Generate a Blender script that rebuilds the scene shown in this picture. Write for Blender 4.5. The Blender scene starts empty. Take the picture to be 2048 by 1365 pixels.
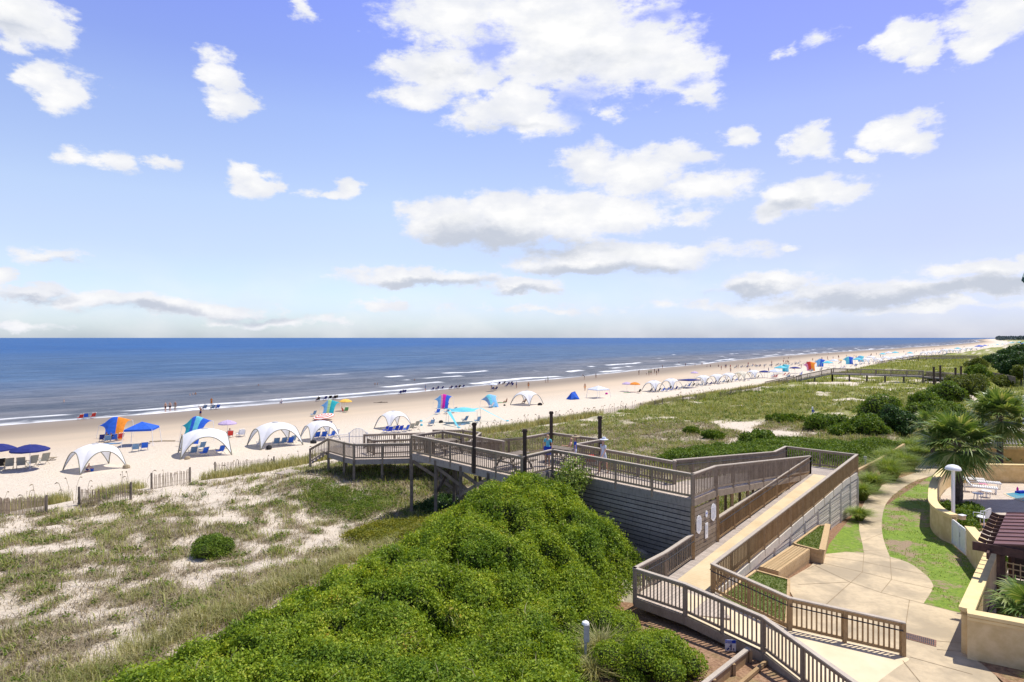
import bpy, bmesh, math, random
import numpy as np
from mathutils import Vector, Matrix, Euler
random.seed(7)
RNG = np.random.default_rng(11)
C = bpy.context.scene.collection
PI = math.pi

# ------------------------------------------------------------------ camera
CAMZ = 10.0
F = 1251.6; CX = 1024.0; HZ = 676.0          # focal length and horizon row, in pixels of the 2048 wide photograph
cam_d = bpy.data.cameras.new("camera"); cam_d.lens = 36 * F / 2048; cam_d.sensor_width = 36
cam_d.clip_start = 0.1; cam_d.clip_end = 200000
cam_d.shift_y = (HZ - 682.5) / 2048
cam = bpy.data.objects.new("camera", cam_d); C.objects.link(cam)
cam.location = (0, 0, CAMZ); cam.rotation_euler = (PI / 2, 0, 0)
bpy.context.scene.camera = cam

# ------------------------------------------------------------------ light, exposure
SUN_EL = 65.0
SUN_DIR = Vector((0.93, 0.37, 0)).normalized() * math.cos(math.radians(SUN_EL)) + Vector((0, 0, math.sin(math.radians(SUN_EL))))
sun_d = bpy.data.lights.new("sun", 'SUN'); sun_d.energy = 3.9; sun_d.angle = math.radians(0.5); sun_d.color = (1.0, 0.955, 0.88)
sun = bpy.data.objects.new("sun", sun_d); C.objects.link(sun)
sun.rotation_euler = SUN_DIR.to_track_quat('Z', 'Y').to_euler()
vs = bpy.context.scene.view_settings
vs.view_transform = 'Standard'; vs.look = 'None'; vs.exposure = 0.45; vs.gamma = 1.0; vs.use_curve_mapping = False

# ------------------------------------------------------------------ node helpers
class NT:
    def __init__(s, tree): s.t = tree; s.n = tree.nodes; s.l = tree.links
    def new(s, ty, **kw):
        n = s.n.new(ty)
        for k, v in kw.items(): setattr(n, k, v)
        return n
    def put(s, sock, v):
        if v is None: return
        if isinstance(v, bpy.types.NodeSocket): s.l.new(v, sock)
        else:
            if isinstance(v, (tuple, list)) and len(v) == 3 and sock.type == 'RGBA': v = (*v, 1)
            sock.default_value = v
    def math(s, op, a, b=None, c=None, clamp=False):
        n = s.new('ShaderNodeMath', operation=op, use_clamp=clamp)
        s.put(n.inputs[0], a); s.put(n.inputs[1], b); s.put(n.inputs[2], c); return n.outputs[0]
    def vmath(s, op, a, b=None, out=0):
        n = s.new('ShaderNodeVectorMath', operation=op)
        s.put(n.inputs[0], a); s.put(n.inputs[1], b); return n.outputs[out]
    def mix(s, f, a, b, blend='MIX'):
        n = s.new('ShaderNodeMix', data_type='RGBA', blend_type=blend)
        s.put(n.inputs[0], f); s.put(n.inputs[6], a); s.put(n.inputs[7], b); return n.outputs[2]
    def noise(s, vec, scale, detail=4, rough=.55, out=0, dist=0.0):
        n = s.new('ShaderNodeTexNoise'); s.put(n.inputs['Vector'], vec); n.inputs['Scale'].default_value = scale
        n.inputs['Detail'].default_value = detail; n.inputs['Roughness'].default_value = rough; n.inputs['Distortion'].default_value = dist
        return n.outputs[out]
    def ramp(s, f, stops, interp='LINEAR'):
        n = s.new('ShaderNodeValToRGB'); n.color_ramp.interpolation = interp; e = n.color_ramp.elements
        while len(e) < len(stops): e.new(0.5)
        for el, (p, c) in zip(e, stops):
            el.position = p; el.color = (*c, 1) if len(c) == 3 else c
        s.put(n.inputs[0], f); return n.outputs[0]
    def sstep(s, x, a, b):
        n = s.new('ShaderNodeMapRange', interpolation_type='SMOOTHSTEP'); s.put(n.inputs[0], x)
        n.inputs[1].default_value = a; n.inputs[2].default_value = b; return n.outputs[0]
    def lmap(s, x, a, b, c=0., d=1.):
        n = s.new('ShaderNodeMapRange'); s.put(n.inputs[0], x)
        for i, v in enumerate((a, b, c, d)): n.inputs[i + 1].default_value = v
        return n.outputs[0]

# ------------------------------------------------------------------ sky and clouds (by direction: azimuth, elevation)
world = bpy.data.worlds.new("World"); bpy.context.scene.world = world; world.use_nodes = True
w = NT(world.node_tree); w.n.clear()
def azel(u, v):
    az = math.atan((u - CX) / F); return az, (HZ - v) / F * math.cos(az)
# u, v, ru, rv, weight
CLOUDS = [(880,140,120,55,1),(960,40,190,75,1),(1130,75,210,105,1.2),(1230,100,160,90,1.1),(1350,130,100,60,1),(1410,180,45,30,.8),(820,185,75,32,.8),(950,160,60,40,.9),
 (1000,228,110,42,1),(1075,250,70,32,.9),(1050,190,60,40,.7),(45,35,110,58,1.1),(110,60,55,40,.9),(30,80,40,30,.7),(85,140,60,36,1),(150,180,65,42,1),(432,155,50,42,.9),(460,195,48,42,.9),
 (160,310,50,18,.7),(230,320,55,22,.8),(315,327,35,18,.8),(510,362,55,28,1),(695,372,40,30,1),(660,385,32,12,.7),(612,378,25,14,.5),(615,10,26,34,.6),
 (900,440,85,52,1.1),(1010,440,120,62,1.2),(1120,430,110,58,1.2),(1240,425,110,42,1.1),(1380,430,45,22,.7),(1270,512,230,34,1.1),(1160,528,140,28,1),(1370,505,100,26,.9),
 (1180,330,70,46,.9),(1290,340,110,50,1),(1400,375,105,36,.9),(1350,320,60,32,.8),(1590,405,75,38,1),(1640,385,75,42,1),(1690,395,40,26,.7),(1540,430,45,22,.8),
 (1612,275,48,36,1),(1650,300,38,16,.7),(1800,262,62,36,1),(1835,285,40,24,.8),(1735,310,26,14,.8),(1452,268,36,22,.8),(1812,72,62,36,.9),(1840,105,36,34,.8),(1975,35,90,60,.8),(1960,90,60,40,.8),
 (2040,20,60,50,.8),(1225,225,28,20,.55),(1630,80,45,18,.45),(1570,105,25,10,.4),(850,560,165,21,.9),(1050,575,105,17,.8),(770,606,62,16,.6),(95,515,62,16,.6),(10,548,28,24,.9),(80,580,95,18,.8),
 (220,598,130,22,.75),(400,615,190,20,.7),(560,640,180,14,.5),(40,640,90,14,.5),(1540,570,130,22,.8),(1720,588,240,26,.75),(1500,612,300,16,.5),(1990,575,110,26,.9),(1960,545,150,22,.8),(1900,615,220,12,.5),
 (1080,615,180,10,.4),(2045,520,50,22,.8),(1570,495,30,8,.4)]
GREYS = [(960,485,170,34,1),(1080,495,130,28,.8),(900,470,80,30,.6),(1200,545,190,18,1),(1300,545,130,16,.8),(850,572,150,12,.9),(1040,584,90,9,.7),(1580,425,85,18,.6),(1500,585,120,16,.9),(1750,600,250,18,1),
 (2000,575,100,26,1.1),(1930,585,100,18,.9),(300,620,170,13,.8),(520,632,150,12,.7),(90,592,90,10,.7),(30,60,80,22,.5),(880,150,90,25,.35),(1150,130,180,22,.3),(1020,262,90,10,.35),(130,525,60,8,.5)]
tc = w.new('ShaderNodeTexCoord'); dirv = w.vmath('NORMALIZE', tc.outputs['Generated'])
sep = w.new('ShaderNodeSeparateXYZ'); w.put(sep.inputs[0], dirv)
az = w.math('ARCTAN2', sep.outputs[0], sep.outputs[1])
hor = w.math('SQRT', w.math('SUBTRACT', 1.0, w.math('MULTIPLY', sep.outputs[2], sep.outputs[2])))
el = w.math('DIVIDE', sep.outputs[2], w.math('MAXIMUM', hor, .001))
comb = w.new('ShaderNodeCombineXYZ'); w.put(comb.inputs[0], az); w.put(comb.inputs[1], el)
base = comb.outputs[0]
stretch = w.vmath('MULTIPLY', base, (1.0, 1.7, 1.0))
n1 = w.noise(stretch, 7.0, 9, .62, out=1)
warp = w.vmath('MULTIPLY', w.vmath('SUBTRACT', n1, (.5, .5, .5)), (.16, .07, 0))
wb = w.vmath('ADD', base, warp)
def blobs(lst, vec):
    acc = None
    for (u, v, ru, rv, wt) in lst:
        a, e = azel(u, v); c = math.cos(a)
        k = w.vmath('MULTIPLY', w.vmath('SUBTRACT', vec, (a, e, 0)), (F / ru / 1.13 / max(c * c, .6), F / rv / 1.13 / c, 0))
        ln = w.vmath('LENGTH', k, out=1)
        d = w.math('MULTIPLY', w.math('SUBTRACT', 1.0, ln), wt)
        acc = d if acc is None else w.math('SMOOTH_MAX', acc, d, .12)
    return acc
bl = blobs(CLOUDS, wb)
nf = w.noise(stretch, 24.0, 10, .66)
nb = w.noise(stretch, 9.0, 5, .5)
dens = w.math('ADD', w.math('ADD', bl, w.math('MULTIPLY', w.math('SUBTRACT', nf, .5), 1.25)), w.math('MULTIPLY', w.math('SUBTRACT', nb, .5), .9))
HOLES = [(968, 92, 44, 50, 1), (1300, 36, 46, 16, .9), (1150, 208, 44, 44, .9), (1380, 160, 40, 14, .8)]
mask = w.sstep(dens, -.05, .40); mask = w.math('MULTIPLY', mask, w.math('SUBTRACT', 1.0, w.math('MULTIPLY', w.sstep(w.math('ADD', blobs(HOLES, wb), w.math('MULTIPLY', w.math('SUBTRACT', nf, .5), 2.2)), -.25, .75), .85)))
lowveil = w.math('MULTIPLY', w.sstep(el, .16, .0), .45)
mask = w.math('MAXIMUM', mask, w.math('MULTIPLY', lowveil, w.sstep(nb, .3, .7)))
gr = w.math('ADD', blobs(GREYS, wb), w.math('MULTIPLY', w.math('SUBTRACT', nf, .5), .8))
grm = w.sstep(gr, -.05, .7)
sky = w.new('ShaderNodeTexSky', sky_type='NISHITA', sun_disc=False)
sky.sun_elevation = math.radians(SUN_EL); sky.sun_rotation = math.atan2(SUN_DIR.x, SUN_DIR.y)
sky.air_density = 1.0; sky.dust_density = 0.6; sky.ozone_density = 1.0
tint = w.ramp(w.lmap(el, 0, 1.24), [(0, (.47, .56, .80)), (.017, (.50, .585, .79)), (.049, (.60, .62, .80)), (.1, (.70, .635, .69)), (.13, (.78, .68, .71)), (.165, (.845, .735, .739)), (.275, (.83, .735, .834)), (.34, (.734, .654, .875)), (.425, (.715, .624, .96)), (.52, (.68, .60, .90)), (.75, (.50, .48, .50)), (1, (.42, .42, .40))])
skyc = w.mix(1.0, sky.outputs[0], tint, 'MULTIPLY')
bright = w.sstep(w.noise(stretch, 14.0, 6, .55), .3, .75)
ccol = w.mix(w.sstep(dens, .2, 1.1), w.mix(bright, (5.9, 6.1, 6.7), (7.1, 7.1, 7.2)), w.mix(bright, (6.5, 6.6, 6.8), (8.1, 8.0, 7.8)))
ccol = w.mix(w.math('MULTIPLY', grm, .92), ccol, (4.1, 4.45, 5.2))
skyc = w.vmath('MULTIPLY', skyc, (1.86, 1.86, 1.86)); skyc = w.mix(1.0, skyc, w.mix(w.lmap(az, -.2, .6), (1, 1, 1), (.79, .75, .87)), 'MULTIPLY'); allc = w.mix(mask, skyc, ccol)
bg = w.new('ShaderNodeBackground'); w.put(bg.inputs[0], allc); bg.inputs[1].default_value = 0.1
wo = w.new('ShaderNodeOutputWorld'); w.l.new(bg.outputs[0], wo.inputs[0])
world.cycles.sampling_method = 'MANUAL'; world.cycles.sample_map_resolution = 512

# ------------------------------------------------------------------ object helpers
def meta(o, label=None, cat=None, group=None, kind=None):
    if label: o['label'] = label
    if cat: o['category'] = cat
    if group: o['group'] = group
    if kind: o['kind'] = kind
    return o
def thing(name, label, cat, loc=(0, 0, 0), rz=0.0, group=None):
    o = bpy.data.objects.new(name, None); C.objects.link(o); o.location = loc; o.rotation_euler = (0, 0, rz)
    o.empty_display_size = .2
    return meta(o, label, cat, group)
def link(name, me, parent=None, loc=(0, 0, 0), rz=0.0):
    o = bpy.data.objects.new(name, me); C.objects.link(o); o.location = loc; o.rotation_euler = (0, 0, rz)
    if parent: o.parent = parent
    return o
KIDS = {}
def copy_tree(o, loc=None, rz=None, label=None, group=None, scale=None, cat=None):
    r = o.copy(); C.objects.link(r)
    if loc is not None: r.location = loc
    if rz is not None: r.rotation_euler = (0, 0, rz)
    if scale is not None: r.scale = (scale,) * 3 if not isinstance(scale, tuple) else scale
    if label: r['label'] = label
    if group: r['group'] = group
    if cat: r['category'] = cat
    for ch in o.children:
        c = ch.copy(); C.objects.link(c); c.parent = r
        for g in ch.children:
            q = g.copy(); C.objects.link(q); q.parent = c
    return r
class MB:
    """collects shapes into one mesh"""
    def __init__(s): s.v = []; s.f = []; s.m = []; s.mi = 0
    def add(s, vs, fs):
        b = len(s.v); s.v += [tuple(q) for q in vs]; s.f += [tuple(i + b for i in f) for f in fs]; s.m += [s.mi] * len(fs); return s
    def box(s, c, size, rz=0.0, tilt=None):
        M = Matrix.Rotation(rz, 3, 'Z')
        if tilt is not None: M = M @ tilt
        hx, hy, hz = size[0] / 2, size[1] / 2, size[2] / 2; c = Vector(c)
        vs = [c + M @ Vector((x * hx, y * hy, z * hz)) for z in (-1, 1) for y in (-1, 1) for x in (-1, 1)]
        return s.add(vs, [(0, 2, 3, 1), (4, 5, 7, 6), (0, 1, 5, 4), (2, 6, 7, 3), (0, 4, 6, 2), (1, 3, 7, 5)])
    def beam(s, a, b, w_, h):
        """bar from a to b, w_ wide (horizontal), h high"""
        a = Vector(a); b = Vector(b); d = b - a
        if d.length < 1e-6: return s
        side = Vector((-d.y, d.x, 0))
        side = side.normalized() if side.length > 1e-5 else Vector((1, 0, 0))
        up = d.normalized().cross(side) * -1
        up = side.cross(d.normalized()) * -1
        up = d.normalized().cross(side)
        sw = side * w_ / 2; uh = up * h / 2
        vs = [a - sw - uh, a + sw - uh, a + sw + uh, a - sw + uh, b - sw - uh, b + sw - uh, b + sw + uh, b - sw + uh]
        return s.add(vs, [(0, 1, 2, 3), (4, 7, 6, 5), (0, 4, 5, 1), (1, 5, 6, 2), (2, 6, 7, 3), (3, 7, 4, 0)])
    def tube(s, pts, r, n=6, close=True):
        pts = [Vector(p) for p in pts]; rs = r if isinstance(r, (list, tuple)) else [r] * len(pts)
        rings = []
        for i, p in enumerate(pts):
            d = (pts[min(i + 1, len(pts) - 1)] - pts[max(i - 1, 0)]).normalized()
            ref = Vector((0, 0, 1)) if abs(d.z) < .95 else Vector((1, 0, 0))
            u = d.cross(ref).normalized(); v = d.cross(u)
            rings.append([p + (u * math.cos(2 * PI * k / n) + v * math.sin(2 * PI * k / n)) * rs[i] for k in range(n)])
        vs = [q for r_ in rings for q in r_]; fs = []
        for i in range(len(pts) - 1):
            for k in range(n): fs.append((i * n + k, i * n + (k + 1) % n, (i + 1) * n + (k + 1) % n, (i + 1) * n + k))
        if close: fs += [tuple(range(n - 1, -1, -1)), tuple((len(pts) - 1) * n + k for k in range(n))]
        return s.add(vs, fs)
    def lathe(s, prof, n=12, c=(0, 0, 0)):
        vs = [(c[0] + r * math.cos(2 * PI * k / n), c[1] + r * math.sin(2 * PI * k / n), c[2] + z) for r, z in prof for k in range(n)]
        fs = [(i * n + k, i * n + (k + 1) % n, (i + 1) * n + (k + 1) % n, (i + 1) * n + k) for i in range(len(prof) - 1) for k in range(n)]
        return s.add(vs, fs)
    def grid(s, fn, nu, nv):
        vs = [fn(i / nu, j / nv) for j in range(nv + 1) for i in range(nu + 1)]
        fs = [(j * (nu + 1) + i, j * (nu + 1) + i + 1, (j + 1) * (nu + 1) + i + 1, (j + 1) * (nu + 1) + i) for j in range(nv) for i in range(nu)]
        return s.add(vs, fs)
    def prism(s, poly, z0, z1):
        """poly: list of (x, y) or (x, y, z); z0 and z1 are added to the z when given"""
        n = len(poly); zz = [p[2] if len(p) > 2 else 0 for p in poly]
        top = [(p[0], p[1], z + z1) for p, z in zip(poly, zz)]; bot = [(p[0], p[1], z + z0) for p, z in zip(poly, zz)]
        return s.add(bot + top, [tuple(range(n - 1, -1, -1)), tuple(range(n, 2 * n))] + [(i, (i + 1) % n, n + (i + 1) % n, n + i) for i in range(n)])
    def mesh(s, name, mats, smooth=False):
        me = bpy.data.meshes.new(name); me.from_pydata(s.v, [], s.f)
        for m in (mats if isinstance(mats, (list, tuple)) else [mats]): me.materials.append(m)
        if any(s.m): me.polygons.foreach_set('material_index', s.m)
        if smooth: me.polygons.foreach_set('use_smooth', [True] * len(s.f))
        me.validate(); me.update(); return me
    def build(s, name, mats, parent=None, smooth=False, loc=(0, 0, 0), rz=0.0):
        return link(name, s.mesh(name, mats, smooth), parent, loc, rz)
def np_mesh(name, V, loops, starts, totals, mats, midx=None, smooth=False):
    me = bpy.data.meshes.new(name); V = np.ascontiguousarray(V, dtype=np.float32)
    me.vertices.add(len(V)); me.vertices.foreach_set('co', V.ravel())
    me.loops.add(len(loops)); me.loops.foreach_set('vertex_index', np.ascontiguousarray(loops, dtype=np.int32))
    me.polygons.add(len(starts)); me.polygons.foreach_set('loop_start', np.ascontiguousarray(starts, dtype=np.int32))
    me.polygons.foreach_set('loop_total', np.ascontiguousarray(totals, dtype=np.int32))
    for m in (mats if isinstance(mats, (list, tuple)) else [mats]): me.materials.append(m)
    if midx is not None: me.polygons.foreach_set('material_index', np.ascontiguousarray(midx, dtype=np.int32))
    if smooth: me.polygons.foreach_set('use_smooth', np.ones(len(starts), dtype=bool))
    me.update(calc_edges=True); return me
def grid_mesh(name, X, Y, Z, mats, smooth=True):
    r, c = X.shape; V = np.stack([X, Y, Z], -1).reshape(-1, 3)
    i = (np.arange(r - 1)[:, None] * c + np.arange(c - 1)[None, :]).ravel()
    L = np.stack([i, i + 1, i + c + 1, i + c], -1)
    n = len(L); return np_mesh(name, V, L.ravel(), np.arange(n) * 4, np.full(n, 4), mats, None, smooth)
def unit(v): return v / np.maximum(np.linalg.norm(v, axis=1, keepdims=True), 1e-9)
def leaf_arrays(P, N, L, W, tilt=.6):
    n = len(P); d = unit(RNG.normal(size=(n, 3)) + 0.0); d = d - (d * N).sum(1, keepdims=True) * N * (1 - tilt * .6); d = unit(d)
    s_ = unit(np.cross(d, N + RNG.normal(size=(n, 3)) * .5)); L = L[:, None]; W = W[:, None]
    return np.stack([P, P + d * L * .5 + s_ * W * .5, P + d * L, P + d * L * .5 - s_ * W * .5], 1).reshape(-1, 3)
def quads_mesh(name, V, mats, extra=None):
    n = len(V) // 4; return np_mesh(name, V, np.arange(4 * n), np.arange(n) * 4, np.full(n, 4), mats)
def blades_arrays(P, L, W, lean=.5, up=1.0, curve=.35):
    n = len(P); a = RNG.uniform(0, 2 * PI, n); h = np.stack([np.cos(a), np.sin(a), np.zeros(n)], 1)
    side = np.stack([-np.sin(a), np.cos(a), np.zeros(n)], 1) * (W[:, None] / 2); ln = (RNG.uniform(.1, 1, n) * lean)[:, None]
    L = L[:, None]; z = np.array([[0, 0, 1.]]) * up
    m = P + (z * .6 + h * ln * .45) * L; t = P + (z * (1 - .35 * ln) + h * ln * (1 + curve)) * L
    return np.stack([P - side, P + side, m + side * .8, m - side * .8, t], 1).reshape(-1, 3)
def blades_mesh(name, V, mats):
    n = len(V) // 5; b = (np.arange(n) * 5)[:, None]
    loops = (b + np.array([0, 1, 2, 3, 3, 2, 4])).ravel()
    st_ = (np.arange(n) * 7)[:, None] + np.array([0, 4]); tt = np.tile([4, 3], n)
    return np_mesh(name, V, loops, st_.ravel(), tt, mats)

# ------------------------------------------------------------------ noise and terrain
def _h(ix, iy, seed):
    v = (ix.astype(np.int64) * 374761393 + iy.astype(np.int64) * 668265263 + seed * 982451653) & 0x7fffffff
    v = ((v ^ (v >> 13)) * 1274126177) & 0x7fffffff
    return ((v ^ (v >> 16)) & 0xffff) / 65535.0
def vnoise(x, y, seed=0):
    x = np.asarray(x, float); y = np.asarray(y, float); ix = np.floor(x); iy = np.floor(y); fx = x - ix; fy = y - iy
    fx = fx * fx * (3 - 2 * fx); fy = fy * fy * (3 - 2 * fy)
    a = _h(ix, iy, seed); b = _h(ix + 1, iy, seed); c = _h(ix, iy + 1, seed); d = _h(ix + 1, iy + 1, seed)
    return (a + (b - a) * fx) * (1 - fy) + (c + (d - c) * fx) * fy
def fbm(x, y, seed=0, o=4):
    s_ = 0; a = .5; k = 1.0; tot = 0
    for i in range(o): s_ = s_ + a * vnoise(x * k + 17.3 * i, y * k - 9.1 * i, seed + i); tot += a; a *= .5; k *= 2.03
    return s_ / tot
def sm(x, a, b):
    t = np.clip((np.asarray(x, float) - a) / (b - a), 0, 1); return t * t * (3 - 2 * t)
DX, DY = .67, .742        # along the coast
def S_(x, y): return DX * x + DY * y
def T_(x, y): return -DY * x + DX * y
def W2(s_, t): return (DX * s_ - DY * t) / (DX * DX + DY * DY), (DY * s_ + DX * t) / (DX * DX + DY * DY)
def tdune(s_): return np.interp(s_, [-200, 30, 150, 400, 1000, 2000, 4400, 9000], [56, 56, 56, 67, 74, 120, 330, 700]) + 1.6 * (fbm(s_ / 14, s_ * 0, 3, 2) - .5)
def tshore(s_): return np.interp(s_, [-400, 20, 103, 218, 500, 1515, 2600, 4400, 9000], [130, 128, 126, 137, 171, 188, 240, 425, 800]) + 5 * (fbm(s_ / 45, s_ * 0 + 5, 8, 3) - .5)
O1 = np.array([4.51, 22.97]); DV = np.array([.672, .741]); EV = np.array([.741, -.672])
def Rk(k, p): q = O1 + DV * k + EV * p; return float(q[0]), float(q[1])
def kp(x, y): return (x - O1[0]) * DV[0] + (y - O1[1]) * DV[1], (x - O1[0]) * EV[0] + (y - O1[1]) * EV[1]
def G0(y): return -.033 * (np.asarray(y, float) - 20)
SEA = -4.0
def height(x, y):
    x = np.asarray(x, float); y = np.asarray(y, float); s_ = S_(x, y); t = T_(x, y); td = tdune(s_); ts = tshore(s_)
    f = (t - td) / (ts - td)
    beach = np.interp(f, [0, .15, .6, 1, 1.5, 12], [-2.35, -2.8, -3.3, SEA, -5.0, -40]) + .05 * (fbm(x / 1.2, y / 1.2, 21, 3) - .5) * (f < .62) + .10 * (fbm(x / 5, y / 5, 22, 2) - .5) * (f < .6)
    q = t - td
    dune = np.interp(q, [-300, -60, -44, -36, -26, -16, -8, -3, 0], [.3, -.2, -.1, 0, -.2, -.55, -.75, -1.7, -2.35])
    amp = sm(-q, 0, 7)
    far = sm(s_, 60, 110)
    dune = dune + amp * ((.8 + .9 * far) * (fbm(x / 9, y / 9, 31, 3) - .5) + .35 * (fbm(x / 2.2, y / 2.2, 35, 3) - .5) + far * .5) + sm(s_, 150, 400) * amp * (1.2 * (fbm(x / 30, y / 30, 39, 3) - .3))
    dune = dune + 2.3 * np.exp(-(((x - .5) / 4.5) ** 2 + ((y - 29.6) / 4.6) ** 2)) + 1.0 * np.exp(-(((x + 1) / 6) ** 2 + ((y - 20) / 7) ** 2)) + 1.0 * np.exp(-(((x + 11) / 7) ** 2 + ((y - 45) / 4) ** 2))
    z = np.where(q > 0, beach, dune)
    k, p = kp(x, y)
    flat = np.maximum(G0(y), -1.1) - .03
    far2 = -1.1 + 2.6 * sm(s_, 90, 260) * fbm(x / 25, y / 25, 51, 3)
    land = flat * (1 - sm(y, 52, 75)) + far2 * sm(y, 52, 75)
    lo = -2.6 - 3.6 * sm(25 - y, 0, 4); u = np.clip((p - lo) / (-.2 - lo), 0, 1); u = u * u * (3 - 2 * u)
    return z * (1 - u) + land * u
_Yr = 5 * 1.0035 ** np.arange(2300)
def at(u, v, zoff=0.0):
    """point of the ground seen at a place of the photograph"""
    a = (u - CX) / F; b = (v - HZ) / F; z = CAMZ - b * _Yr; h = height(a * _Yr, _Yr) + zoff
    idx = np.nonzero(z < h)[0]
    i = int(idx[0]) if len(idx) else len(_Yr) - 1
    if i > 0:
        d0 = z[i - 1] - h[i - 1]; d1 = z[i] - h[i]; f = d0 / (d0 - d1) if d0 != d1 else 0; Y = _Yr[i - 1] + f * (_Yr[i] - _Yr[i - 1])
    else: Y = _Yr[0]
    return Vector((a * Y, Y, float(height(a * Y, Y))))
def atz(u, v, z):
    Y = F * (CAMZ - z) / (v - HZ); return Vector(((u - CX) / F * Y, Y, z))
def onplane(u, v, up=0.0):
    """point on the sloping plane of the pool garden"""
    z = 0.0
    for _ in range(30):
        P = atz(u, v, z + up); z = float(G0(P.y))
    return Vector((P.x, P.y, z))
def hz(x, y): return float(height(x, y))
# ------------------------------------------------------------------ materials
def new_mat(name):
    m = bpy.data.materials.new(name); m.use_nodes = True; t = NT(m.node_tree); t.n.clear()
    o = t.new('ShaderNodeOutputMaterial'); b = t.new('ShaderNodeBsdfPrincipled'); t.l.new(b.outputs[0], o.inputs[0]); return m, t, b, o
def bump(t, b, h, strength=.3, dist=.02):
    n = t.new('ShaderNodeBump'); n.inputs['Strength'].default_value = strength; n.inputs['Distance'].default_value = dist
    t.put(n.inputs['Height'], h); t.l.new(n.outputs[0], b.inputs['Normal'])
def mat(name, col, rough=.7, var=.15, scale=6.0, col2=None, metal=0.0, bmp=.0, trans=0.0, stretch=None, spec=.3):
    m, t, b, o = new_mat(name); tc = t.new('ShaderNodeTexCoord'); v = tc.outputs['Object']
    if stretch: v = t.vmath('MULTIPLY', v, stretch)
    n = t.noise(v, scale, 5, .6)
    c2 = col2 if col2 else tuple(min(1, c * (1 + var * 1.5)) for c in col); c1 = tuple(c * (1 - var) for c in col)
    cc = t.mix(t.sstep(n, .3, .7), c1, c2); t.put(b.inputs['Base Color'], cc); b.inputs['Roughness'].default_value = rough
    b.inputs['Metallic'].default_value = metal; b.inputs['Specular IOR Level'].default_value = spec
    if bmp: bump(t, b, t.noise(v, scale * 5, 4), bmp)
    if trans:
        tr = t.new('ShaderNodeBsdfTranslucent'); t.put(tr.inputs[0], cc); mx = t.new('ShaderNodeMixShader'); mx.inputs[0].default_value = trans
        t.l.new(b.outputs[0], mx.inputs[1]); t.l.new(tr.outputs[0], mx.inputs[2]); t.l.new(mx.outputs[0], o.inputs[0])
    return m
def leaf_mat(name, stops, trans=.35, patch=.0, rough=.55, mixed=False):
    m, t, b, o = new_mat(name); g = t.new('ShaderNodeNewGeometry'); tc = t.new('ShaderNodeTexCoord')
    r = g.outputs['Random Per Island']
    n = t.noise(tc.outputs['Object'], .8, 5, .65)
    f = t.math('ADD', t.math('MULTIPLY', r, 1 - patch), t.math('MULTIPLY', t.lmap(n, .3, .7), patch), clamp=True)
    cc = t.ramp(f, stops)
    if mixed:
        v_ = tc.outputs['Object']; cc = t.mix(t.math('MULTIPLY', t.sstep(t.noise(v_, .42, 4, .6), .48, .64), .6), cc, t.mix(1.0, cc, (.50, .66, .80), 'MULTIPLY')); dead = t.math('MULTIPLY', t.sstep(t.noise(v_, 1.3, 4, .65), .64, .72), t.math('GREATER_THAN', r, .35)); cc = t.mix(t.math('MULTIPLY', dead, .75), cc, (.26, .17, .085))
    t.put(b.inputs['Base Color'], cc); b.inputs['Roughness'].default_value = rough; b.inputs['Specular IOR Level'].default_value = .25
    tr = t.new('ShaderNodeBsdfTranslucent'); t.put(tr.inputs[0], t.mix(1.0, cc, (1.25, 1.15, .5), 'MULTIPLY')); mx = t.new('ShaderNodeMixShader'); mx.inputs[0].default_value = trans
    t.l.new(b.outputs[0], mx.inputs[1]); t.l.new(tr.outputs[0], mx.inputs[2]); t.l.new(mx.outputs[0], o.inputs[0]); return m
def plank_mat(name, col, ang, width, gap=.07, var=.25, rough=.75, col2=None, off=0.0):
    """boards running along ang (radians), each width wide, gaps between"""
    m, t, b, o = new_mat(name); tc = t.new('ShaderNodeTexCoord'); mp = t.new('ShaderNodeMapping'); mp.inputs['Rotation'].default_value = (0, 0, -ang)
    t.l.new(tc.outputs['Object'], mp.inputs[0]); sp = t.new('ShaderNodeSeparateXYZ'); t.l.new(mp.outputs[0], sp.inputs[0])
    q = t.math('DIVIDE', t.math('ADD', sp.outputs[1], off + 200), width); fr = t.math('FRACT', q); fl = t.math('FLOOR', q)
    wn = t.new('ShaderNodeTexWhiteNoise', noise_dimensions='1D'); t.put(wn.inputs['W'], fl)
    st_ = t.noise(t.vmath('MULTIPLY', mp.outputs[0], (1.2, 14, 4)), 2.0, 5, .6)
    c1 = tuple(c * (1 - var) for c in col); c2 = col2 or tuple(min(1, c * (1 + var)) for c in col)
    cc = t.mix(t.math('ADD', t.math('MULTIPLY', wn.outputs[0], .55), t.math('MULTIPLY', t.lmap(st_, .3, .7), .45)), c1, c2)
    blot = t.noise(tc.outputs['Object'], .9, 4, .6); cc = t.mix(t.math('MULTIPLY', t.sstep(blot, .45, .75), .3), cc, tuple(c * .6 for c in col))
    gp = t.math('LESS_THAN', fr, gap); cc = t.mix(gp, cc, tuple(c * .18 for c in col)); t.put(b.inputs['Base Color'], cc)
    b.inputs['Roughness'].default_value = rough; b.inputs['Specular IOR Level'].default_value = .2
    bump(t, b, t.math('SUBTRACT', st_, gp), .35, .01); return m
A1 = math.atan2(.741, .672)      # the long ramp's direction
GREYW = (.30, .255, .21); TANW = (.42, .29, .15)
M = {}
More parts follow.
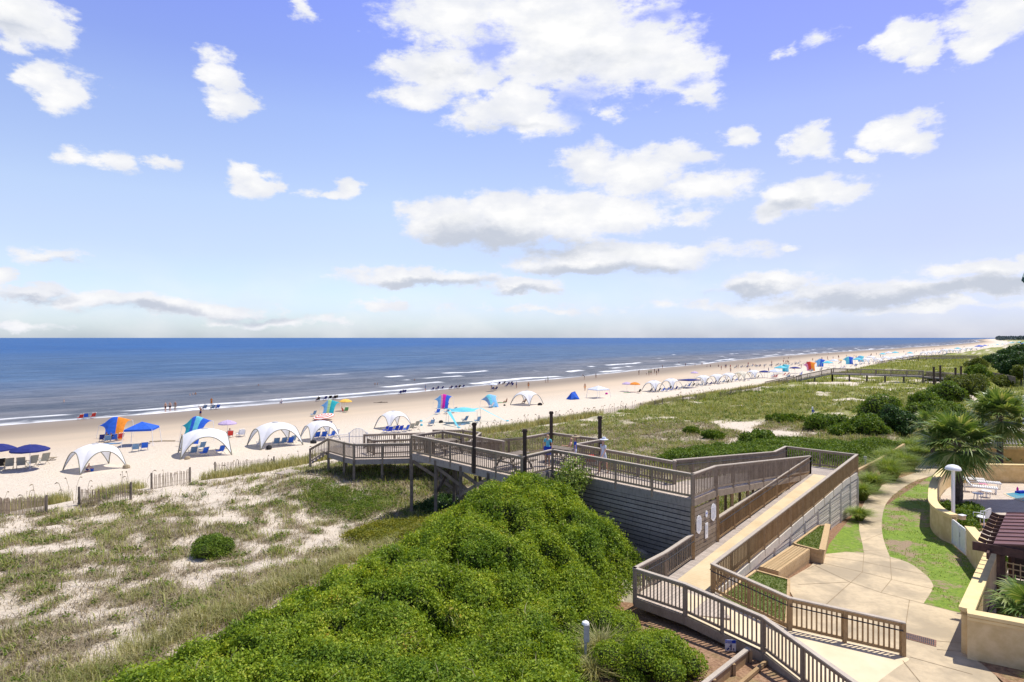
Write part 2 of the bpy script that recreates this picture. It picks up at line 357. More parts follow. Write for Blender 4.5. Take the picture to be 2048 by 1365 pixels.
def woodmat(name, col, col2, sc=3.0):
    m, t, b, o = new_mat(name); tc = t.new('ShaderNodeTexCoord'); g = t.new('ShaderNodeNewGeometry')
    v = tc.outputs['Object']; n = t.noise(v, sc, 5, .65); n2 = t.noise(t.vmath('MULTIPLY', v, (1, 1, .35)), sc * 9, 4, .6)
    f = t.math('ADD', t.math('MULTIPLY', g.outputs['Random Per Island'], .45), t.math('MULTIPLY', t.lmap(n, .25, .75), .55))
    cc = t.mix(f, col, col2); cc = t.mix(t.math('MULTIPLY', t.sstep(n2, .45, .7), .35), cc, tuple(c * .5 for c in col)); t.put(b.inputs['Base Color'], cc)
    b.inputs['Roughness'].default_value = .8; b.inputs['Specular IOR Level'].default_value = .2; bump(t, b, n2, .3, .01); return m
M['rail'] = woodmat('weathered_wood', (.185, .14, .095), (.41, .335, .25))
M['cap'] = woodmat('weathered_cap_wood', (.36, .305, .24), (.55, .48, .40))
M['tanrail'] = woodmat('tan_wood', (.27, .17, .08), (.46, .32, .17))
M['timber'] = woodmat('new_timber', (.44, .30, .15), (.60, .44, .25), 1.5)
M['darkwood'] = woodmat('dark_stained_wood', (.05, .035, .027), (.09, .065, .05))
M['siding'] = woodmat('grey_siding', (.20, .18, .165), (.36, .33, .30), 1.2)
M['siding_lit'] = woodmat('sunlit_siding', (.50, .45, .37), (.72, .66, .56), 1.2)  # lighter copy of the siding, sunlight put into its colour
M['under'] = mat('old_posts', (.17, .14, .11), .85, .3, 3)
M['deck'] = plank_mat('deck_boards', (.50, .42, .345), A1, .14, .06, .18)
M['deck2'] = plank_mat('deck_boards_across', (.42, .36, .31), A1 + PI / 2, .14, .07, .2)
M['deck3'] = plank_mat('deck_boards_lower', (.44, .37, .31), .9, .14, .07, .2)
m, t, b, o = new_mat('cream_tread_panels'); tc = t.new('ShaderNodeTexCoord'); mp = t.new('ShaderNodeMapping'); mp.inputs['Rotation'].default_value = (0, 0, -A1)
t.l.new(tc.outputs['Object'], mp.inputs[0]); sp = t.new('ShaderNodeSeparateXYZ'); t.l.new(mp.outputs[0], sp.inputs[0])
fr = t.math('FRACT', t.math('DIVIDE', t.math('ADD', sp.outputs[0], 100), .15)); n = t.noise(tc.outputs['Object'], 1.3, 5, .6); n2 = t.noise(tc.outputs['Object'], 40, 2)
cc = t.mix(t.sstep(n, .3, .75), (.66, .53, .33), (.56, .43, .25)); cc = t.mix(t.math('MULTIPLY', t.math('LESS_THAN', fr, .12), .28), cc, (.33, .25, .15)); t.put(b.inputs['Base Color'], cc)
b.inputs['Roughness'].default_value = .85; bump(t, b, n2, .3, .005); M['cream'] = m
m, t, b, o = new_mat('cream_coating'); tc = t.new('ShaderNodeTexCoord'); n = t.noise(tc.outputs['Object'], .9, 6, .6); n2 = t.noise(tc.outputs['Object'], 50, 2)
t.put(b.inputs['Base Color'], t.mix(t.sstep(n, .3, .75), (.72, .60, .41), (.63, .51, .33))); b.inputs['Roughness'].default_value = .85; bump(t, b, n2, .2, .004); M['coat'] = m
M['stucco'] = mat('yellow_stucco', (.66, .49, .24), .9, .08, 2.2, (.76, .59, .33), bmp=.25)
M['stucco_cap'] = mat('pale_stucco_cap', (.74, .58, .30), .9, .06, 2.5, bmp=.2)
M['orange_stucco'] = mat('ochre_stucco', (.58, .38, .15), .9, .08, 2, bmp=.2)
M['white'] = mat('white_paint', (.78, .78, .77), .5, .05, 4)
M['plastic'] = mat('white_resin', (.80, .80, .80), .4, .04, 6)
M['grey'] = mat('grey_paint', (.42, .42, .42), .6, .15, 6)
M['alu'] = mat('dull_aluminium', (.45, .45, .44), .45, .1, 6, metal=.6)
M['dark'] = mat('dark_metal', (.04, .04, .045), .6, .2, 6)
M['olivepole'] = mat('olive_pole', (.22, .21, .16), .6, .1, 6)
M['tentw'] = mat('white_tent_fabric', (.80, .81, .84), .8, .04, .8, trans=.28)
M['tentc'] = mat('cream_tent_fabric', (.74, .70, .58), .8, .05, .8, trans=.28)
def fab(name, c, tr=.22): M[name] = mat(name + '_fabric', c, .8, .10, 3, trans=tr); return M[name]
fab('blue', (.03, .13, .62)); fab('royal', (.02, .06, .48)); fab('navy', (.025, .035, .19)); fab('teal', (.03, .42, .48)); fab('aqua', (.16, .58, .70)); fab('sky', (.22, .50, .80))
fab('orange', (.80, .27, .03)); fab('red', (.60, .05, .04)); fab('magenta', (.66, .02, .38)); fab('pink', (.75, .30, .45)); fab('lilac', (.52, .42, .62)); fab('yellow', (.85, .52, .10)); fab('lime', (.45, .68, .30))
fab('palew', (.68, .72, .82)); fab('stripeg', (.14, .20, .15)); fab('greenf', (.10, .30, .12)); fab('bluegrey', (.16, .28, .45)); fab('khaki', (.42, .34, .22)); fab('black', (.02, .02, .022), 0)
# sand and dune ground: zones are real ground cover, from attributes computed per vertex
m, t, b, o = new_mat('sand_ground'); tc = t.new('ShaderNodeTexCoord'); v = tc.outputs['Object']
def attr(t, nm):
    a = t.new('ShaderNodeAttribute'); a.attribute_name = nm; return a.outputs['Fac']
n1 = t.noise(v, .35, 5, .6); n2 = t.noise(v, 3.2, 6, .65); n3 = t.noise(v, 14, 5, .7); n4 = t.noise(v, .045, 4, .55)
alongv = t.new('ShaderNodeMapping'); alongv.inputs['Rotation'].default_value = (0, 0, -math.atan2(DY, DX)); t.l.new(v, alongv.inputs[0])
sv = t.vmath('MULTIPLY', alongv.outputs[0], (.06, 1, 1)); nband = t.noise(sv, .14, 4, .5)
sand = t.mix(t.sstep(n2, .3, .72), (.60, .515, .405), (.70, .615, .50)); sand = t.mix(t.math('MULTIPLY', t.sstep(n3, .5, .75), .4), sand, (.46, .375, .28))
wet = attr(t, 'wet')
damp = t.mix(t.sstep(nband, .35, .65), (.54, .43, .31), (.47, .385, .285)); sand = t.mix(t.sstep(wet, .25, .6), sand, damp); sand = t.mix(t.sstep(wet, .56, .86), sand, (.25, .203, .155))
veg = attr(t, 'veg')
vm = t.math('ADD', veg, t.math('ADD', t.math('MULTIPLY', t.math('SUBTRACT', n3, .5), .9), t.math('MULTIPLY', t.math('SUBTRACT', n2, .5), .9)))
gcol = t.mix(t.sstep(n1, .35, .65), (.31, .26, .18), (.29, .275, .16)); gcol = t.mix(t.sstep(n2, .4, .7), gcol, (.46, .40, .29)); gcol = t.mix(t.sstep(attr(t, 'green'), .1, .9), gcol, t.mix(t.sstep(n2, .35, .65), (.15, .18, .035), (.27, .27, .065)))
cc = t.mix(t.sstep(vm, .38, .62), sand, gcol)
mul = attr(t, 'mulch'); cc = t.mix(t.sstep(mul, .3, .7), cc, t.mix(t.sstep(n3, .35, .65), (.20, .105, .055), (.36, .22, .13))); t.put(b.inputs['Base Color'], cc)
t.put(b.inputs['Roughness'], t.lmap(wet, .85, 1.0, .95, .5)); b.inputs['Specular IOR Level'].default_value = .3
dry = t.math('SUBTRACT', 1.0, t.sstep(wet, .3, .7))
bump(t, b, t.math('MULTIPLY', t.math('ADD', n2, t.math('MULTIPLY', n3, .5)), t.math('ADD', t.math('MULTIPLY', dry, .95), .05)), .8, .16); M['ground'] = m
# lawn, mulch, concrete
m, t, b, o = new_mat('lawn_grass'); tc = t.new('ShaderNodeTexCoord'); v = tc.outputs['Object']; n1 = t.noise(v, .55, 5, .65); n2 = t.noise(v, 5, 5, .7); n3 = t.noise(v, 30, 3, .7)
g = t.mix(t.sstep(n2, .3, .7), (.11, .19, .012), (.23, .33, .022)); g = t.mix(t.sstep(n3, .45, .75), g, (.09, .15, .015))
cc = t.mix(t.sstep(t.math('ADD', n1, t.math('MULTIPLY', t.math('SUBTRACT', n2, .5), .5)), .50, .64), g, t.mix(t.sstep(n3, .35, .65), (.22, .15, .09), (.34, .25, .16))); t.put(b.inputs['Base Color'], cc); b.inputs['Roughness'].default_value = .9; bump(t, b, n3, .6, .03); M['lawn'] = m
m, t, b, o = new_mat('pine_straw'); tc = t.new('ShaderNodeTexCoord'); v = tc.outputs['Object']; n2 = t.noise(v, 9, 6, .75); n1 = t.noise(v, .8, 4, .6)
cc = t.mix(t.sstep(n2, .3, .7), (.17, .085, .045), (.40, .25, .15)); cc = t.mix(t.math('MULTIPLY', t.sstep(n1, .5, .75), .5), cc, (.17, .19, .05)); t.put(b.inputs['Base Color'], cc); b.inputs['Roughness'].default_value = .95; bump(t, b, n2, .8, .04); M['mulch'] = m
m, t, b, o = new_mat('turf'); tc = t.new('ShaderNodeTexCoord'); v = tc.outputs['Object']; n2 = t.noise(v, 22, 4, .75); n1 = t.noise(v, 1.5, 4, .6)
cc = t.mix(t.sstep(n2, .3, .7), (.04, .07, .015), (.26, .27, .08)); cc = t.mix(t.math('MULTIPLY', t.sstep(n1, .4, .7), .4), cc, (.10, .16, .04)); t.put(b.inputs['Base Color'], cc); b.inputs['Roughness'].default_value = .9; bump(t, b, n2, .9, .05); M['turf'] = m
m, t, b, o = new_mat('stained_concrete'); tc = t.new('ShaderNodeTexCoord'); v = tc.outputs['Object']; n1 = t.noise(v, .45, 5, .6, dist=.4); n2 = t.noise(v, 4, 6, .65); n3 = t.noise(v, 40, 3)
cc = t.mix(t.sstep(n1, .38, .64), (.58, .465, .30), (.37, .30, .20)); cc = t.mix(t.math('MULTIPLY', t.sstep(n2, .4, .72), .45), cc, (.34, .27, .18)); t.put(b.inputs['Base Color'], cc); b.inputs['Roughness'].default_value = .85; bump(t, b, n3, .2, .004); M['concrete'] = m
M['joint'] = mat('concrete_joint', (.28, .21, .13), .9)
m, t, b, o = new_mat('pavers'); tc = t.new('ShaderNodeTexCoord'); mp = t.new('ShaderNodeMapping'); mp.inputs['Rotation'].default_value = (0, 0, .35); t.l.new(tc.outputs['Object'], mp.inputs[0])
br = t.new('ShaderNodeTexBrick'); t.l.new(mp.outputs[0], br.inputs[0]); br.inputs['Scale'].default_value = 1.0; br.inputs['Brick Width'].default_value = .4; br.inputs['Row Height'].default_value = .3; br.inputs['Mortar Size'].default_value = .012
br.inputs['Color1'].default_value = (.50, .41, .32, 1); br.inputs['Color2'].default_value = (.58, .49, .40, 1); br.inputs['Mortar'].default_value = (.33, .27, .22, 1); t.put(b.inputs['Base Color'], br.outputs[0]); b.inputs['Roughness'].default_value = .85; M['pavers'] = m
m, t, b, o = new_mat('pool_water'); tc = t.new('ShaderNodeTexCoord'); b.inputs['Base Color'].default_value = (.08, .38, .52, 1); b.inputs['Roughness'].default_value = .08; bump(t, b, t.noise(tc.outputs['Object'], 3, 3), .2, .02); M['pool'] = m
# sea
m, t, b, o = new_mat('sea_water'); uv = t.new('ShaderNodeUVMap'); uv.uv_map = 'shore'; tc = t.new('ShaderNodeTexCoord')
sp = t.new('ShaderNodeSeparateXYZ'); t.l.new(uv.outputs[0], sp.inputs[0]); s_o, w_o = sp.outputs[0], sp.outputs[1]      # along the shore, distance off the shore (metres)
uvv = uv.outputs[0]
obj = alv = t.new('ShaderNodeMapping'); alv.inputs['Rotation'].default_value = (0, 0, -math.atan2(DY, DX)); t.l.new(tc.outputs['Object'], alv.inputs[0])
L1 = t.vmath('MULTIPLY', alv.outputs[0], (.35, 1, 1))
na = t.noise(L1, .018, 5, .55); nb_ = t.noise(L1, .11, 6, .62); nc_ = t.noise(L1, .8, 5, .65); nd = t.noise(L1, 3.0, 3, .6)
deep = t.mix(t.sstep(na, .35, .65), (.020, .090, .26), (.030, .120, .32))
mid = t.mix(t.sstep(nb_, .35, .65), (.045, .10, .205), (.085, .155, .27))
near = t.mix(t.sstep(nb_, .35, .65), (.105, .115, .135), (.20, .20, .215))
wj = t.math('ADD', w_o, t.math('MULTIPLY', t.math('SUBTRACT', na, .5), 90))
cc = t.mix(t.sstep(wj, 10, 150), near, mid); cc = t.mix(t.sstep(wj, 150, 900), cc, deep)
cc = t.mix(t.math('MULTIPLY', t.sstep(nc_, .45, .66), .55), cc, t.mix(.6, cc, (.015, .03, .06))); cc = t.mix(t.math('MULTIPLY', t.sstep(t.noise(t.vmath('MULTIPLY', alv.outputs[0], (.12, 1, 1)), .05, 4, .6), .45, .7), .35), cc, (.03, .06, .11))
# foam: a lace at the swash line, ragged breaker lines farther out
f1 = t.math('ADD', w_o, t.math('MULTIPLY', t.math('SUBTRACT', t.noise(t.vmath('MULTIPLY', uvv, (.5, 1, 1)), .09, 4, .6), .5), 9))
swash = t.math('MULTIPLY', t.sstep(f1, -1.6, .2), t.sstep(f1, 3.6, 1.0))
swash = t.math('MULTIPLY', t.math('MULTIPLY', swash, t.sstep(nc_, .30, .52)), t.lmap(t.noise(t.vmath('MULTIPLY', uvv, (1, .1, 1)), .035, 4, .6), .35, .6, .25, 1.0))
fo = swash
for (c0, wd, th, sd, fq) in [(8.5, 4.4, .48, 3.1, .024), (19, 4.0, .56, 7.7, .034), (33, 3.4, .55, 12.3, .040), (52, 3.2, .57, 15.9, .044), (78, 3.0, .61, 22.9, .04)]:
    un = t.noise(t.vmath('ADD', t.vmath('MULTIPLY', uvv, (1, .15, 1)), (sd * 40, sd * 9, 0)), fq * 1.0, 3, .5)
    wob = t.math('MULTIPLY', t.math('SUBTRACT', t.noise(t.vmath('ADD', t.vmath('MULTIPLY', uvv, (1, .05, 1)), (sd * 17, 3, 0)), .03, 3, .5), .5), 12)
    dd = t.math('SUBTRACT', t.math('ADD', w_o, wob), c0)
    line = t.math('MULTIPLY', t.sstep(dd, -wd, -wd * .2), t.sstep(dd, wd * .35, 0))
    br_ = t.math('MULTIPLY', line, t.sstep(un, th, th + .045)); br_ = t.math('MULTIPLY', br_, t.sstep(nc_, .30, .5)); fo = t.math('MAXIMUM', fo, br_)
wash = t.math('MULTIPLY', t.math('MULTIPLY', t.sstep(nc_, .52, .72), t.sstep(w_o, 26, 4)), .42); fo = t.math('MAXIMUM', fo, wash)
capn = t.math('MULTIPLY', t.sstep(t.noise(L1, .42, 4, .6), .745, .78), t.sstep(w_o, 40, 150)); fo = t.math('MAXIMUM', fo, t.math('MULTIPLY', capn, .5))
cc = t.mix(fo, cc, (.78, .79, .80)); t.put(b.inputs['Base Color'], cc)
t.put(b.inputs['Roughness'], t.math('ADD', .38, t.math('MULTIPLY', fo, .5))); b.inputs['Specular IOR Level'].default_value = .12; b.inputs['IOR'].default_value = 1.13
bh = t.math('ADD', t.math('MULTIPLY', nb_, 1.4), t.math('ADD', t.math('MULTIPLY', nc_, .35), t.math('MULTIPLY', nd, .08))); bump(t, b, bh, .8, 1.2); M['sea'] = m
# foliage
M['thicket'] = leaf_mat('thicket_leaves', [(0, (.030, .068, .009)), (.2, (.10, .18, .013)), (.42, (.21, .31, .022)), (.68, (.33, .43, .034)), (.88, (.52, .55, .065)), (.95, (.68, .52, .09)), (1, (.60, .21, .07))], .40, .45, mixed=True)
M['yellowg'] = leaf_mat('low_yellow_green', [(0, (.10, .13, .01)), (.4, (.19, .21, .018)), (.8, (.30, .28, .03)), (1, (.36, .25, .05))], .3, .3)
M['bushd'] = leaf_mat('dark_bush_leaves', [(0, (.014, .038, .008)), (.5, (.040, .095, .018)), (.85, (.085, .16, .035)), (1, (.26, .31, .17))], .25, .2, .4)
M['bushg'] = leaf_mat('green_bush_leaves', [(0, (.035, .075, .006)), (.4, (.10, .18, .014)), (.8, (.20, .28, .025)), (1, (.30, .33, .06))], .3, .3)
M['bushy'] = leaf_mat('olive_bush_leaves', [(0, (.06, .08, .012)), (.5, (.13, .17, .02)), (1, (.24, .25, .05))], .3, .3)
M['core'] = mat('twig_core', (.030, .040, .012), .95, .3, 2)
M['tuft'] = leaf_mat('dune_grass_blades', [(0, (.14, .145, .05)), (.4, (.30, .30, .11)), (.75, (.46, .42, .20)), (1, (.62, .54, .33))], .3, .35)
M['fartuft'] = leaf_mat('green_dune_grass_blades', [(0, (.12, .15, .030)), (.4, (.25, .29, .065)), (.8, (.42, .42, .13)), (1, (.55, .48, .22))], .3, .4)
M['straw'] = leaf_mat('dry_stems', [(0, (.13, .10, .065)), (.6, (.30, .24, .15)), (1, (.46, .38, .25))], .15, .2)
M['grass'] = leaf_mat('tall_grass_blades', [(0, (.10, .18, .02)), (.5, (.25, .35, .06)), (1, (.48, .50, .18))], .35, .2)
M['herb'] = leaf_mat('creeping_plants', [(0, (.05, .11, .010)), (.5, (.12, .20, .016)), (1, (.26, .30, .04))], .3, .3)
M['palm'] = leaf_mat('palm_leaflets', [(0, (.05, .105, .022)), (.5, (.15, .24, .055)), (.85, (.30, .36, .12)), (1, (.58, .52, .28))], .32, .15, .4)
M['linew'] = None
M['bark'] = mat('palm_bark', (.10, .08, .06), .95, .35, 8, bmp=.6)
# ------------------------------------------------------------------ ground and sea
rr = []; r = 9.0
while r < 14000: rr.append(r); r *= 1.0085 if r < 90 else (1.012 if r < 400 else 1.03)
rr = np.array(rr); tt = np.linspace(-1.45, 1.35, 460)
Rg, Tg = np.meshgrid(rr, tt, indexing='ij'); X = Rg * Tg; Y = Rg - 12.0
Z = height(X, Y)
gm = grid_mesh('ground', X, Y, Z, M['ground'])
xs, ys = X.ravel(), Y.ravel(); ss, ts_ = S_(xs, ys), T_(xs, ys); td = tdune(ss); q = ts_ - td; fb = q / (tshore(ss) - td); k_, p_ = kp(xs, ys)
def vegmap(x, y):
    s_ = S_(x, y); t = T_(x, y); q = t - tdune(s_); k, p = kp(x, y)
    left = .46 + .50 * (fbm(x / 4.0, y / 4.0, 61, 3) - .5) + 1.7 * (fbm(x / .7, y / .7, 63, 3) - .5)
    left = left - .22 * np.exp(-((y - (27.5 - .9 * (x + 6))) / 2.5) ** 2) * sm(-x, -1, 3) + .30 * sm(x, -18, -8) * sm(y, 32, 37) - .35 * sm(-x, 14, 30) * sm(y, 38, 44)
    right = .78 + .6 * (fbm(x / 8, y / 8, 66, 4) - .52) + 1.2 * (fbm(x / 1.8, y / 1.8, 68, 3) - .5) - .55 * sm(fbm(x / 9, y / 9, 70, 3), .56, .68) - .45 * np.exp(-(((x - 10) / 9) ** 2 + ((y - 62) / 7) ** 2))
    f = sm(s_, 45, 75); v = left * (1 - f) + right * f
    v = v - .75 * sm(q, -9, -3) * (1 - .85 * sm(s_, 120, 200)) - .9 * sm(q, -1.5, 1.5)
    return np.clip(v, 0, 1) * (q < 2)
veg = vegmap(xs, ys)
green = np.clip(sm(ss, 50, 95) * .9 + .5 * (fbm(xs / 9, ys / 9, 77, 3) - .4), 0, 1)
mulch = ((p_ > -2.0) & (ys < 50) & (k_ < 22)) * 1.0
mulch = np.where((p_ > -.3) & (ys < 52), 1.0, mulch * 0); mulch = np.where((p_ <= -.3) & (k_ < 4) & (ys < 24) & (p_ > -1.4), sm(p_, -1.4, -.6), mulch)
mulch = np.where((ys < 24.5) & (xs > 1.8) & (k_ < 0), np.maximum(mulch, sm(xs, 2.2, 3.4)), mulch)
for nm, arr in (('veg', veg), ('wet', np.clip(fb, 0, 1.1)), ('green', green), ('mulch', mulch)):
    a = gm.attributes.new(nm, 'FLOAT', 'POINT'); a.data.foreach_set('value', np.ascontiguousarray(arr, dtype=np.float32))
meta(link('ground', gm), 'pale beach sand and vegetated dunes', kind='structure'); 

sv = np.concatenate([np.arange(-160, 500, 4.0), 500 * 1.02 ** np.arange(0, 260)]); sv = sv[sv < 80000]
wv = np.concatenate([np.arange(-9, 100, .8), 100 * 1.035 ** np.arange(0, 200)]); wv = wv[wv < 90000]
SS, WW = np.meshgrid(sv, wv, indexing='ij'); TT = np.where(SS < 9000, tshore(np.minimum(SS, 9000)), tshore(np.array(9000.0))) + WW
XX, YY = W2(SS, TT)
wob = 12 * (fbm(SS / 60, SS * 0, 91, 3) - .5)
zz = np.zeros_like(XX) + SEA
for c0, amp, wd in ((8.5, .22, 2.2), (19, .28, 2.6), (33, .30, 3.0), (52, .28, 3.4), (78, .25, 4)):
    zz += amp * np.exp(-((WW + wob - c0) / wd) ** 2) * (.4 + .9 * fbm(SS / 30, WW / 40 + c0, 95, 2))
zz += .12 * (fbm(XX / 5, YY / 5, 97, 3) - .5) * sm(WW, 1, 8) - .45 * sm(-WW, 1, 8)
sea_me = grid_mesh('sea', XX, YY, zz, M['sea'])
uvl = sea_me.uv_layers.new(name='shore'); vi = np.empty(len(sea_me.loops), dtype=np.int32); sea_me.loops.foreach_get('vertex_index', vi)
UV = np.stack([SS.ravel(), WW.ravel()], 1)[vi]; uvl.data.foreach_set('uv', np.ascontiguousarray(UV, dtype=np.float32).ravel())
sea_me.flip_normals() if False else None
meta(link('water', sea_me), 'open blue sea with small breaking waves', kind='structure')

# sheets on the garden plane
def sheet(name, pts, dz, m, label=None, kind='structure', thick=0.0):
    bm = bmesh.new(); vs_ = [bm.verts.new((p[0], p[1], float(G0(p[1])) + dz)) for p in pts]; f = bm.faces.new(vs_)
    if f.normal.z < 0: f.normal_flip()
    bmesh.ops.triangulate(bm, faces=[f]); bm.normal_update()
    for f in bm.faces:
        if f.normal.z < 0: f.normal_flip()
    me = bpy.data.meshes.new(name); bm.to_mesh(me); bm.free(); me.materials.append(m); o = link(name, me); meta(o, label, kind=kind); return o
def XYs(px): return [tuple(onplane(u, v)[:2]) for u, v in px]
def smooth_line(pts, n=5):
    out = []
    for i in range(len(pts) - 1):
        p0 = np.array(pts[max(i - 1, 0)]); p1 = np.array(pts[i]); p2 = np.array(pts[i + 1]); p3 = np.array(pts[min(i + 2, len(pts) - 1)])
        for j in range(n):
            t = j / n; out.append(tuple(.5 * ((2 * p1) + (-p0 + p2) * t + (2 * p0 - 5 * p1 + 4 * p2 - p3) * t * t + (-p0 + 3 * p1 - 3 * p2 + p3) * t ** 3)))
    out.append(tuple(pts[-1])); return out
pl = smooth_line(XYs([(1900, 927), (1884, 931), (1819, 950), (1766, 970), (1740, 989), (1723, 1018), (1718, 1053), (1725, 1090), (1728, 1106)]))
pr = smooth_line(XYs([(1925, 936), (1900, 941), (1871, 950), (1830, 963), (1797, 983), (1773, 1007), (1764, 1040), (1766, 1075), (1780, 1115)]))
path_poly = pl + pr[::-1]
sheet('path', path_poly, .012, M['concrete'], 'curving tan concrete garden path')
pz_edge = smooth_line(XYs([(1780, 1114), (1819, 1127), (1852, 1151), (1865, 1168), (1864, 1181), (1847, 1208)])) + XYs([(1930, 1229)])
wall_foot = [(14.35, 19.6), (15.6, 18.4)]
plaza_poly = XYs([(1645, 1109), (1690, 1105), (1728, 1105)])[:2] + [pl[-1]] + pz_edge + [(14.3, 19.65), (14.4, 18.8), (13.8, 17.4), (13.2, 15), (12.8, 12), (7.5, 12), (8.4, 16.5), (7.9, 19.0), (9.3, 21.0), (9.2, 22), (11, 24.5), (11.4, 26.2), (13.3, 28.0)]
sheet('plaza', plaza_poly, .008, M['concrete'], 'stained tan concrete plaza beside the ramp')
lawn_poly = pr[2:] + pz_edge[1:] + XYs([(1933, 1223)]) + [Rk(0, 0)] * 0 + [(14.35, 19.9), (19.8, 26.0), (20.5, 27.5), (21.4, 29.4), (22.1, 31.4), (22.2, 32.2), (23.3, 34.5), (24.3, 36), (26.3, 38.9), (28.5, 42), (31, 45)]
sheet('lawn', lawn_poly, .004, M['lawn'], 'patchy green and brown lawn strip')
sheet('lawn', [(13.9, 28.1), pl[-1], pl[-6], pl[-12], pl[-18], (21.6, 37.6), (21.0, 38.2), (15.9, 31.4)], .005, M['lawn'], 'thin brown grass between ramp wall and path')
sheet('mulch_bed', [(5.0, 22.3), (7.75, 19.1), (8.6, 16.2), (9.0, 11), (1.5, 8), (2.2, 17.5), (3.2, 20.5)], .02, M['mulch'], 'brown pine straw bed below the ramp')
sheet('mulch_bed', [pl[0], pl[4], pl[9], pl[14], pl[18], pl[22], pl[26], (21.6, 37.5), (22.3, 39.8), (28.4, 48.0), (32, 50)], .007, M['mulch'], 'brown pine straw bed along the path')
sheet('mulch_bed', [(14.4, 19.4), (14.2, 18.2), (13.9, 17.0), (13.4, 14), (17, 13), (19, 16), (15.6, 18.7)], .014, M['mulch'], 'pine straw under the yellow garden wall')
# joints cut into the concrete: thin dark strips
JM = MB()
def joint(a, b_, w_=.022):
    a = Vector(a); b_ = Vector(b_); d = (b_ - a).normalized(); s_ = Vector((-d.y, d.x)) * w_ / 2
    JM.add([(p.x, p.y, float(G0(p.y)) + .017) for p in (a - s_, b_ - s_, b_ + s_, a + s_)], [(0, 1, 2, 3)])
for k in range(2, len(pl) - 1, 4):
    i = min(int(k * len(pr) / len(pl)), len(pr) - 1); joint(pl[k], pr[i])
for a, b_ in [((1728, 1105), (1725, 1145)), ((1780, 1114), (1783, 1160)), ((1725, 1145), (1650, 1212)), ((1783, 1160), (1762, 1186)), ((1649, 1113), (1725, 1124)), ((1645, 1127), (1725, 1145)), ((1725, 1124), (1781, 1136)), ((1725, 1145), (1783, 1160)), ((1783, 1136), (1850, 1150)),
              ((1783, 1160), (1863, 1178)), ((1630, 1132), (1700, 1165)), ((1700, 1165), (1762, 1186)), ((1762, 1186), (1819, 1201)), ((1819, 1201), (1809, 1266)), ((1819, 1201), (1930, 1229)), ((1596, 1170), (1700, 1165)), ((1874, 1283), (1931, 1288)), ((1808, 1266), (1803, 1310)),
              ((1805, 1322), (1840, 1365)), ((1820, 1315), (1945, 1350)), ((1874, 1300), (1932, 1305)), ((1614, 1140), (1640, 1127))]:
    a = onplane(*a); b_ = onplane(*b_); joint((a.x, a.y), (b_.x, b_.y))
meta(JM.build('pavement_joints', M['joint']), 'joint lines cut across the concrete', kind='structure')
wall_in = [(14.6, 19.7), (19.9, 25.7), (20.7, 27.4), (21.7, 29.4), (22.4, 31.3), (23.5, 34.5), (24.5, 35.9), (26.5, 38.8), (28.7, 41.9), (31.3, 44.9), (34, 46.8), (36.2, 46.9), (60, 40), (60, 12), (19, 16), (15.6, 19.0)]
sheet('pool_terrace', wall_in, .10, M['pavers'], 'pinkish paved pool terrace behind the yellow wall')
# ------------------------------------------------------------------ boardwalks
RH = 1.05
def P3(p, z=None):
    return Vector((p[0], p[1], p[2] if len(p) > 2 else z))
def railing(parent, pts, rail_m, cap_m, name='railing', h=RH, step=1.75, gap=.145, end_posts=(True, True), handrail=None, skip_corner=()):
    """one run of railing along 3D deck points: cap rail, baluster panel, posts"""
    pts = [Vector(p) for p in pts]
    cap = MB()
    for a, b in zip(pts, pts[1:]):
        d = (b - a).normalized() * .07; cap.beam(a - d + Vector((0, 0, h)), b + d + Vector((0, 0, h)), .15, .04)
    o = cap.build(name, cap_m, parent)
    sl = MB()
    for a, b in zip(pts, pts[1:]):
        L = (b - a).length; sl.beam(a + Vector((0, 0, h - .09)), b + Vector((0, 0, h - .09)), .045, .10); sl.beam(a + Vector((0, 0, .12)), b + Vector((0, 0, .12)), .045, .09)
        n = max(1, int(L / gap))
        for i in range(n):
            q = a + (b - a) * ((i + .5) / n); sl.beam(q + Vector((0, 0, .07)), q + Vector((0, 0, h - .05)), .04, .04)
    sl.build('baluster_panel', rail_m, o)
    posts = []
    for i, (a, b) in enumerate(zip(pts, pts[1:])):
        L = (b - a).length; n = max(1, round(L / step))
        for j in range(n):
            if i == 0 and j == 0 and not end_posts[0]: continue
            posts.append((a + (b - a) * (j / n), j == 0))
    if end_posts[1]: posts.append((pts[-1], True))
    for q, big in posts:
        w_ = .135 if big else .10
        mb = MB(); mb.beam(q + Vector((0, 0, -.28)), q + Vector((0, 0, h - .022)), w_, w_); mb.build('post', rail_m, o)
    if handrail:
        side, hh = handrail; mb = MB()
        for a, b in zip(pts, pts[1:]):
            d = (b - a).normalized(); s_ = Vector((-d.y, d.x, 0)) * side * .11; mb.tube([a + s_ + Vector((0, 0, hh)), b + s_ + Vector((0, 0, hh))], .02, 6)
        mb.build('handrail', M['dark'], o)
    return o
def fascia(parent, pts, m, hgt=.24, drop=0.0, name='fascia'):
    mb = MB()
    for a, b in zip(pts, pts[1:]):
        a = Vector(a); b = Vector(b); mb.beam(a + Vector((0, 0, -hgt / 2 - .045 - drop)), b + Vector((0, 0, -hgt / 2 - .045 - drop)), .05, hgt)
    return mb.build(name, m, parent)
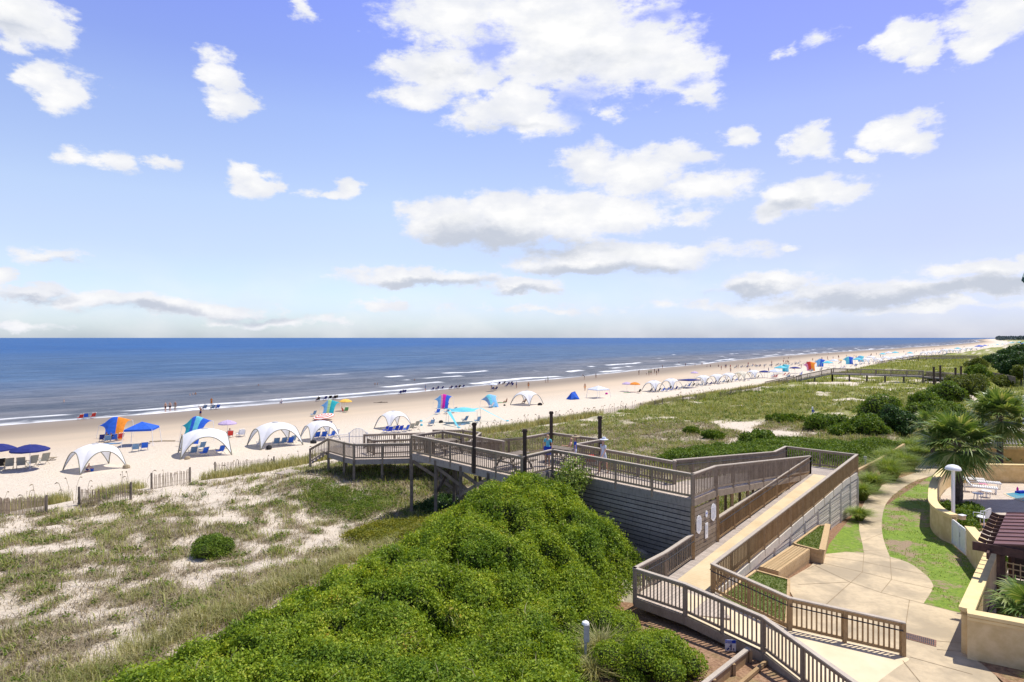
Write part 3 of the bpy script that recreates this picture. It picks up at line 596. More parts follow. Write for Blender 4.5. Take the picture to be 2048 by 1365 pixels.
def slab(parent, pts3, m, name='deck', th=.04):
    mb = MB(); n = len(pts3); mb.add([(p[0], p[1], p[2]) for p in pts3] + [(p[0], p[1], p[2] - th) for p in pts3], [tuple(range(n)), tuple(range(2 * n - 1, n - 1, -1))] + [(i, n + i, n + (i + 1) % n, (i + 1) % n) for i in range(n)])
    me = mb.mesh(name, m); bm = bmesh.new(); bm.from_mesh(me); bmesh.ops.triangulate(bm, faces=[f for f in bm.faces if len(f.verts) > 4]); bmesh.ops.recalc_face_normals(bm, faces=bm.faces); bm.to_mesh(me); bm.free()
    return link(name, me, parent)
def R3(k, p, z): x, y = Rk(k, p); return (x, y, z)
def zr(k): return .5 if k < 2.3 else min(1.78, .5 + (k - 2.3) * (1.28 / 17.8))          # the long ramp
DZ = 3.2
def zu(k): return DZ if k < 6.9 else max(1.80, DZ - (k - 6.9) * (1.40 / 13.2))             # the ramp above it
# --- the long access ramp
ramp = thing('access_ramp', 'long wooden access ramp with cream tread panels rising from the plaza to a high landing', 'ramp', (0, 0, 0))
slab(ramp, [R3(0, 0, .5), R3(0, 1.95, .5), R3(2.3, 1.95, .5), R3(2.3, 0, .5)], M['deck'], 'landing')
pw = slab(ramp, [R3(2.3, 0, .5), R3(2.3, 1.95, .5), R3(20.1, 1.95, 1.78), R3(20.1, 0, 1.78)], M['deck2'], 'ramp_deck')
slab(ramp, [R3(1.9, .42, .506), R3(1.9, 1.86, .506), R3(2.3, 1.86, .506), R3(2.3, .42, .506)], M['cream'], 'tread_panel', .004)
slab(ramp, [R3(2.3, .42, .506), R3(2.3, 1.86, .506), R3(20.1, 1.86, 1.786), R3(20.1, .22, 1.786)], M['cream'], 'tread_panel', .004)
slab(ramp, [R3(20.1, -2.27, 1.78), R3(20.1, 1.95, 1.78), R3(22.65, 1.95, 1.78), R3(22.7, -2.27, 1.78)], M['deck2'], 'landing')
Mpt = (9.2, 20.75); E1 = (12.24, 19.6)
C1 = Rk(2.3, 1.95); lowN = [(4.51, 22.97), (5.95, 21.5), (7.75, 19.3), (8.75, 16.2), (9.6, 13.2)]; lowZ = [.5, .5, .34, .12, .04]
slab(ramp, [(4.51, 22.97, .5), (5.95, 21.5, .5), R3(0, 1.95, .5)], M['deck'], 'landing')
slab(ramp, [(5.95, 21.5, .5), (7.4, 21.2, .5), (7.5, 23.3, .5), R3(1.0, 1.95, .5), R3(0, 1.95, .5)], M['deck'], 'landing')
slab(ramp, [(5.95, 21.5, .505), (7.75, 19.3, .34), (8.75, 16.2, .12), (9.6, 13.2, .04), (10.4, 13.2, .03), (10.4, 15.6, .03), (11.1, 18.0, .03), (12.35, 19.45, .03), (12.2, 19.7, .05), (9.15, 20.85, .33), (7.55, 23.3, .506), R3(1.6, 1.95, .506), R3(1.6, 1.2, .506)], M['coat'], 'coated_ramp_surface', .03)
railing(ramp, [(x, y, z) for (x, y), z in zip(lowN, lowZ)], M['rail'], M['cap'], handrail=None, step=1.7)
railing(ramp, [R3(2.3, 1.95, .5), (9.2, 20.75, .33), (12.24, 19.6, .04)], M['tanrail'], M['cap'], handrail=(-1, .82), step=1.9)
railing(ramp, [R3(0, 0, .5), R3(2.3, 0, .5), R3(4.55, 0, zr(4.55))], M['rail'], M['cap'], handrail=(-1, .8), end_posts=(False, False), step=2.2)
railing(ramp, [R3(7.05, 0, zr(7.05)), R3(20.1, 0, 1.78)], M['tanrail'], M['cap'], handrail=(-1, .82), step=1.9)
railing(ramp, [R3(2.3, 1.95, .5), R3(22.65, 1.95, 1.78)], M['tanrail'], M['cap'], end_posts=(False, True), step=1.75, handrail=(1, .82))
railing(ramp, [R3(22.65, 1.95, 1.78), R3(22.7, -2.27, 1.78)], M['rail'], M['cap'], end_posts=(False, True), step=2.1)
fascia(ramp, [R3(0, -.03, .5), (4.49, 22.93, .5), (5.93, 21.46, .5), (7.72, 19.25, .34), (8.71, 16.2, .14), (9.56, 13.2, .04)], M['rail'], .3)
fascia(ramp, [R3(0, -.03, .5), R3(2.3, -.03, .5), R3(20.1, -.03, 1.78)], M['rail'], .25)
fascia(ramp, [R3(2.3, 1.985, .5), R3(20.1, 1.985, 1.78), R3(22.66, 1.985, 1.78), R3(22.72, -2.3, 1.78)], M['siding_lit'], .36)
fascia(ramp, [R3(2.3, 1.98, .5), (9.2, 20.72, .33), (12.24, 19.57, .05)], M['tanrail'], .18)
# horizontal siding below the ramp's garden side
sid = MB()
z = 1.50; i = 0
while z > -1.0:
    top = z; k0 = 5.0
    while zr(k0) - .30 < top and k0 < 22: k0 += .1
    if k0 < 22.5:
        a = k0
        while a < 22.64:
            b = min([q for q in (6.4, 8.5, 10.6, 12.7, 14.8, 16.9, 19, 21, 22.66) if q > a + .05])
            ga = float(G0(Rk(a, 2)[1])); gb = float(G0(Rk(b, 2)[1]))
            if top > min(ga, gb) - .05: sid.beam(R3(a + .006, 1.96 + .012 * (i % 2), top - .085), R3(b - .006, 1.96 + .012 * (i % 2), top - .085), .03, .150)
            a = b; i += 1
    z -= .185
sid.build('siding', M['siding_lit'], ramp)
bk = MB(); bk.beam(R3(7, 1.90, -.4), R3(22.6, 1.90, -.4), .02, 1.6); bk.build('gap_shade', M['dark'], ramp)  # added dark sheet standing in for the shade behind the siding gaps
for k in (8.5, 10.6, 12.7, 14.8, 16.9, 19, 21, 22.63):
    mb = MB(); g_ = float(G0(Rk(k, 2)[1])); mb.beam(R3(k, 2.0, g_ - .3), R3(k, 2.0, zr(k) - .3), .09, .04 if k < 22 else .1); mb.build('batten', M['siding_lit'], ramp)
sid2 = MB(); z = 1.50
while z > -1.0:
    sid2.beam(R3(22.68, 1.9, z - .085), R3(22.72, -2.3, z - .085), .03, .165); z -= .185
sid2.build('end_siding', M['siding'], ramp)
# posts carrying the ramp above (seen through the gap)
# --- the upper deck with its return ramp
A_, B_, C_, D_, E_, F_ = (7.62, 26.4), (2.08, 32.2), (.47, 30.26), (-5.93, 36.96), (-4.27, 38.6), (-.48, 34.8)
J_, I_, G_, H_, K_ = (.74, 36.2), (2.37, 37.96), (5.14, 35.45), (3.4, 33.8), (7.54, 29.07)
bw = thing('boardwalk', 'large weathered grey boardwalk deck on posts with railings and four tall dark posts', 'boardwalk')
def u3(p, z=DZ): return (p[0], p[1], z)
slab(bw, [u3(p) for p in (A_, B_, C_, D_, E_, F_, J_, I_, G_, H_, K_, Rk(6.9, -2.0), Rk(6.9, 0))], M['deck'])
slab(bw, [R3(6.9, -2.0, DZ), R3(6.9, 0, DZ), R3(20.1, 0, 1.80), R3(20.1, -2.05, 1.80)], M['deck2'], 'return_ramp')
railing(bw, [R3(20.1, .0, 1.80), R3(6.9, .0, DZ), u3(A_)], M['rail'], M['cap'], end_posts=(True, True), step=1.9)
railing(bw, [u3(A_), u3(B_), u3(C_), u3(D_)], M['rail'], M['cap'], end_posts=(False, True), step=1.85)
railing(bw, [u3(D_), u3(E_), u3(F_)], M['rail'], M['cap'], end_posts=(False, True), step=1.85)
railing(bw, [u3(J_), u3(I_), u3(G_), u3(H_), u3(K_)], M['rail'], M['cap'], step=1.85)
railing(bw, [u3(K_), R3(6.9, -2.02, DZ), R3(20.1, -2.1, 1.80), R3(22.7, -2.27, 1.78)], M['rail'], M['cap'], end_posts=(False, True), step=1.9, handrail=(-1, .82))
fascia(bw, [R3(20.1, .02, 1.80), R3(6.9, .02, DZ), (A_[0] + .02, A_[1], DZ)], M['rail'], .28)
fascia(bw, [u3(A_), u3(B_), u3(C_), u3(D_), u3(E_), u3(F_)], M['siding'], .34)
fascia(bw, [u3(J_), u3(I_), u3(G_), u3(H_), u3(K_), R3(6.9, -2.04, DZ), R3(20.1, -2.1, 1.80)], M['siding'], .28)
for (x, y), n_ in (((-1.98, 32.8), 0), ((.62, 30.45), 1), ((2.37, 37.80), 2), ((4.98, 35.48), 3)):
    mb = MB(); mb.beam((x, y, DZ - .3), (x, y, 5.42), .19, .19); mb.box((x, y, 5.46), (.26, .26, .09)); mb.box((x, y, 5.53), (.20, .20, .05)); mb.build('tall_post', M['darkwood'], bw)
def side_wall(name, a, b, m, ztop, zbot, th=.035, parent=bw, pitch=.185, hb=.16, k_end=1.0):
    mb = MB(); a = Vector((a[0], a[1], 0)); b = Vector((b[0], b[1], 0)); z = ztop; i = 0
    while z > zbot:
        mb.beam(a + Vector((0, 0, z - hb / 2)), b + Vector((0, 0, z - hb / 2)), th + .006 * (i % 2), hb); z -= pitch; i += 1
    return mb.build(name, m, parent)
nrm = Vector((-(B_[1] - A_[1]), B_[0] - A_[0], 0)).normalized()
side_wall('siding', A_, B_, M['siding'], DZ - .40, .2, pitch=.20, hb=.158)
vb = MB(); inw = Vector((.70, .66, 0)) * .10; vb.beam(Vector((*A_, 1.45)) + inw, Vector((*B_, 1.45)) + inw, .02, 2.9); vb.build('gap_shade', M['dark'], bw)  # dark sheet added as the shaded void behind the deck siding
side_wall('sign_wall', Rk(4.72, 0), Rk(6.98, 0), M['rail'], DZ - .42, .55)
for k in (4.63, 7.02): mb = MB(); mb.beam(R3(k, 0, .2), R3(k, 0, DZ - .28), .15, .15); mb.build('corner_post', M['tanrail'], bw)
for k in (8.9, 10.8, 12.7, 14.6, 16.5):
    for p_ in (-.04, -2.0): mb = MB(); mb.beam(R3(k, p_ - .06, -.3), R3(k, p_ - .06, zu(k) - .1), .12, .12); mb.build('support_post', M['tanrail'], bw)
sup = [D_, (-4.3, 35.25), (-2.75, 33.6), (-1.2, 32.0), C_, (-4.6, 38.2), (-3.4, 36.6), (-1.8, 35.2), (-.2, 33.6), (1.0, 31.6), (1.6, 33.9), (.7, 36.0), (2.3, 37.8), (5.0, 35.4)]
for x, y in sup: mb = MB(); mb.beam((x, y, hz(x, y) - .4), (x, y, DZ - .1), .17, .17); mb.build('support_post', M['under'], bw)
for a, b in [((D_, 2.75), ((-3.4, 35.9), 1.4)), (((-4.3, 35.25), 2.75), ((-2.2, 34.2), 1.5)), (((-3.4, 36.6), 2.8), ((-4.3, 35.25), 1.2)), (((-2.75, 33.6), 2.75), ((-.9, 32.9), 1.7)), (((-1.2, 32), 2.8), ((-2.75, 33.6), 1.6))]:
    mb = MB(); mb.beam((a[0][0], a[0][1], a[1]), (b[0][0], b[0][1], b[1]), .05, .19); mb.build('brace', M['under'], bw)
jo = MB(); jo.beam((-5.5, 37.1, 2.95), (.6, 30.9, 2.95), .06, .24); jo.beam((-4.6, 38.1, 2.95), (1.4, 32, 2.95), .06, .24); jo.build('joists', M['under'], bw)
# --- the lower walkway and its steps on the beach side
LZ = 1.70
lw = thing('boardwalk', 'lower weathered boardwalk landing with steps down to the beach and a white gate', 'boardwalk')
L1, L2, L3, L4, L5 = (-13.24, 45.15), (-11.65, 43.46), (-10.77, 42.66), (-6.97, 43.05), (-4.9, 43.2)
slab(lw, [u3(p, LZ) for p in (L1, L2, L3, L4, L5, (-3.0, 43.6), (-2.4, 47.9), (-3.83, 49.2), (-13.3, 49.4), (-14.3, 46.4))], M['deck3'])
slab(lw, [u3(F_, DZ - .002), u3(J_, DZ - .002), (-3.0, 43.6, LZ + .002), (-4.9, 43.2, LZ + .002)], M['deck3'], 'sloping_deck')
railing(lw, [u3(L1, LZ), u3(L2, LZ), u3(L3, LZ), u3(L4, LZ), u3(L5, LZ), u3(F_)], M['rail'], M['cap'], end_posts=(True, False), step=1.3 * 1.5)
railing(lw, [u3(J_), (-3.0, 43.6, LZ)], M['rail'], M['cap'], end_posts=(False, True), step=2)
railing(lw, [(-3.0, 43.6, LZ), (-2.4, 47.9, LZ), (-3.83, 49.2, LZ), (-6.2, 49.3, LZ)], M['rail'], M['cap'], step=2, end_posts=(False, True))
railing(lw, [(-10.39, 45.15, LZ), (-9.76, 44.26, LZ), (-7.28, 44.9, LZ), (-4.9, 45.1, LZ)], M['rail'], M['cap'], step=2)
railing(lw, [(-11.1, 47.0, LZ), (-6.7, 47.8, LZ)], M['rail'], M['cap'], step=2)
fascia(lw, [u3(L1, LZ), u3(L2, LZ), u3(L3, LZ), u3(L4, LZ), u3(L5, LZ), u3(F_)], M['siding'], .3)
for x, y in (L1, L2, L3, (-8.9, 42.9), L4, L5, (-3.6, 40.4), (-2.2, 37.7), (-13.0, 49.2), (-4.0, 49.0), (-2.6, 47.5)):
    mb = MB(); mb.beam((x, y, hz(x, y) - .3), (x, y, LZ - .04), .15, .15); mb.build('support_post', M['under'], lw)
for i in range(5):
    z = LZ - .17 * (i + 1); o_ = .30 * (i + 1); mb = MB(); d_ = Vector((-.93, .37, 0)); a = Vector((*L1, z)) + d_ * o_; b = Vector((-14.3 + .6, 46.4 + .35, z)) + d_ * o_
    mb.beam(a, b, .30, .04); mb.build('step', M['deck3'], lw)
railing(lw, [u3(L1, LZ), (-14.75, 45.75, LZ - .85)], M['rail'], M['cap'], end_posts=(False, True), step=3)
bd = MB(); bd.box((-16.1, 46.6, hz(-16.1, 46.6) + .12), (2.6, 1.5, .06), -.38); bd.build('beach_mat', M['deck3'], lw)
gt = thing('metal_gate', 'white arched metal gate with picket wings on the lower boardwalk', 'gate', (0, 0, 0))
def picket(name, x0, x1, y0, y1, hfun, n):
    mb = MB()
    for i in range(n + 1):
        f = i / n; x = x0 + (x1 - x0) * f; y = y0 + (y1 - y0) * f; mb.beam((x, y, LZ), (x, y, LZ + hfun(f)), .03, .03)
    for zz_ in (.12, .8): mb.beam((x0, y0, LZ + zz_), (x1, y1, LZ + zz_), .03, .04)
    arc = [(x0 + (x1 - x0) * i / 16, y0 + (y1 - y0) * i / 16, LZ + hfun(i / 16)) for i in range(17)]; mb.tube(arc, .022, 5); return mb.build(name, M['white'], gt)
picket('gate_leaf', -12.35, -11.05, 47.6, 47.6, lambda f: 1.0 + .42 * math.sin(PI * f) ** .7, 12)
picket('fence_wing', -13.3, -12.4, 47.0, 47.6, lambda f: 1.0, 7); picket('fence_wing', -11.0, -9.9, 47.6, 47.4, lambda f: 1.0, 8)
for x, y in ((-12.38, 47.6), (-11.02, 47.6)): mb = MB(); mb.beam((x, y, LZ - .05), (x, y, LZ + 1.12), .08, .08); mb.build('gate_post', M['white'], gt)
# --- notices on the sign wall
def plaque(label, cat, k, z, w_, h_, shape, m, text=(), tm=None, group=None, emblem=None):
    """flat board on the ramp side of the sign wall, with raised lettering"""
    x, y = Rk(k, .035); n = Vector((*EV, 0)); u = Vector((*DV, 0)); c = Vector((x, y, z)); T_o = thing('notice_board', label, cat, c, 0, group)
    if shape == 'round': out = [(w_ / 2 * math.cos(a), h_ / 2 * math.sin(a)) for a in [2 * PI * i / 20 for i in range(20)]]
    elif shape == 'shield':
        out = [(-w_ / 2, h_ * .28), (-w_ * .3, h_ * .44), (0, h_ * .5), (w_ * .3, h_ * .44), (w_ / 2, h_ * .28), (w_ / 2, -h_ * .3), (w_ * .28, -h_ * .42), (0, -h_ * .5), (-w_ * .28, -h_ * .42), (-w_ / 2, -h_ * .3)]
    else: out = [(-w_ / 2, -h_ / 2), (w_ / 2, -h_ / 2), (w_ / 2, h_ / 2), (-w_ / 2, h_ / 2)]
    mb = MB(); N = len(out); fr = [tuple(u * a + Vector((0, 0, b)) + n * .025) for a, b in out]; bk_ = [tuple(u * a + Vector((0, 0, b))) for a, b in out]
    mb.add(fr + bk_, [tuple(range(N)), tuple(range(2 * N - 1, N - 1, -1))] + [(i, N + i, N + (i + 1) % N, (i + 1) % N) for i in range(N)]); mb.build('panel', m, T_o)
    mb = MB()
    for (a0, b0, a1, b1) in text: mb.beam(u * a0 + Vector((0, 0, b0)) + n * .027, u * a1 + Vector((0, 0, b1)) + n * .027, .004, .018)
    if text: mb.build('lettering', tm or M['grey'], T_o)
    return T_o
def lines(w_, h_, n, top=.25): return [(-w_ * .36, h_ * (top - .62 * i / n), w_ * (.36 - .1 * random.random()), h_ * (top - .62 * i / n)) for i in range(n)]
plaque('white shield shaped notice beside the tan corner post, dark emblem at its top', 'notice', 5.12, 2.02, .46, .80, 'shield', M['white'], lines(.46, .8, 9) + [(-.04, .30, .05, .30), (-.05, .27, .04, .27)], M['grey'])
plaque('white shield shaped notice next to the second post, higher than the other', 'notice', 6.55, 2.25, .48, .78, 'shield', M['white'], lines(.48, .78, 9) + [(-.04, .28, .05, .28)], M['grey'])
plaque('small oval blue and white notice between the two shields', 'notice', 5.85, 2.32, .22, .30, 'round', M['white'], [(-.07, .05, .07, .05), (-.06, .02, .06, .02)], M['blue'])
plaque('narrow upright white notice below the oval one', 'notice', 5.85, 1.60, .26, .66, 'rect', M['white'], lines(.26, .66, 8, .36), M['grey'])
def inside(poly, x, y):
    c = np.zeros(x.shape, bool); n = len(poly)
    for i in range(n):
        x0, y0 = poly[i]; x1, y1 = poly[(i + 1) % n]
        cond = ((y0 > y) != (y1 > y)); xi = (x1 - x0) * (y - y0) / ((y1 - y0) if y1 != y0 else 1e-9) + x0; c ^= cond & (x < xi)
    return c
# --- timber bench and turf planters in front of the ramp
def tbox(mb, a, b, w_, z0, z1):
    n = max(1, round((z1 - z0) / .19)); h_ = (z1 - z0) / n
    for i in range(n): mb.beam((a[0], a[1], z0 + h_ * (i + .5)), (b[0], b[1], z0 + h_ * (i + .5)), w_ + .004 * (i % 2), h_ - .008)
def gz(p): return float(G0(p[1]))
bench = thing('timber_bench', 'long new timber bench box beside the plaza below the ramp', 'bench')
b0, b1 = (13.65, 28.72), (11.05, 26.0); inn = Vector((-.72, .69, 0)) * .78
mb = MB(); tbox(mb, b0, b1, .05, gz(b0) - .1, .27); mb.build('front_boards', M['timber'], bench)
mb = MB(); tbox(mb, b1, (b1[0] + inn.x, b1[1] + inn.y), .05, gz(b1) - .1, .27); mb.build('end_boards', M['timber'], bench)
mb = MB()
for i in range(6):
    o_ = inn * ((i + .5) / 6.2) ; mb.beam((b0[0] + o_.x, b0[1] + o_.y, .29), (b1[0] + o_.x, b1[1] + o_.y, .29), .155, .04)
mb.build('seat', M['timber'], bench)
def planter(label, cor, z1, thick=.10, cap_idx=(), labelt=''):
    t_ = thing('turf_planter', label, 'planter'); n = len(cor); mb = MB()
    for i in range(n):
        a, b = cor[i], cor[(i + 1) % n]; tbox(mb, a, b, thick, min(gz(a), gz(b)) - .15, z1)
    mb.build('timber_wall', M['timber'], t_)
    for i in cap_idx: mb = MB(); a, b = cor[i], cor[(i + 1) % n]; mb.beam((*a, z1 + .02), (*b, z1 + .02), .26, .04); mb.build('cap_board', M['timber'], t_)
    cx = sum(c[0] for c in cor) / n; cy = sum(c[1] for c in cor) / n
    pts = [(cx + (c[0] - cx) * .97, cy + (c[1] - cy) * .97, z1 - .06) for c in cor]; slab(t_, pts, M['turf'], 'turf', .05); pp = np.array([(q[0], q[1]) for q in pts]); c_ = RNG.uniform(pp.min(0), pp.max(0), (9000, 2)); c_ = c_[inside([tuple(q) for q in pp], c_[:, 0], c_[:, 1])]; P_ = np.column_stack([c_, np.full(len(c_), z1 - .055)]); link('grass_blades', quads_mesh('grass_blades', leaf_arrays(P_, unit(RNG.normal(0, .8, P_.shape) + [[0, 0, .6]]), RNG.uniform(.05, .11, len(P_)), np.full(len(P_), .03)), [M['herb']]), t_); return t_
planter('grass topped planter between the bench and the ramp wall, with a sloping timber cap', [(14.1, 28.45), (16.35, 32.4), Rk(14.5, 2.12), Rk(10.8, 2.12), (13.35, 29.35)], .33, cap_idx=(0,))
planter('square grass topped planter enclosed by the two ramp railings', [R3(2.35, 2.10, 0)[:2], Rk(6.1, 2.10), (11.1, 25.1), (9.95, 22.6), (9.25, 21.1)], .33)
# --- drain grate
dg = thing('drain_grate', 'rectangular rusty metal drain grate set in the plaza', 'grate')
g4 = [onplane(u, v) for u, v in ((1807.5, 1265), (1873, 1282), (1872.5, 1295), (1809, 1278))]
def gq(f, g): return (g4[0] * (1 - f) + g4[1] * f) * (1 - g) + (g4[3] * (1 - f) + g4[2] * f) * g
mb = MB(); up_ = Vector((0, 0, .022)); mb.add([g4[i] + up_ for i in range(4)], [(0, 3, 2, 1)]); mb.build('frame', mat('rusty_iron', (.20, .11, .08), .8, .3, 8), dg)
mb = MB()
for i in range(15):
    for g0_, g1_ in ((.10, .46), (.54, .90)):
        f0 = .055 + .9 * i / 15; f1 = f0 + .036; mb.add([gq(f0, g0_) + up_ * 1.3, gq(f1, g0_) + up_ * 1.3, gq(f1, g1_) + up_ * 1.3, gq(f0, g1_) + up_ * 1.3], [(0, 3, 2, 1)])
mb.build('slots', M['dark'], dg)
# --- retaining timbers at the bottom of the picture
rt = thing('retaining_wall', 'low timber retaining wall in the pine straw at the foot of the ramp', 'retaining wall')
a = atz(1497, 1297, .42); b = a + Vector((-1.9, -1.95, .05)) * 1.5; mb = MB(); mb.beam(a, b, .14, .05); mb.build('cap_board', M['cap'], rt)
mb = MB(); mb.beam(a + Vector((.02, 0, -.2)), b + Vector((.02, 0, -.2)), .05, .34); mb.build('boards', M['tanrail'], rt)
for f in (.02, .3, .6, .95): q_ = a + (b - a) * f + Vector((.08, -.03, -.2)); mb = MB(); mb.beam(q_ - Vector((0, 0, .25)), q_ + Vector((0, 0, .17)), .09, .09); mb.build('post', M['tanrail'], rt)
mb = MB(); mb.beam(a + Vector((.45, -.25, -.28)), b + Vector((.45, -.25, -.28)), .1, .1); mb.build('lower_timber', M['tanrail'], rt)
# --- dog sign
q_ = atz(1461, 1304, .02); sg = thing('dog_sign', 'small blue and white sign with a person walking a dog, in the pine straw', 'sign', (q_.x, q_.y, q_.z)); fwd = Vector((-.25, -.95, .1)).normalized()
mb = MB(); mb.box((0, 0, .20), (.34, .012, .36), -.1); mb.build('panel', M['white'], sg)
mb = MB(); mb.box((0, -.012, .325), (.32, .006, .10), -.1); mb.build('blue_band', M['royal'], sg)
mb = MB()
for i in range(9): mb.box((-.13 + .032 * i, -.018, .345), (.014, .004, .022), -.1); mb.box((-.12 + .03 * i, -.018, .308), (.014, .004, .022), -.1)
mb.build('lettering', M['white'], sg)
mb = MB(); mb.lathe([(.0, .25), (.018, .243), (.018, .225), (0, .215)], 6, (.01, -.02, 0)); mb.beam((.01, -.02, .14), (.01, -.02, .22), .035, .01); mb.beam((.0, -.02, .06), (.01, -.02, .15), .016, .01); mb.beam((.03, -.02, .06), (.015, -.02, .15), .016, .01)
mb.beam((.01, -.02, .2), (-.05, -.02, .17), .012, .01); mb.beam((-.11, -.02, .075), (-.05, -.02, .13), .02, .03); mb.beam((.09, -.02, .06), (.09, -.02, .12), .02, .02); mb.build('figures', M['navy'], sg)
mb = MB(); mb.beam((0, .02, -.2), (0, .02, .05), .03, .03); mb.build('stake', M['alu'], sg)
# --- small posts
q_ = atz(1171, 1330, .15)
up = thing('utility_post', 'slim grey and white utility post standing among the bushes', 'post', (q_.x, q_.y, 0)); mb = MB(); mb.beam((0, 0, -.2), (0, 0, 1.25), .07, .07); mb.build('post', M['grey'], up)
mb = MB(); mb.box((.03, 0, 1.10), (.16, .12, .5)); mb.build('box', M['grey'], up); mb = MB(); mb.lathe([(.0, 1.50), (.10, 1.44), (.12, 1.38), (.05, 1.36)], 10); mb.build('cap', M['white'], up)
q_ = at(1625, 838); sp_ = thing('marker_post', 'white post with a round blue emblem among the dunes', 'sign post', q_); mb = MB(); mb.beam((0, 0, -.3), (0, 0, 1.32), .14, .14); mb.lathe([(.0, 1.47), (.10, 1.42), (.11, 1.33), (.06, 1.31)], 10); mb.build('post', M['white'], sp_)
def disc(mb, c, r, n=16, th=.02, dirx=Vector((1, 0, 0)), nr=Vector((0, -1, 0))):
    c = Vector(c); z_ = Vector((0, 0, 1)); fr = [c + nr * th + dirx * r * math.cos(2 * PI * i / n) + z_ * r * math.sin(2 * PI * i / n) for i in range(n)]; bk_ = [c + dirx * r * math.cos(2 * PI * i / n) + z_ * r * math.sin(2 * PI * i / n) for i in range(n)]
    mb.add(fr + bk_, [tuple(range(n)), tuple(range(2 * n - 1, n - 1, -1))] + [(i, n + i, n + (i + 1) % n, (i + 1) % n) for i in range(n)]); return mb
mb = disc(MB(), (.05, -.075, .95), .17); mb.build('emblem', M['royal'], sp_); mb = MB(); mb.beam((.0, -.10, .88), (.1, -.10, .9), .01, .04); mb.beam((.04, -.10, .9), (.07, -.10, 1.04), .01, .04); mb.build('symbol', M['white'], sp_)
q_ = at(1731, 938); gp = thing('grey_post', 'short weathered grey post with a small box at the end of the ramp landing', 'post', q_); mb = MB(); mb.beam((0, 0, -.3), (0, 0, 1.05), .09, .09); mb.build('post', M['grey'], gp); mb = MB(); mb.box((-.06, -.06, .92), (.22, .12, .26)); mb.build('box', M['grey'], gp)
# --- long timber edging wall running away from the ramp
te = thing('timber_edging', 'long railroad tie edging wall running away between dune shrubs and tall grass', 'edging wall'); kk = 22.75; ez = -.9; 
while kk < 50:
    b = min(kk + 2.6, 50); a3 = R3(kk + .01, -.45, 0); b3 = R3(b - .01, -.45, 0); ga = float(G0(min(a3[1], 53))) ; gb = float(G0(min(b3[1], 53)))
    for zz_ in (.12, .34, .56, .78): mb = MB(); mb.beam((a3[0], a3[1], ga + zz_), (b3[0], b3[1], gb + zz_), .2, .2); mb.build('timber', M['timber'] if zz_ > .7 else M['rail'], te)
    kk = b
# --- the farther boardwalks
def far_walk(label, pts, posts_h, tall=()):
    t_ = thing('boardwalk', label, 'boardwalk'); wd = 1.9
    pts = [Vector(p) for p in pts]
    for a, b in zip(pts, pts[1:]):
        d = (b - a); d.z = 0; d.normalize(); s_ = Vector((-d.y, d.x, 0)) * wd / 2
        mb = MB(); mb.add([a - s_, b - s_, b + s_, a + s_, a - s_ - Vector((0, 0, .3)), b - s_ - Vector((0, 0, .3)), b + s_ - Vector((0, 0, .3)), a + s_ - Vector((0, 0, .3))], [(0, 1, 2, 3), (7, 6, 5, 4), (0, 4, 5, 1), (2, 6, 7, 3), (1, 5, 6, 2), (3, 7, 4, 0)]); mb.build('deck', M['siding'], t_)
        for sd in (-1, 1): railing(t_, [a + s_ * sd, b + s_ * sd], M['rail'], M['cap'], step=3.0, gap=.22)
        n = max(2, int((b - a).length / 3.2))
        for i in range(n + 1):
            q = a + (b - a) * (i / n)
            if q.z - hz(q.x, q.y) > .4: mb = MB(); mb.beam((q.x, q.y, hz(q.x, q.y) - .3), (q.x, q.y, q.z - .1), .25, .25); mb.build('support_post', M['under'], t_)
    for x, y, z0, z1 in tall: mb = MB(); mb.beam((x, y, z0), (x, y, z1), .24, .24); mb.box((x, y, z1 + .05), (.34, .34, .12)); mb.build('tall_post', M['darkwood'], t_)
    return t_
p0 = atz(1664.5, 746.5, 2.2); p1 = atz(1846, 752, 2.2); p2 = atz(1925, 757, 2.2)
far_walk('distant boardwalk crossing the green dunes, its ramp running down to the beach', [(p1.x, p1.y, 2.2), (p0.x, p0.y, 2.2), (p0.x - 5.5, p0.y + 4.8, .3), (p0.x - 7.5, p0.y + 16, -1.9)], 3,
         [(*atz(u, v, 4.7)[:2], 1.6, 4.7) for u, v in ((1867.5, 735.5), (1880.5, 732.5), (1911, 737), (1922, 734))])
def at_z_line(u0, v0, u1, v1, z, label):
    a = atz(u0, v0, z); b = atz(u1, v1, z); return far_walk(label, [a, b], 3)
at_z_line(1846, 753, 1925, 759, 1.9, 'short distant boardwalk platform under four tall dark posts')
q0 = atz(1836, 716, 1.6); q1 = atz(1955, 716.5, 1.6)
far_walk('second distant boardwalk, thin and brown, crossing the far dunes', [(q1.x, q1.y, 1.6), (q0.x, q0.y, 1.6), (q0.x - 9, q0.y + 14, -1.8)], 3)
q0 = atz(1985, 754, .8); q1 = atz(2030, 764, .8); fr_ = thing('wooden_rail', 'short dark wooden walkway rail among the bushes at the right edge', 'rail'); railing(fr_, [q0, q1], M['under'], M['under'], step=2.5, gap=.2)
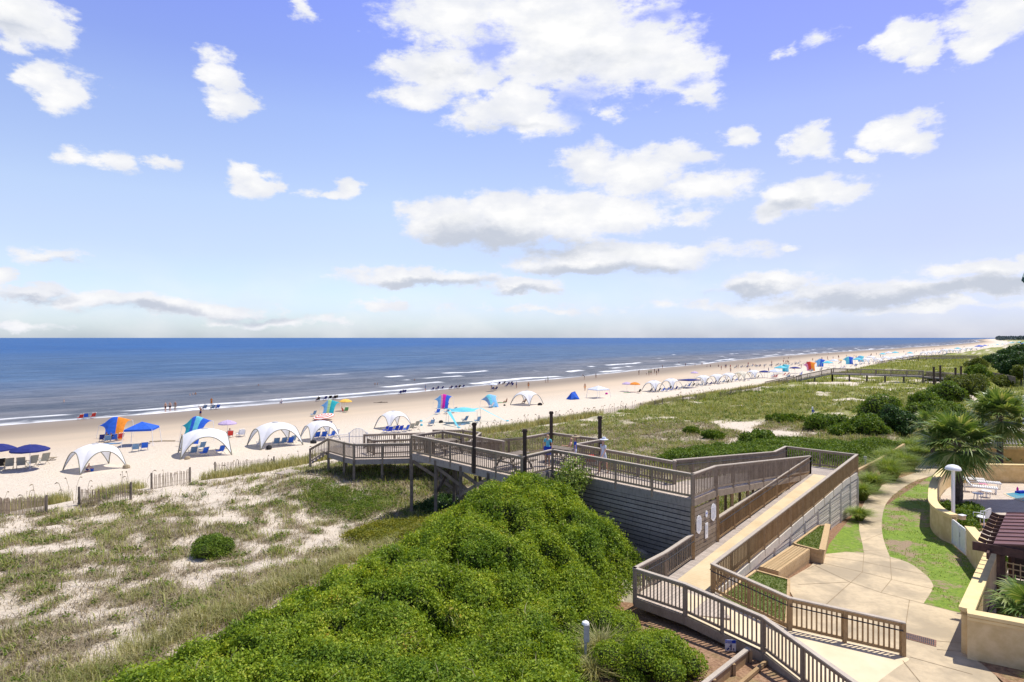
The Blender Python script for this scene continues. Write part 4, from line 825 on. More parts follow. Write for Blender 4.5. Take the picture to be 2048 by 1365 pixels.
# ------------------------------------------------------------------ vegetation
def pdist(poly, x, y):
    d = np.full(x.shape, 1e9); n = len(poly)
    for i in range(n):
        a = np.array(poly[i], float); b = np.array(poly[(i + 1) % n], float); ab = b - a; L = (ab ** 2).sum()
        t = np.clip(((x - a[0]) * ab[0] + (y - a[1]) * ab[1]) / L, 0, 1); d = np.minimum(d, np.hypot(x - a[0] - ab[0] * t, y - a[1] - ab[1] * t))
    return d
def domes(cx, cy, cr, x, y):
    """height of a bed of rounded clumps"""
    out = np.zeros(x.shape)
    for i in range(0, len(cx), 1):
        m = (np.abs(x - cx[i]) < cr[i]) & (np.abs(y - cy[i]) < cr[i]); d2 = (x[m] - cx[i]) ** 2 + (y[m] - cy[i]) ** 2
        out[m] = np.maximum(out[m], np.sqrt(np.maximum(cr[i] ** 2 - d2, 0)) * .95)
    return out
def leaf_bed(name, poly, mats, hgt, n, edge=1.4, dome_r=(.35, .9), dome_n=500, L=(.06, .11), label=None, kind='stuff', cat=None, jit=.07, base_in=.16, group=None, near=(0, 12), core=True, ext=None, dome_k=.62, pit=0.0, fade=0):
    P_ = np.array(poly); lo = P_.min(0); hi = P_.max(0); cand = RNG.uniform(lo, hi, (dome_n * 4, 2)); cand = cand[inside(poly, cand[:, 0], cand[:, 1])][:dome_n]
    cr = RNG.uniform(dome_r[0], dome_r[1], len(cand)); 
    def surf(x, y):
        d = pdist(poly, x, y); ins = inside(poly, x, y); e = sm(d, 0, edge) * ins; dm = domes(cand[:, 0], cand[:, 1], cr, x, y)
        return height(x, y) + e * (hgt * (.55 + .6 * fbm(x / 2.6, y / 2.6, 5, 3)) + dm * dome_k - pit * sm(fbm(x / .75, y / .75, 15, 3), .53, .70)) + .12 * sm(d, 0, .25) * ins - .12
    pts = RNG.uniform(lo, hi, (int(n * 2.6), 2)); pts = pts[inside(poly, pts[:, 0], pts[:, 1])]
    w_ = np.clip((near[1] / np.maximum(np.hypot(pts[:, 0], pts[:, 1]), 1)) ** 1.0, 0, 1) if near[1] > 0 else np.ones(len(pts)); pts = pts[RNG.random(len(pts)) < w_ / w_.max()][:n]
    if fade: dq = pdist(poly, pts[:, 0], pts[:, 1]) + 1.2 * (fbm(pts[:, 0] / .8, pts[:, 1] / .8, 19, 3) - .5); pts = pts[RNG.random(len(pts)) < sm(dq, 0, fade)]
    x, y = pts[:, 0], pts[:, 1]; e_ = .06; z = surf(x, y); gx = (surf(x + e_, y) - z) / e_; gy = (surf(x, y + e_) - z) / e_
    N = unit(np.stack([-np.clip(gx, -2.5, 2.5), -np.clip(gy, -2.5, 2.5), np.ones(len(x))], 1)); steep = np.sqrt(1 + np.clip(gx, -2.5, 2.5) ** 2 + np.clip(gy, -2.5, 2.5) ** 2)
    rep = np.minimum(3, np.floor(steep + RNG.random(len(x)))).astype(int); idx = np.repeat(np.arange(len(x)), rep)
    x = x[idx] + RNG.normal(0, .03, len(idx)); y = y[idx] + RNG.normal(0, .03, len(idx)); N = N[idx]; z = z[idx] + RNG.normal(0, .02, len(idx)) * steep[idx]
    P = np.stack([x, y, z], 1) + N * (RNG.normal(.02, jit, len(idx)))[:, None]
    N2 = unit(N * .9 + RNG.normal(0, .55, N.shape) + np.array([[0, 0, .25]])); Ls = RNG.uniform(L[0], L[1], len(P)) * (1 + np.hypot(P[:, 0], P[:, 1]) / 160)
    V = leaf_arrays(P, N2, Ls, Ls * .52)
    global LAST_SURF; LAST_SURF = surf; root = link(name, quads_mesh(name, V, mats)); meta(root, label, cat, group, kind)
    if core:
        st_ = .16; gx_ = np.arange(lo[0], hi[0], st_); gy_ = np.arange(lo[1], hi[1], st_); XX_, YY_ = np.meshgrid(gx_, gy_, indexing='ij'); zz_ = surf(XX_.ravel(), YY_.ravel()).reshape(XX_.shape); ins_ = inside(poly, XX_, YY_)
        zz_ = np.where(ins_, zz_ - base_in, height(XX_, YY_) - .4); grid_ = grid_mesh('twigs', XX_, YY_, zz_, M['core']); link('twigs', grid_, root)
    return root
thick = [(-13.4, 11), (-12.0, 15.0), (-10.6, 18.4), (-9.3, 20.6), (-8.0, 22.8), (-6.6, 24.8), (-5.0, 26.8), (-3.2, 28.8), (-1.2, 30.6), (.3, 31.3), (1.6, 31.9), (2.6, 31.0), (3.4, 29.7), (4.4, 28.3), (5.6, 27.0), (5.95, 26.2), (4.9, 25.0), (4.2, 24.1), (3.9, 22.6), (3.2, 21.4), (2.7, 19.6), (2.3, 17), (1.9, 14), (1.5, 9.5), (-10, 9.0)]
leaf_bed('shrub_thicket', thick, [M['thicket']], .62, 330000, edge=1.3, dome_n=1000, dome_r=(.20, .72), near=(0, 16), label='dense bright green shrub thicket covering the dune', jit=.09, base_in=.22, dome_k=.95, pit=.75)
tw_ = RNG.uniform((-12, 11), (5.5, 31), (2600, 2)); tw_ = tw_[inside(thick, tw_[:, 0], tw_[:, 1])]; tw_ = tw_[fbm(tw_[:, 0] / 1.5, tw_[:, 1] / 1.5, 83, 2) > .5]; tz_ = LAST_SURF(tw_[:, 0], tw_[:, 1]) - .05
sh_ = RNG.uniform((-14, 10), (6, 32), (9000, 2)); sh_ = sh_[inside(thick, sh_[:, 0], sh_[:, 1])][:2600]; sz_ = LAST_SURF(sh_[:, 0], sh_[:, 1]); hh_ = RNG.uniform(.12, .38, len(sh_)); ln_ = RNG.normal(0, .35, (len(sh_), 2)); ii = np.repeat(np.arange(len(sh_)), 13); f_ = np.tile(np.linspace(0, 1, 13), len(sh_))
P3_ = np.stack([sh_[ii, 0] + ln_[ii, 0] * f_ * hh_[ii], sh_[ii, 1] + ln_[ii, 1] * f_ * hh_[ii], sz_[ii] + f_ * hh_[ii]], 1) + RNG.normal(0, .018, (len(ii), 3)); Ls = RNG.uniform(.05, .10, len(ii)) * (1.15 - .5 * f_)
meta(link('shrub_shoots', quads_mesh('shrub_shoots', leaf_arrays(P3_, unit(RNG.normal(0, .6, P3_.shape) + [[0, 0, .6]]), Ls, Ls * .5), [M['thicket']])), 'new leafy shoots standing out of the thicket', kind='stuff')
i1 = np.repeat(np.arange(len(tw_)), 5); V_ = blades_arrays(np.stack([tw_[i1, 0] + RNG.normal(0, .05, len(i1)), tw_[i1, 1] + RNG.normal(0, .05, len(i1)), tz_[i1]], 1), RNG.uniform(.12, .36, len(i1)), np.full(len(i1), .022), 1.2)
meta(link('grass_blades', blades_mesh('grass_blades', V_, [M['grass']])), 'loose grass blades poking out of the thicket', kind='stuff')
i2 = RNG.integers(0, len(tw_), 260); V_ = blades_arrays(np.stack([tw_[i2, 0], tw_[i2, 1], tz_[i2]], 1), RNG.uniform(.2, .5, len(i2)), np.full(len(i2), .02), 1.6); meta(link('dead_twigs', blades_mesh('dead_twigs', V_, [M['straw']])), 'dead twigs among the thicket leaves', kind='stuff')
low = [(-9.2, 32.5), (-7.9, 34.5), (-6.0, 35.6), (-3.8, 34.4), (-1.6, 32.6), (.2, 31.0), (-1.5, 30.0), (-3.4, 28.4), (-5.2, 27.6), (-6.9, 29.5), (-8.6, 30.8)]
leaf_bed('ground_cover', low, [M['yellowg']], .18, 42000, edge=.9, dome_n=220, dome_r=(.2, .45), near=(0, 0), label='low yellow green creeping cover beside the boardwalk', L=(.05, .1), jit=.05, core=False, fade=1.0)
hedge = [tuple(at(u, v)[:2]) for u, v in [(1290, 925), (1340, 912), (1420, 903), (1500, 896), (1600, 892), (1700, 893), (1790, 884), (1835, 878), (1815, 893), (1760, 915), (1730, 932), (1650, 935), (1500, 935), (1350, 940)]]
leaf_bed('shrub_thicket', hedge, [M['bushg']], .35, 90000, edge=1.3, dome_n=420, dome_r=(.4, 1.1), near=(0, 0), label='low green shrubs along the back of the ramp', L=(.08, .14))
leaf_bed('ground_cover', [(-15.5, 43.6), (-12, 43.2), (-10.5, 42), (-7.2, 42), (-6.2, 39), (-7, 36), (-9, 35.2), (-12, 36.5), (-14, 39)], [M['herb']], .12, 30000, edge=1.6, dome_n=150, dome_r=(.15, .45), near=(0, 0), label='green creeping cover below the lower landing', L=(.05, .1), jit=.05, core=False, fade=2.6)
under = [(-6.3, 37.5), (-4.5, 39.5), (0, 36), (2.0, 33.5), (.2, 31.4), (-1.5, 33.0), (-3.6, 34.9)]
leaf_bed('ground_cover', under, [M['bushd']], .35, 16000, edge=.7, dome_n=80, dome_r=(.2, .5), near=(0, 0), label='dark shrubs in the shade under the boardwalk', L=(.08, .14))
def bush(label, c, r, hgt, m, n=9000, L=(.07, .12), loose=.0, group=None, trunk=False, name='bush', cat='bush', squash=(1, 1), flat=False, seed=None):
    """one bush: clump spheres covered with leaves, dark twig core"""
    rg = np.random.default_rng(seed if seed is not None else int(abs(c[0] * 97 + c[1] * 31)) + 5); z0 = hz(c[0], c[1]) - .05 if len(c) < 3 else c[2]
    k = 26; a = rg.uniform(0, 2 * PI, k); rr_ = np.sqrt(rg.random(k)) * .72; cz = rg.uniform(.12, .78, k) * (1 - .75 * rr_ ** 2); C3 = np.stack([np.cos(a) * rr_ * r * squash[0], np.sin(a) * rr_ * r * squash[1], cz * hgt], 1)
    R3_ = rg.uniform(.22, .42, k) * min(r, hgt * 1.2); R3_[0] = .6 * min(r, hgt); C3[0] = (0, 0, hgt * .38)
    j = rg.choice(k, n, p=R3_ ** 2 / (R3_ ** 2).sum()); D = unit(rg.normal(size=(n, 3))); D[:, 2] = np.abs(D[:, 2]) * np.where(rg.random(n) < .82, 1, -1)
    P = C3[j] + D * (R3_[j] * (1 + rg.normal(0, .07 + loose, n)))[:, None] * np.array([[1, 1, .9]])
    keep = P[:, 2] > -.02; P = P[keep]; D = D[keep]
    dmin = np.full(len(P), 9.0)
    for q in range(k): dmin = np.minimum(dmin, np.linalg.norm(P - C3[q], axis=1) / R3_[q])
    kp_ = (dmin > .8) | (rg.random(len(P)) < .2); P = P[kp_]; D = D[kp_]
    N = unit(D + rg.normal(0, .45, D.shape)); Ls = rg.uniform(L[0], L[1], len(P)); V = leaf_arrays(P, N, Ls, Ls * .55)
    t_ = thing(name, label, cat, (c[0], c[1], z0), 0, group); link('crown', quads_mesh('crown', V, [m]), t_)
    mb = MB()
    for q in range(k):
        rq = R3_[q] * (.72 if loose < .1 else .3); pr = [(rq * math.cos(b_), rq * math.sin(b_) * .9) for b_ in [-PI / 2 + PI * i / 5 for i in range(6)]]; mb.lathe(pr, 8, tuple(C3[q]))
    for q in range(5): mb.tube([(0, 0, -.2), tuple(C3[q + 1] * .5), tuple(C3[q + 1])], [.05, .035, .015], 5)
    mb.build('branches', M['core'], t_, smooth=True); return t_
bush('round dense dark green bush alone on the pale dune slope', (-12.0 * .98, 24.5), .95, .85, M['bushg'], 16000, (.05, .09)) if False else None
q_ = at(415, 1118); bush('round dense dark green bush standing alone on the pale dune', (q_.x, q_.y + .5), 1.0, 1.0, M['bushg'], 17000, (.05, .09), seed=3)
bush('wide rounded bright green bush at the foot of the ramp beside the pine straw', (4.05, 18.8), 1.75, 1.2, M['thicket'], 38000, (.05, .09), seed=4)
bush('smaller bright green bush behind the grass tussocks near the ramp corner', (3.1, 20.7), 1.15, 1.0, M['thicket'], 17000, (.05, .09), seed=5)
bush('leafy light green sapling growing up against the boardwalk railing', (2.85, 30.15, 2.2), .95, 2.2, M['grass'], 3600, (.10, .17), loose=.25, seed=6)
bush('slender green shoot standing in front of the grey siding', (4.35, 27.9, .9), .28, 1.9, M['grass'], 420, (.09, .15), loose=.3, seed=8)
for i, (u, v, rp, hp, mt, lab) in enumerate([
    (1808, 876, 37, 52, 'bushd', 'large round dark glossy bush at the end of the timber edging'), (1748, 872, 40, 40, 'bushg', 'green bush left of the large dark glossy bush'), (1772, 838, 52, 38, 'bushg', 'broad green bush behind the dark glossy bush'),
    (1665, 862, 42, 26, 'bushg', 'low dark green bush right of the white marker post'), (1700, 872, 34, 18, 'bushg', 'low green shrub trailing down from the marker post bush'), (1585, 847, 50, 12, 'bushg', 'flat green shrub left of the white marker post'), (1862, 820, 36, 38, 'bushg', 'bushy green mound on the dune left of the palms'), (1905, 812, 40, 40, 'bushg', 'second green mound on the dune beside its olive neighbour'),
    (1942, 806, 40, 42, 'bushy', 'olive green rounded bush right of the two green dune mounds'), (1862, 848, 42, 28, 'bushg', 'green bush between the dune mounds and the palm'), (1915, 846, 40, 30, 'bushg', 'green bush just left of the rear palm'), (1893, 860, 26, 20, 'bushy', 'small olive bush between the two palms'),
    (1530, 893, 44, 24, 'bushg', 'dark mounded bush in the dunes behind the ramp railing'), (1430, 880, 22, 12, 'bushg', 'small flat green bush in the dunes beyond the deck'), (1385, 868, 18, 9, 'bushg', 'tiny green bush beside a bare sand patch'), (1880, 762, 22, 14, 'bushy', 'low olive bush by the distant dark posts'), (1960, 778, 24, 22, 'bushg', 'green bush below the distant wooden rail'),
    (1965, 757, 26, 22, 'bushg', 'green bush on the ridge left of the dark grove'), (1960, 737, 24, 14, 'bushy', 'distant olive bush beside the grove'), (1990, 728, 22, 14, 'bushd', 'distant dark bush at the foot of the grove'), (2020, 775, 26, 20, 'bushy', 'rough olive bush above the white balcony'), (1940, 880, 30, 22, 'bushg', 'green bush filling the gap below the rear palm')]):
    q_ = at(u, v); s_ = q_.y / F; bush(lab, (q_.x, q_.y + rp * s_ * .5), rp * s_, hp * s_ * 1.25, M[mt], 9000, (.10 + .0012 * q_.y, .17 + .0018 * q_.y), group='shrubs on the right dunes', squash=(1, .8))
# the distant grove: trees one can tell apart
def tree(label, c, r, h, m, n=7000, group=None, L=(.3, .5), name='tree'):
    rg = np.random.default_rng(int(abs(c[0] * 13 + c[1] * 7))); z0 = hz(c[0], c[1]) - .1; t_ = thing(name, label, 'tree', (c[0], c[1], z0), 0, group)
    k = 22; a = rg.uniform(0, 2 * PI, k); rr_ = np.sqrt(rg.random(k)) * .75 * r; C3 = np.stack([np.cos(a) * rr_, np.sin(a) * rr_, h * rg.uniform(.45, .88, k)], 1); R3_ = rg.uniform(.22, .42, k) * r
    j = rg.integers(0, k, n); D = unit(rg.normal(size=(n, 3))); P = C3[j] + D * (R3_[j] * (1 + rg.normal(0, .12, n)))[:, None] * np.array([[1, 1, .8]]); N = unit(D + rg.normal(0, .5, D.shape) + [[0, 0, .3]]); Ls = rg.uniform(L[0], L[1], n)
    link('crown', quads_mesh('crown', leaf_arrays(P, N, Ls, Ls * .6), [m]), t_); mb = MB(); mb.tube([(0, 0, -.3), (.1, 0, h * .3), (0, .1, h * .6)], [r * .09, r * .07, r * .04], 7)
    for q in range(7): mb.tube([(0, .05, h * .35), tuple(C3[q] * .7 + np.array([0, 0, h * .1])), tuple(C3[q])], [r * .045, r * .03, r * .012], 5)
    mb.build('trunk', M['bark'], t_); return t_
gl = ['dark live oak at the left end of the distant grove', 'tallest dark tree of the distant grove', 'shaggy grey green tree in the middle of the grove', 'dark tree at the right edge of the grove', 'olive tree in front of the grove', 'dense low tree behind the grove ridge', 'pale tipped tree beside the tallest grove tree']
for i, (u, v, rp, hp) in enumerate([(2012, 757, 22, 42), (2035, 752, 26, 56), (2020, 765, 18, 40), (2062, 765, 30, 55), (2042, 772, 20, 36), (2010, 727, 20, 22), (2048, 735, 28, 34)]):
    q_ = at(u, v); s_ = q_.y / F; tree(gl[i], (q_.x, q_.y), rp * s_, hp * s_ * 1.15, M['bushd'] if i != 4 else M['bushy'], group='trees of the distant grove')
# far wooded shore on the horizon
fw = []
for i in range(26000):
    s_ = 3300 + 2600 * random.random(); t = float(tdune(np.array(s_))) - 420 * random.random() ** 1.5; x, y = W2(s_, t); hgt = 9 + 9 * float(fbm(np.array(s_ / 170), np.array(t / 90), 5, 3)); fw.append((x, y, -1 + hgt * random.random() ** .5))
fw = np.array(fw); Ls = RNG.uniform(4, 9, len(fw)); link_ = link('far_woods', quads_mesh('far_woods', leaf_arrays(fw, unit(RNG.normal(size=fw.shape) + [[0, 0, .5]]), Ls, Ls * .7), [mat('far_trees', (.085, .115, .125), .9, .2, .01)])); meta(link_, 'dark wooded point on the far horizon', kind='stuff')  # bluish distance haze put into the tree colour
# scattered dune vegetation (uncountable)
def scatter(n, ymax, thr, lo=0.0, ymin=9, far_bias=1.6, tmin=None):
    out = []
    while sum(len(o) for o in out) < n:
        m_ = n * 3; y = ymin + (ymax - ymin) * RNG.random(m_) ** far_bias; x = y * RNG.uniform(-.92, .92, m_) + RNG.uniform(-2, 2, m_)
        q = T_(x, y) - tdune(S_(x, y)); k, p = kp(x, y); v = vegmap(x, y) + .9 * (fbm(x / 1.6, y / 1.6, 44, 3) - .5); ok = (q < -.5) & (v > thr) & ((p < -.7) | (y > 56)) & ((k < 0) | (k > 24) | (p < -2.6)) & ~((p > -1.5) & (y < 30))
        ok &= ~inside(thick, x, y); out.append(np.stack([x[ok], y[ok]], 1))
    P = np.concatenate(out)[:n]; return P
def tufts(name, label, n, ymax, thr, per, L, W, m, lean=.7, bias=1.6, spread=.10, P=None):
    P = scatter(n, ymax, thr, far_bias=bias) if P is None else P; n = len(P); d = np.hypot(P[:, 0], P[:, 1]); idx = np.repeat(np.arange(n), per); sc = (.7 + .6 * RNG.random(n))[idx]; dd = d[idx]
    sp_ = spread * (1 + dd / 60); x = P[idx, 0] + RNG.normal(0, 1, len(idx)) * sp_; y = P[idx, 1] + RNG.normal(0, 1, len(idx)) * sp_; z = height(x, y) - .02
    V = blades_arrays(np.stack([x, y, z], 1), L * sc * RNG.uniform(.6, 1.2, len(idx)) * (1 + dd / 180), W * (1 + dd / 28), lean); return meta(link(name, blades_mesh(name, V, [m])), label, kind='stuff')
tufts('dune_grass', 'pale green dune grass', 15000, 110, .56, 7, .27, .010, M['tuft'], 1.1)
tufts('dune_grass', 'far dune grass on the right hand dunes', 13000, 320, .66, 7, .42, .012, M['fartuft'], .9, bias=1.1, spread=.2)
tufts('dry_stems', 'dry brown stems and litter', 26000, 75, .40, 7, .20, .012, M['straw'], 2.2, spread=.20)
P_ = scatter(42000, 120, .56, far_bias=1.7); d_ = np.hypot(P_[:, 0], P_[:, 1]); P_ = P_[(fbm(P_[:, 0] / 1.1, P_[:, 1] / 1.1, 57, 3) > .50)]
idx = np.repeat(np.arange(len(P_)), 6); x = P_[idx, 0] + RNG.normal(0, .10, len(idx)); y = P_[idx, 1] + RNG.normal(0, .10, len(idx)); dd = np.hypot(x, y); P3_ = np.stack([x, y, height(x, y) + RNG.uniform(.0, .16, len(x))], 1); Ls = RNG.uniform(.05, .09, len(x)) * (1 + dd / 45)
meta(link('creeping_plants', quads_mesh('creeping_plants', leaf_arrays(P3_, unit(RNG.normal(0, .5, P3_.shape) + [[0, 0, 1]]), Ls, Ls * .6), [M['herb']])), 'creeping green dune plants', kind='stuff')
edge_ = smooth_line([(-13.6, 15.5), (-12.0, 18.6), (-10.4, 21.2), (-9.0, 23.4), (-7.4, 25.6), (-5.8, 27.6), (-4.2, 29.2)], 60); e2 = np.array(edge_)[RNG.integers(0, len(edge_), 1300)] + np.array([[-.5, .45]]) * np.abs(RNG.normal(0, 1.5, (1300, 1))) + RNG.normal(0, .3, (1300, 2)); e2 = e2[~inside(thick, e2[:, 0], e2[:, 1])]
tufts('dune_grass', 'pale fine grass beside the shrub thicket', 0, 0, 0, 9, .38, .010, M['tuft'], .9, P=e2)
c_ = scatter(340, 60, .5, far_bias=1.3); i3 = np.repeat(np.arange(len(c_)), 60); rr3 = np.abs(RNG.normal(0, .13, len(i3))); a3 = RNG.uniform(0, 6.283, len(i3)); x = c_[i3, 0] + rr3 * np.cos(a3); y = c_[i3, 1] + rr3 * np.sin(a3); P3_ = np.stack([x, y, height(x, y) + RNG.uniform(.03, .34, len(x)) * (1 - rr3 / .5)], 1); Ls = RNG.uniform(.06, .11, len(x))
meta(link('seedlings', quads_mesh('seedlings', leaf_arrays(P3_, unit(RNG.normal(0, .6, P3_.shape) + [[0, 0, .7]]), Ls, Ls * .5), [M['bushg']])), 'small leafy dune plants', kind='stuff')
lp_ = np.array(lawn_poly); c_ = RNG.uniform(lp_.min(0), lp_.max(0), (60000, 2)); c_ = c_[inside([tuple(q) for q in lawn_poly], c_[:, 0], c_[:, 1])]; c_ = c_[fbm(c_[:, 0] / .9, c_[:, 1] / .9, 87, 3) > .47][:20000] + RNG.normal(0, .03, (1, 2))
meta(link('lawn_blades', blades_mesh('lawn_blades', blades_arrays(np.column_stack([c_, G0(c_[:, 1])]), RNG.uniform(.04, .11, len(c_)), np.full(len(c_), .022), 1.0), [M['grass']])), 'uneven lawn grass', kind='stuff')
# grass band and sea oats by the sand fences
sv_ = RNG.uniform(6, 175, 9000); tv_ = tdune(sv_) + RNG.normal(-2.2, 1.2, 9000) + 1.0; keep = fbm(sv_ / 4, sv_ * 0, 71, 3) > .44; x, y = W2(sv_[keep], tv_[keep])
tufts('dune_grass', 'tall dune grass along the sand fences', 0, 0, 0, 9, .62, .013, M['tuft'], .55, P=np.stack([x, y], 1))
def sea_oats(n):
    mb = MB(); sv = RNG.uniform(8, 120, n); tv = tdune(sv) + RNG.normal(-1.5, 1.6, n); x, y = W2(sv, tv)
    for i in range(n):
        X_, Y_ = float(x[i]), float(y[i]); z = hz(X_, Y_); h = random.uniform(.9, 1.7); a = random.uniform(0, 6.28); l = random.uniform(.1, .55); w_ = .008 + Y_ / 7000
        top = (X_ + math.cos(a) * l, Y_ + math.sin(a) * l, z + h); mb.tube([(X_, Y_, z), (X_ + math.cos(a) * l * .3, Y_ + math.sin(a) * l * .3, z + h * .65), top], w_, 3, False)
        mb.tube([top, (top[0] + math.cos(a) * .14, top[1] + math.sin(a) * .14, top[2] + .04), (top[0] + math.cos(a) * .26, top[1] + math.sin(a) * .26, top[2] - .05)], [w_, w_ * 3.4, w_ * .8], 3, False)
    return meta(mb.build('sea_oats', M['straw']), 'thin seed heads of sea oats', kind='stuff')
sea_oats(150)
def clump(label, c, r, h, m, n=900, name='grass_clump', lean=1.0, group=None, W=.018):
    rg = RNG; z0 = hz(c[0], c[1]) if len(c) < 3 else c[2]; a = rg.uniform(0, 2 * PI, n); rr_ = np.sqrt(rg.random(n)) * r * .35; P = np.stack([np.cos(a) * rr_, np.sin(a) * rr_, np.zeros(n) - .03], 1)
    V = blades_arrays(P, rg.uniform(.6, 1.15, n) * h * 1.15, np.full(n, W), lean, curve=.7); me = blades_mesh(name, V, [m]); o = link(name, me, None, (c[0], c[1], z0)); return meta(o, label, 'grass clump', group)
cl = [(1724, 1000, .6, .9), (1719, 1042, .35, .6), (1744, 983, .8, 1.1), (1775, 955, 1.1, 1.3), (1783, 962, .7, 1.0), (1808, 938, 1.0, 1.1), (1832, 922, 1.0, 1.1), (1790, 930, 1.1, 1.2), (1820, 908, 1.2, 1.2), (1850, 905, 1.2, 1.2), (1760, 930, .9, 1.0), (1862, 924, .9, 1.0), (1880, 900, 1.3, 1.2), (1822, 940, .6, .9), (1905, 918, 1.2, 1.2)]
cln = ['round tussock at the foot of the ramp wall corner', 'narrow grass clump squeezed between ramp wall and path', 'big arching tussock beside the path bend', 'tall tussock next to the timber edging, second from the ramp', 'grass clump leaning over the pine straw', 'large pale tussock in the middle of the grass row', 'full tussock left of the palm', 'tussock behind the big arching one', 'tussock near the far end of the edging', 'far tussock under the palm fronds', 'small tussock touching the timber edging', 'tussock in front of the palm trunk', 'farthest tussock behind the palm', 'low clump where the path narrows', 'tussock right behind the yellow wall end']
for (u, v, r, h), lb in zip(cl, cln): q_ = onplane(u, v); clump(lb, (q_.x, q_.y, q_.z), r * 1.15, h * 1.2, M['grass'], 1200, group='tall grass tussocks along the path', W=.034)
clump('pale arching grass tussock right of the utility post', (2.75, 19.3), .7, .95, M['tuft'], 420, W=.018); clump('second pale grass tussock in front of the bushes', (2.35, 18.2), .6, .7, M['tuft'], 340, W=.016)
clump('small dark tussock beside the yellow wall corner', (15.2, 17.6, 0), .6, .45, M['grass'], 900, W=.02); clump('spreading dark tussock under the front palm', (16.0, 17.2, 0), .8, .5, M['grass'], 1000, W=.02)
# palms
def palm(label, c, zc, R, nf=34, trunk_r=.17, seed=1, drop=.38):
    rg = random.Random(seed); z0 = hz(c[0], c[1]) if len(c) < 3 else c[2]; t_ = thing('palm_tree', label, 'palm tree', (c[0], c[1], z0)); H_ = zc - z0; mb = MB(); pts = []; rs = []
    for i in range(15): f = i / 14; pts.append((.05 * math.sin(f * 3), .04 * f, H_ * f - .2 * (1 - f))); rs.append(trunk_r * (1.25 - .3 * f + (.12 if i % 2 else 0)))
    mb.tube(pts, rs, 9)
    for i in range(46):
        a = rg.uniform(0, 6.28); zf = rg.uniform(.35, 1.0) * H_; mb.tube([(math.cos(a) * trunk_r * .8, math.sin(a) * trunk_r * .8, zf), (math.cos(a) * trunk_r * 1.9, math.sin(a) * trunk_r * 1.9, zf + .22)], [.035, .012], 4)
    mb.build('trunk', M['bark'], t_)
    V = []; top = Vector((0.02, .04, H_))
    for i in range(nf):
        a = 2 * PI * i * .381966 + rg.uniform(-.2, .2); f = (i + .5) / nf; el_ = math.radians(82 - 128 * f + rg.uniform(-8, 8)); ln = R * rg.uniform(.36, .50)
        h = Vector((math.cos(a), math.sin(a), 0)); d = h * math.cos(el_) + Vector((0, 0, 1)) * math.sin(el_); tip = top + d * ln + Vector((0, 0, -.12 * ln)); s_ = Vector((-h.y, h.x, 0)); upv = s_.cross(d)
        w_ = .02; V.append([tuple(top - s_ * w_), tuple(top + s_ * w_), tuple((top + tip) / 2 + s_ * w_), tuple((top + tip) / 2 - s_ * w_), tuple(tip)])
        nl = 30
        for j in range(nl):
            th = math.radians(-125 + 250 * j / (nl - 1)); ld = d * math.cos(th) + s_ * math.sin(th); l = R * (.60 - .16 * abs(th) / 2.2) * rg.uniform(.85, 1.1); fold = upv * (.18 * abs(math.sin(th)))
            m_ = tip + (ld + fold) * l * .55; e_ = tip + ld * l * .95 + Vector((0, 0, -1)) * l * rg.uniform(.08, drop); ws = ld.cross(upv).normalized() * (R * .019)
            V.append([tuple(tip - ws * .4), tuple(tip + ws * .4), tuple(m_ + ws), tuple(m_ - ws), tuple(e_)])
    link('crown', blades_mesh('crown', np.array(V).reshape(-1, 3), [M['palm']]), t_); return t_
q_ = onplane(1916, 1012); palm('full fan palm rising from the planting bed behind the curved yellow wall', (q_.x, q_.y, q_.z), 3.35, 2.85, 46, .20, 3)
q_ = atz(1999, 935, -.7); palm('rear fan palm beside the ochre wall and white railing', (q_.x * 1.02, q_.y * 1.02, -.7), 3.4, 3.2, 44, .2, 5)
palm('low fan palm at the right edge inside the yellow wall corner', (16.75, 19.9, -.1), 1.15, 1.75, 26, .15, 8, .45)
palm('small fan palm half hidden left of the rear palm', (q_.x - 3.2, q_.y + 3.5, -.8), 2.2, 2.2, 22, .15, 11)
# ------------------------------------------------------------------ walls, pool terrace, pergola
def wall_run(label, pts, h, th=.22, name='garden_wall', m=None, capm=None, zb=None, capw=.34):
    t_ = thing(name, label, 'wall'); mb = MB(); cp = MB(); md = MB(); n = len(pts); P = [np.array(p, float) for p in pts]; nr = []
    for i in range(n):
        d = P[min(i + 1, n - 1)] - P[max(i - 1, 0)]; d /= np.linalg.norm(d); nr.append(np.array([-d[1], d[0]]))
    def strip(mb_, w_, z0, z1):
        vs_ = []; fs = []
        for i in range(n):
            g = float(G0(P[i][1])) if zb is None else zb; L = P[i] + nr[i] * w_ / 2; R_ = P[i] - nr[i] * w_ / 2; vs_ += [(L[0], L[1], g + z0), (R_[0], R_[1], g + z0), (R_[0], R_[1], g + z1), (L[0], L[1], g + z1)]
        for i in range(n - 1):
            a = i * 4; b = a + 4; fs += [(a, b, b + 1, a + 1), (a + 1, b + 1, b + 2, a + 2), (a + 2, b + 2, b + 3, a + 3), (a + 3, b + 3, b, a)]
        fs += [(0, 1, 2, 3), (n * 4 - 1, n * 4 - 2, n * 4 - 3, n * 4 - 4)]; mb_.add(vs_, fs)
    strip(mb, th, -.3, h - .10); strip(md, th + .06, h - .22, h - .13); strip(cp, capw, h - .10, h); mb.build('wall', m or M['stucco'], t_); md.build('moulding', capm or M['stucco_cap'], t_); cp.build('cap', capm or M['stucco_cap'], t_); return t_
wall_run('straight yellow stucco garden wall with a pale cap at the lower right corner', [(14.35, 19.75), (19.8, 25.8)], 1.45, .28, capw=.42)
wall_run('short yellow stucco wall leg turning right from the corner', [(14.22, 19.55), (15.5, 18.7), (18.5, 16.7)], 1.45, .26, capw=.40)
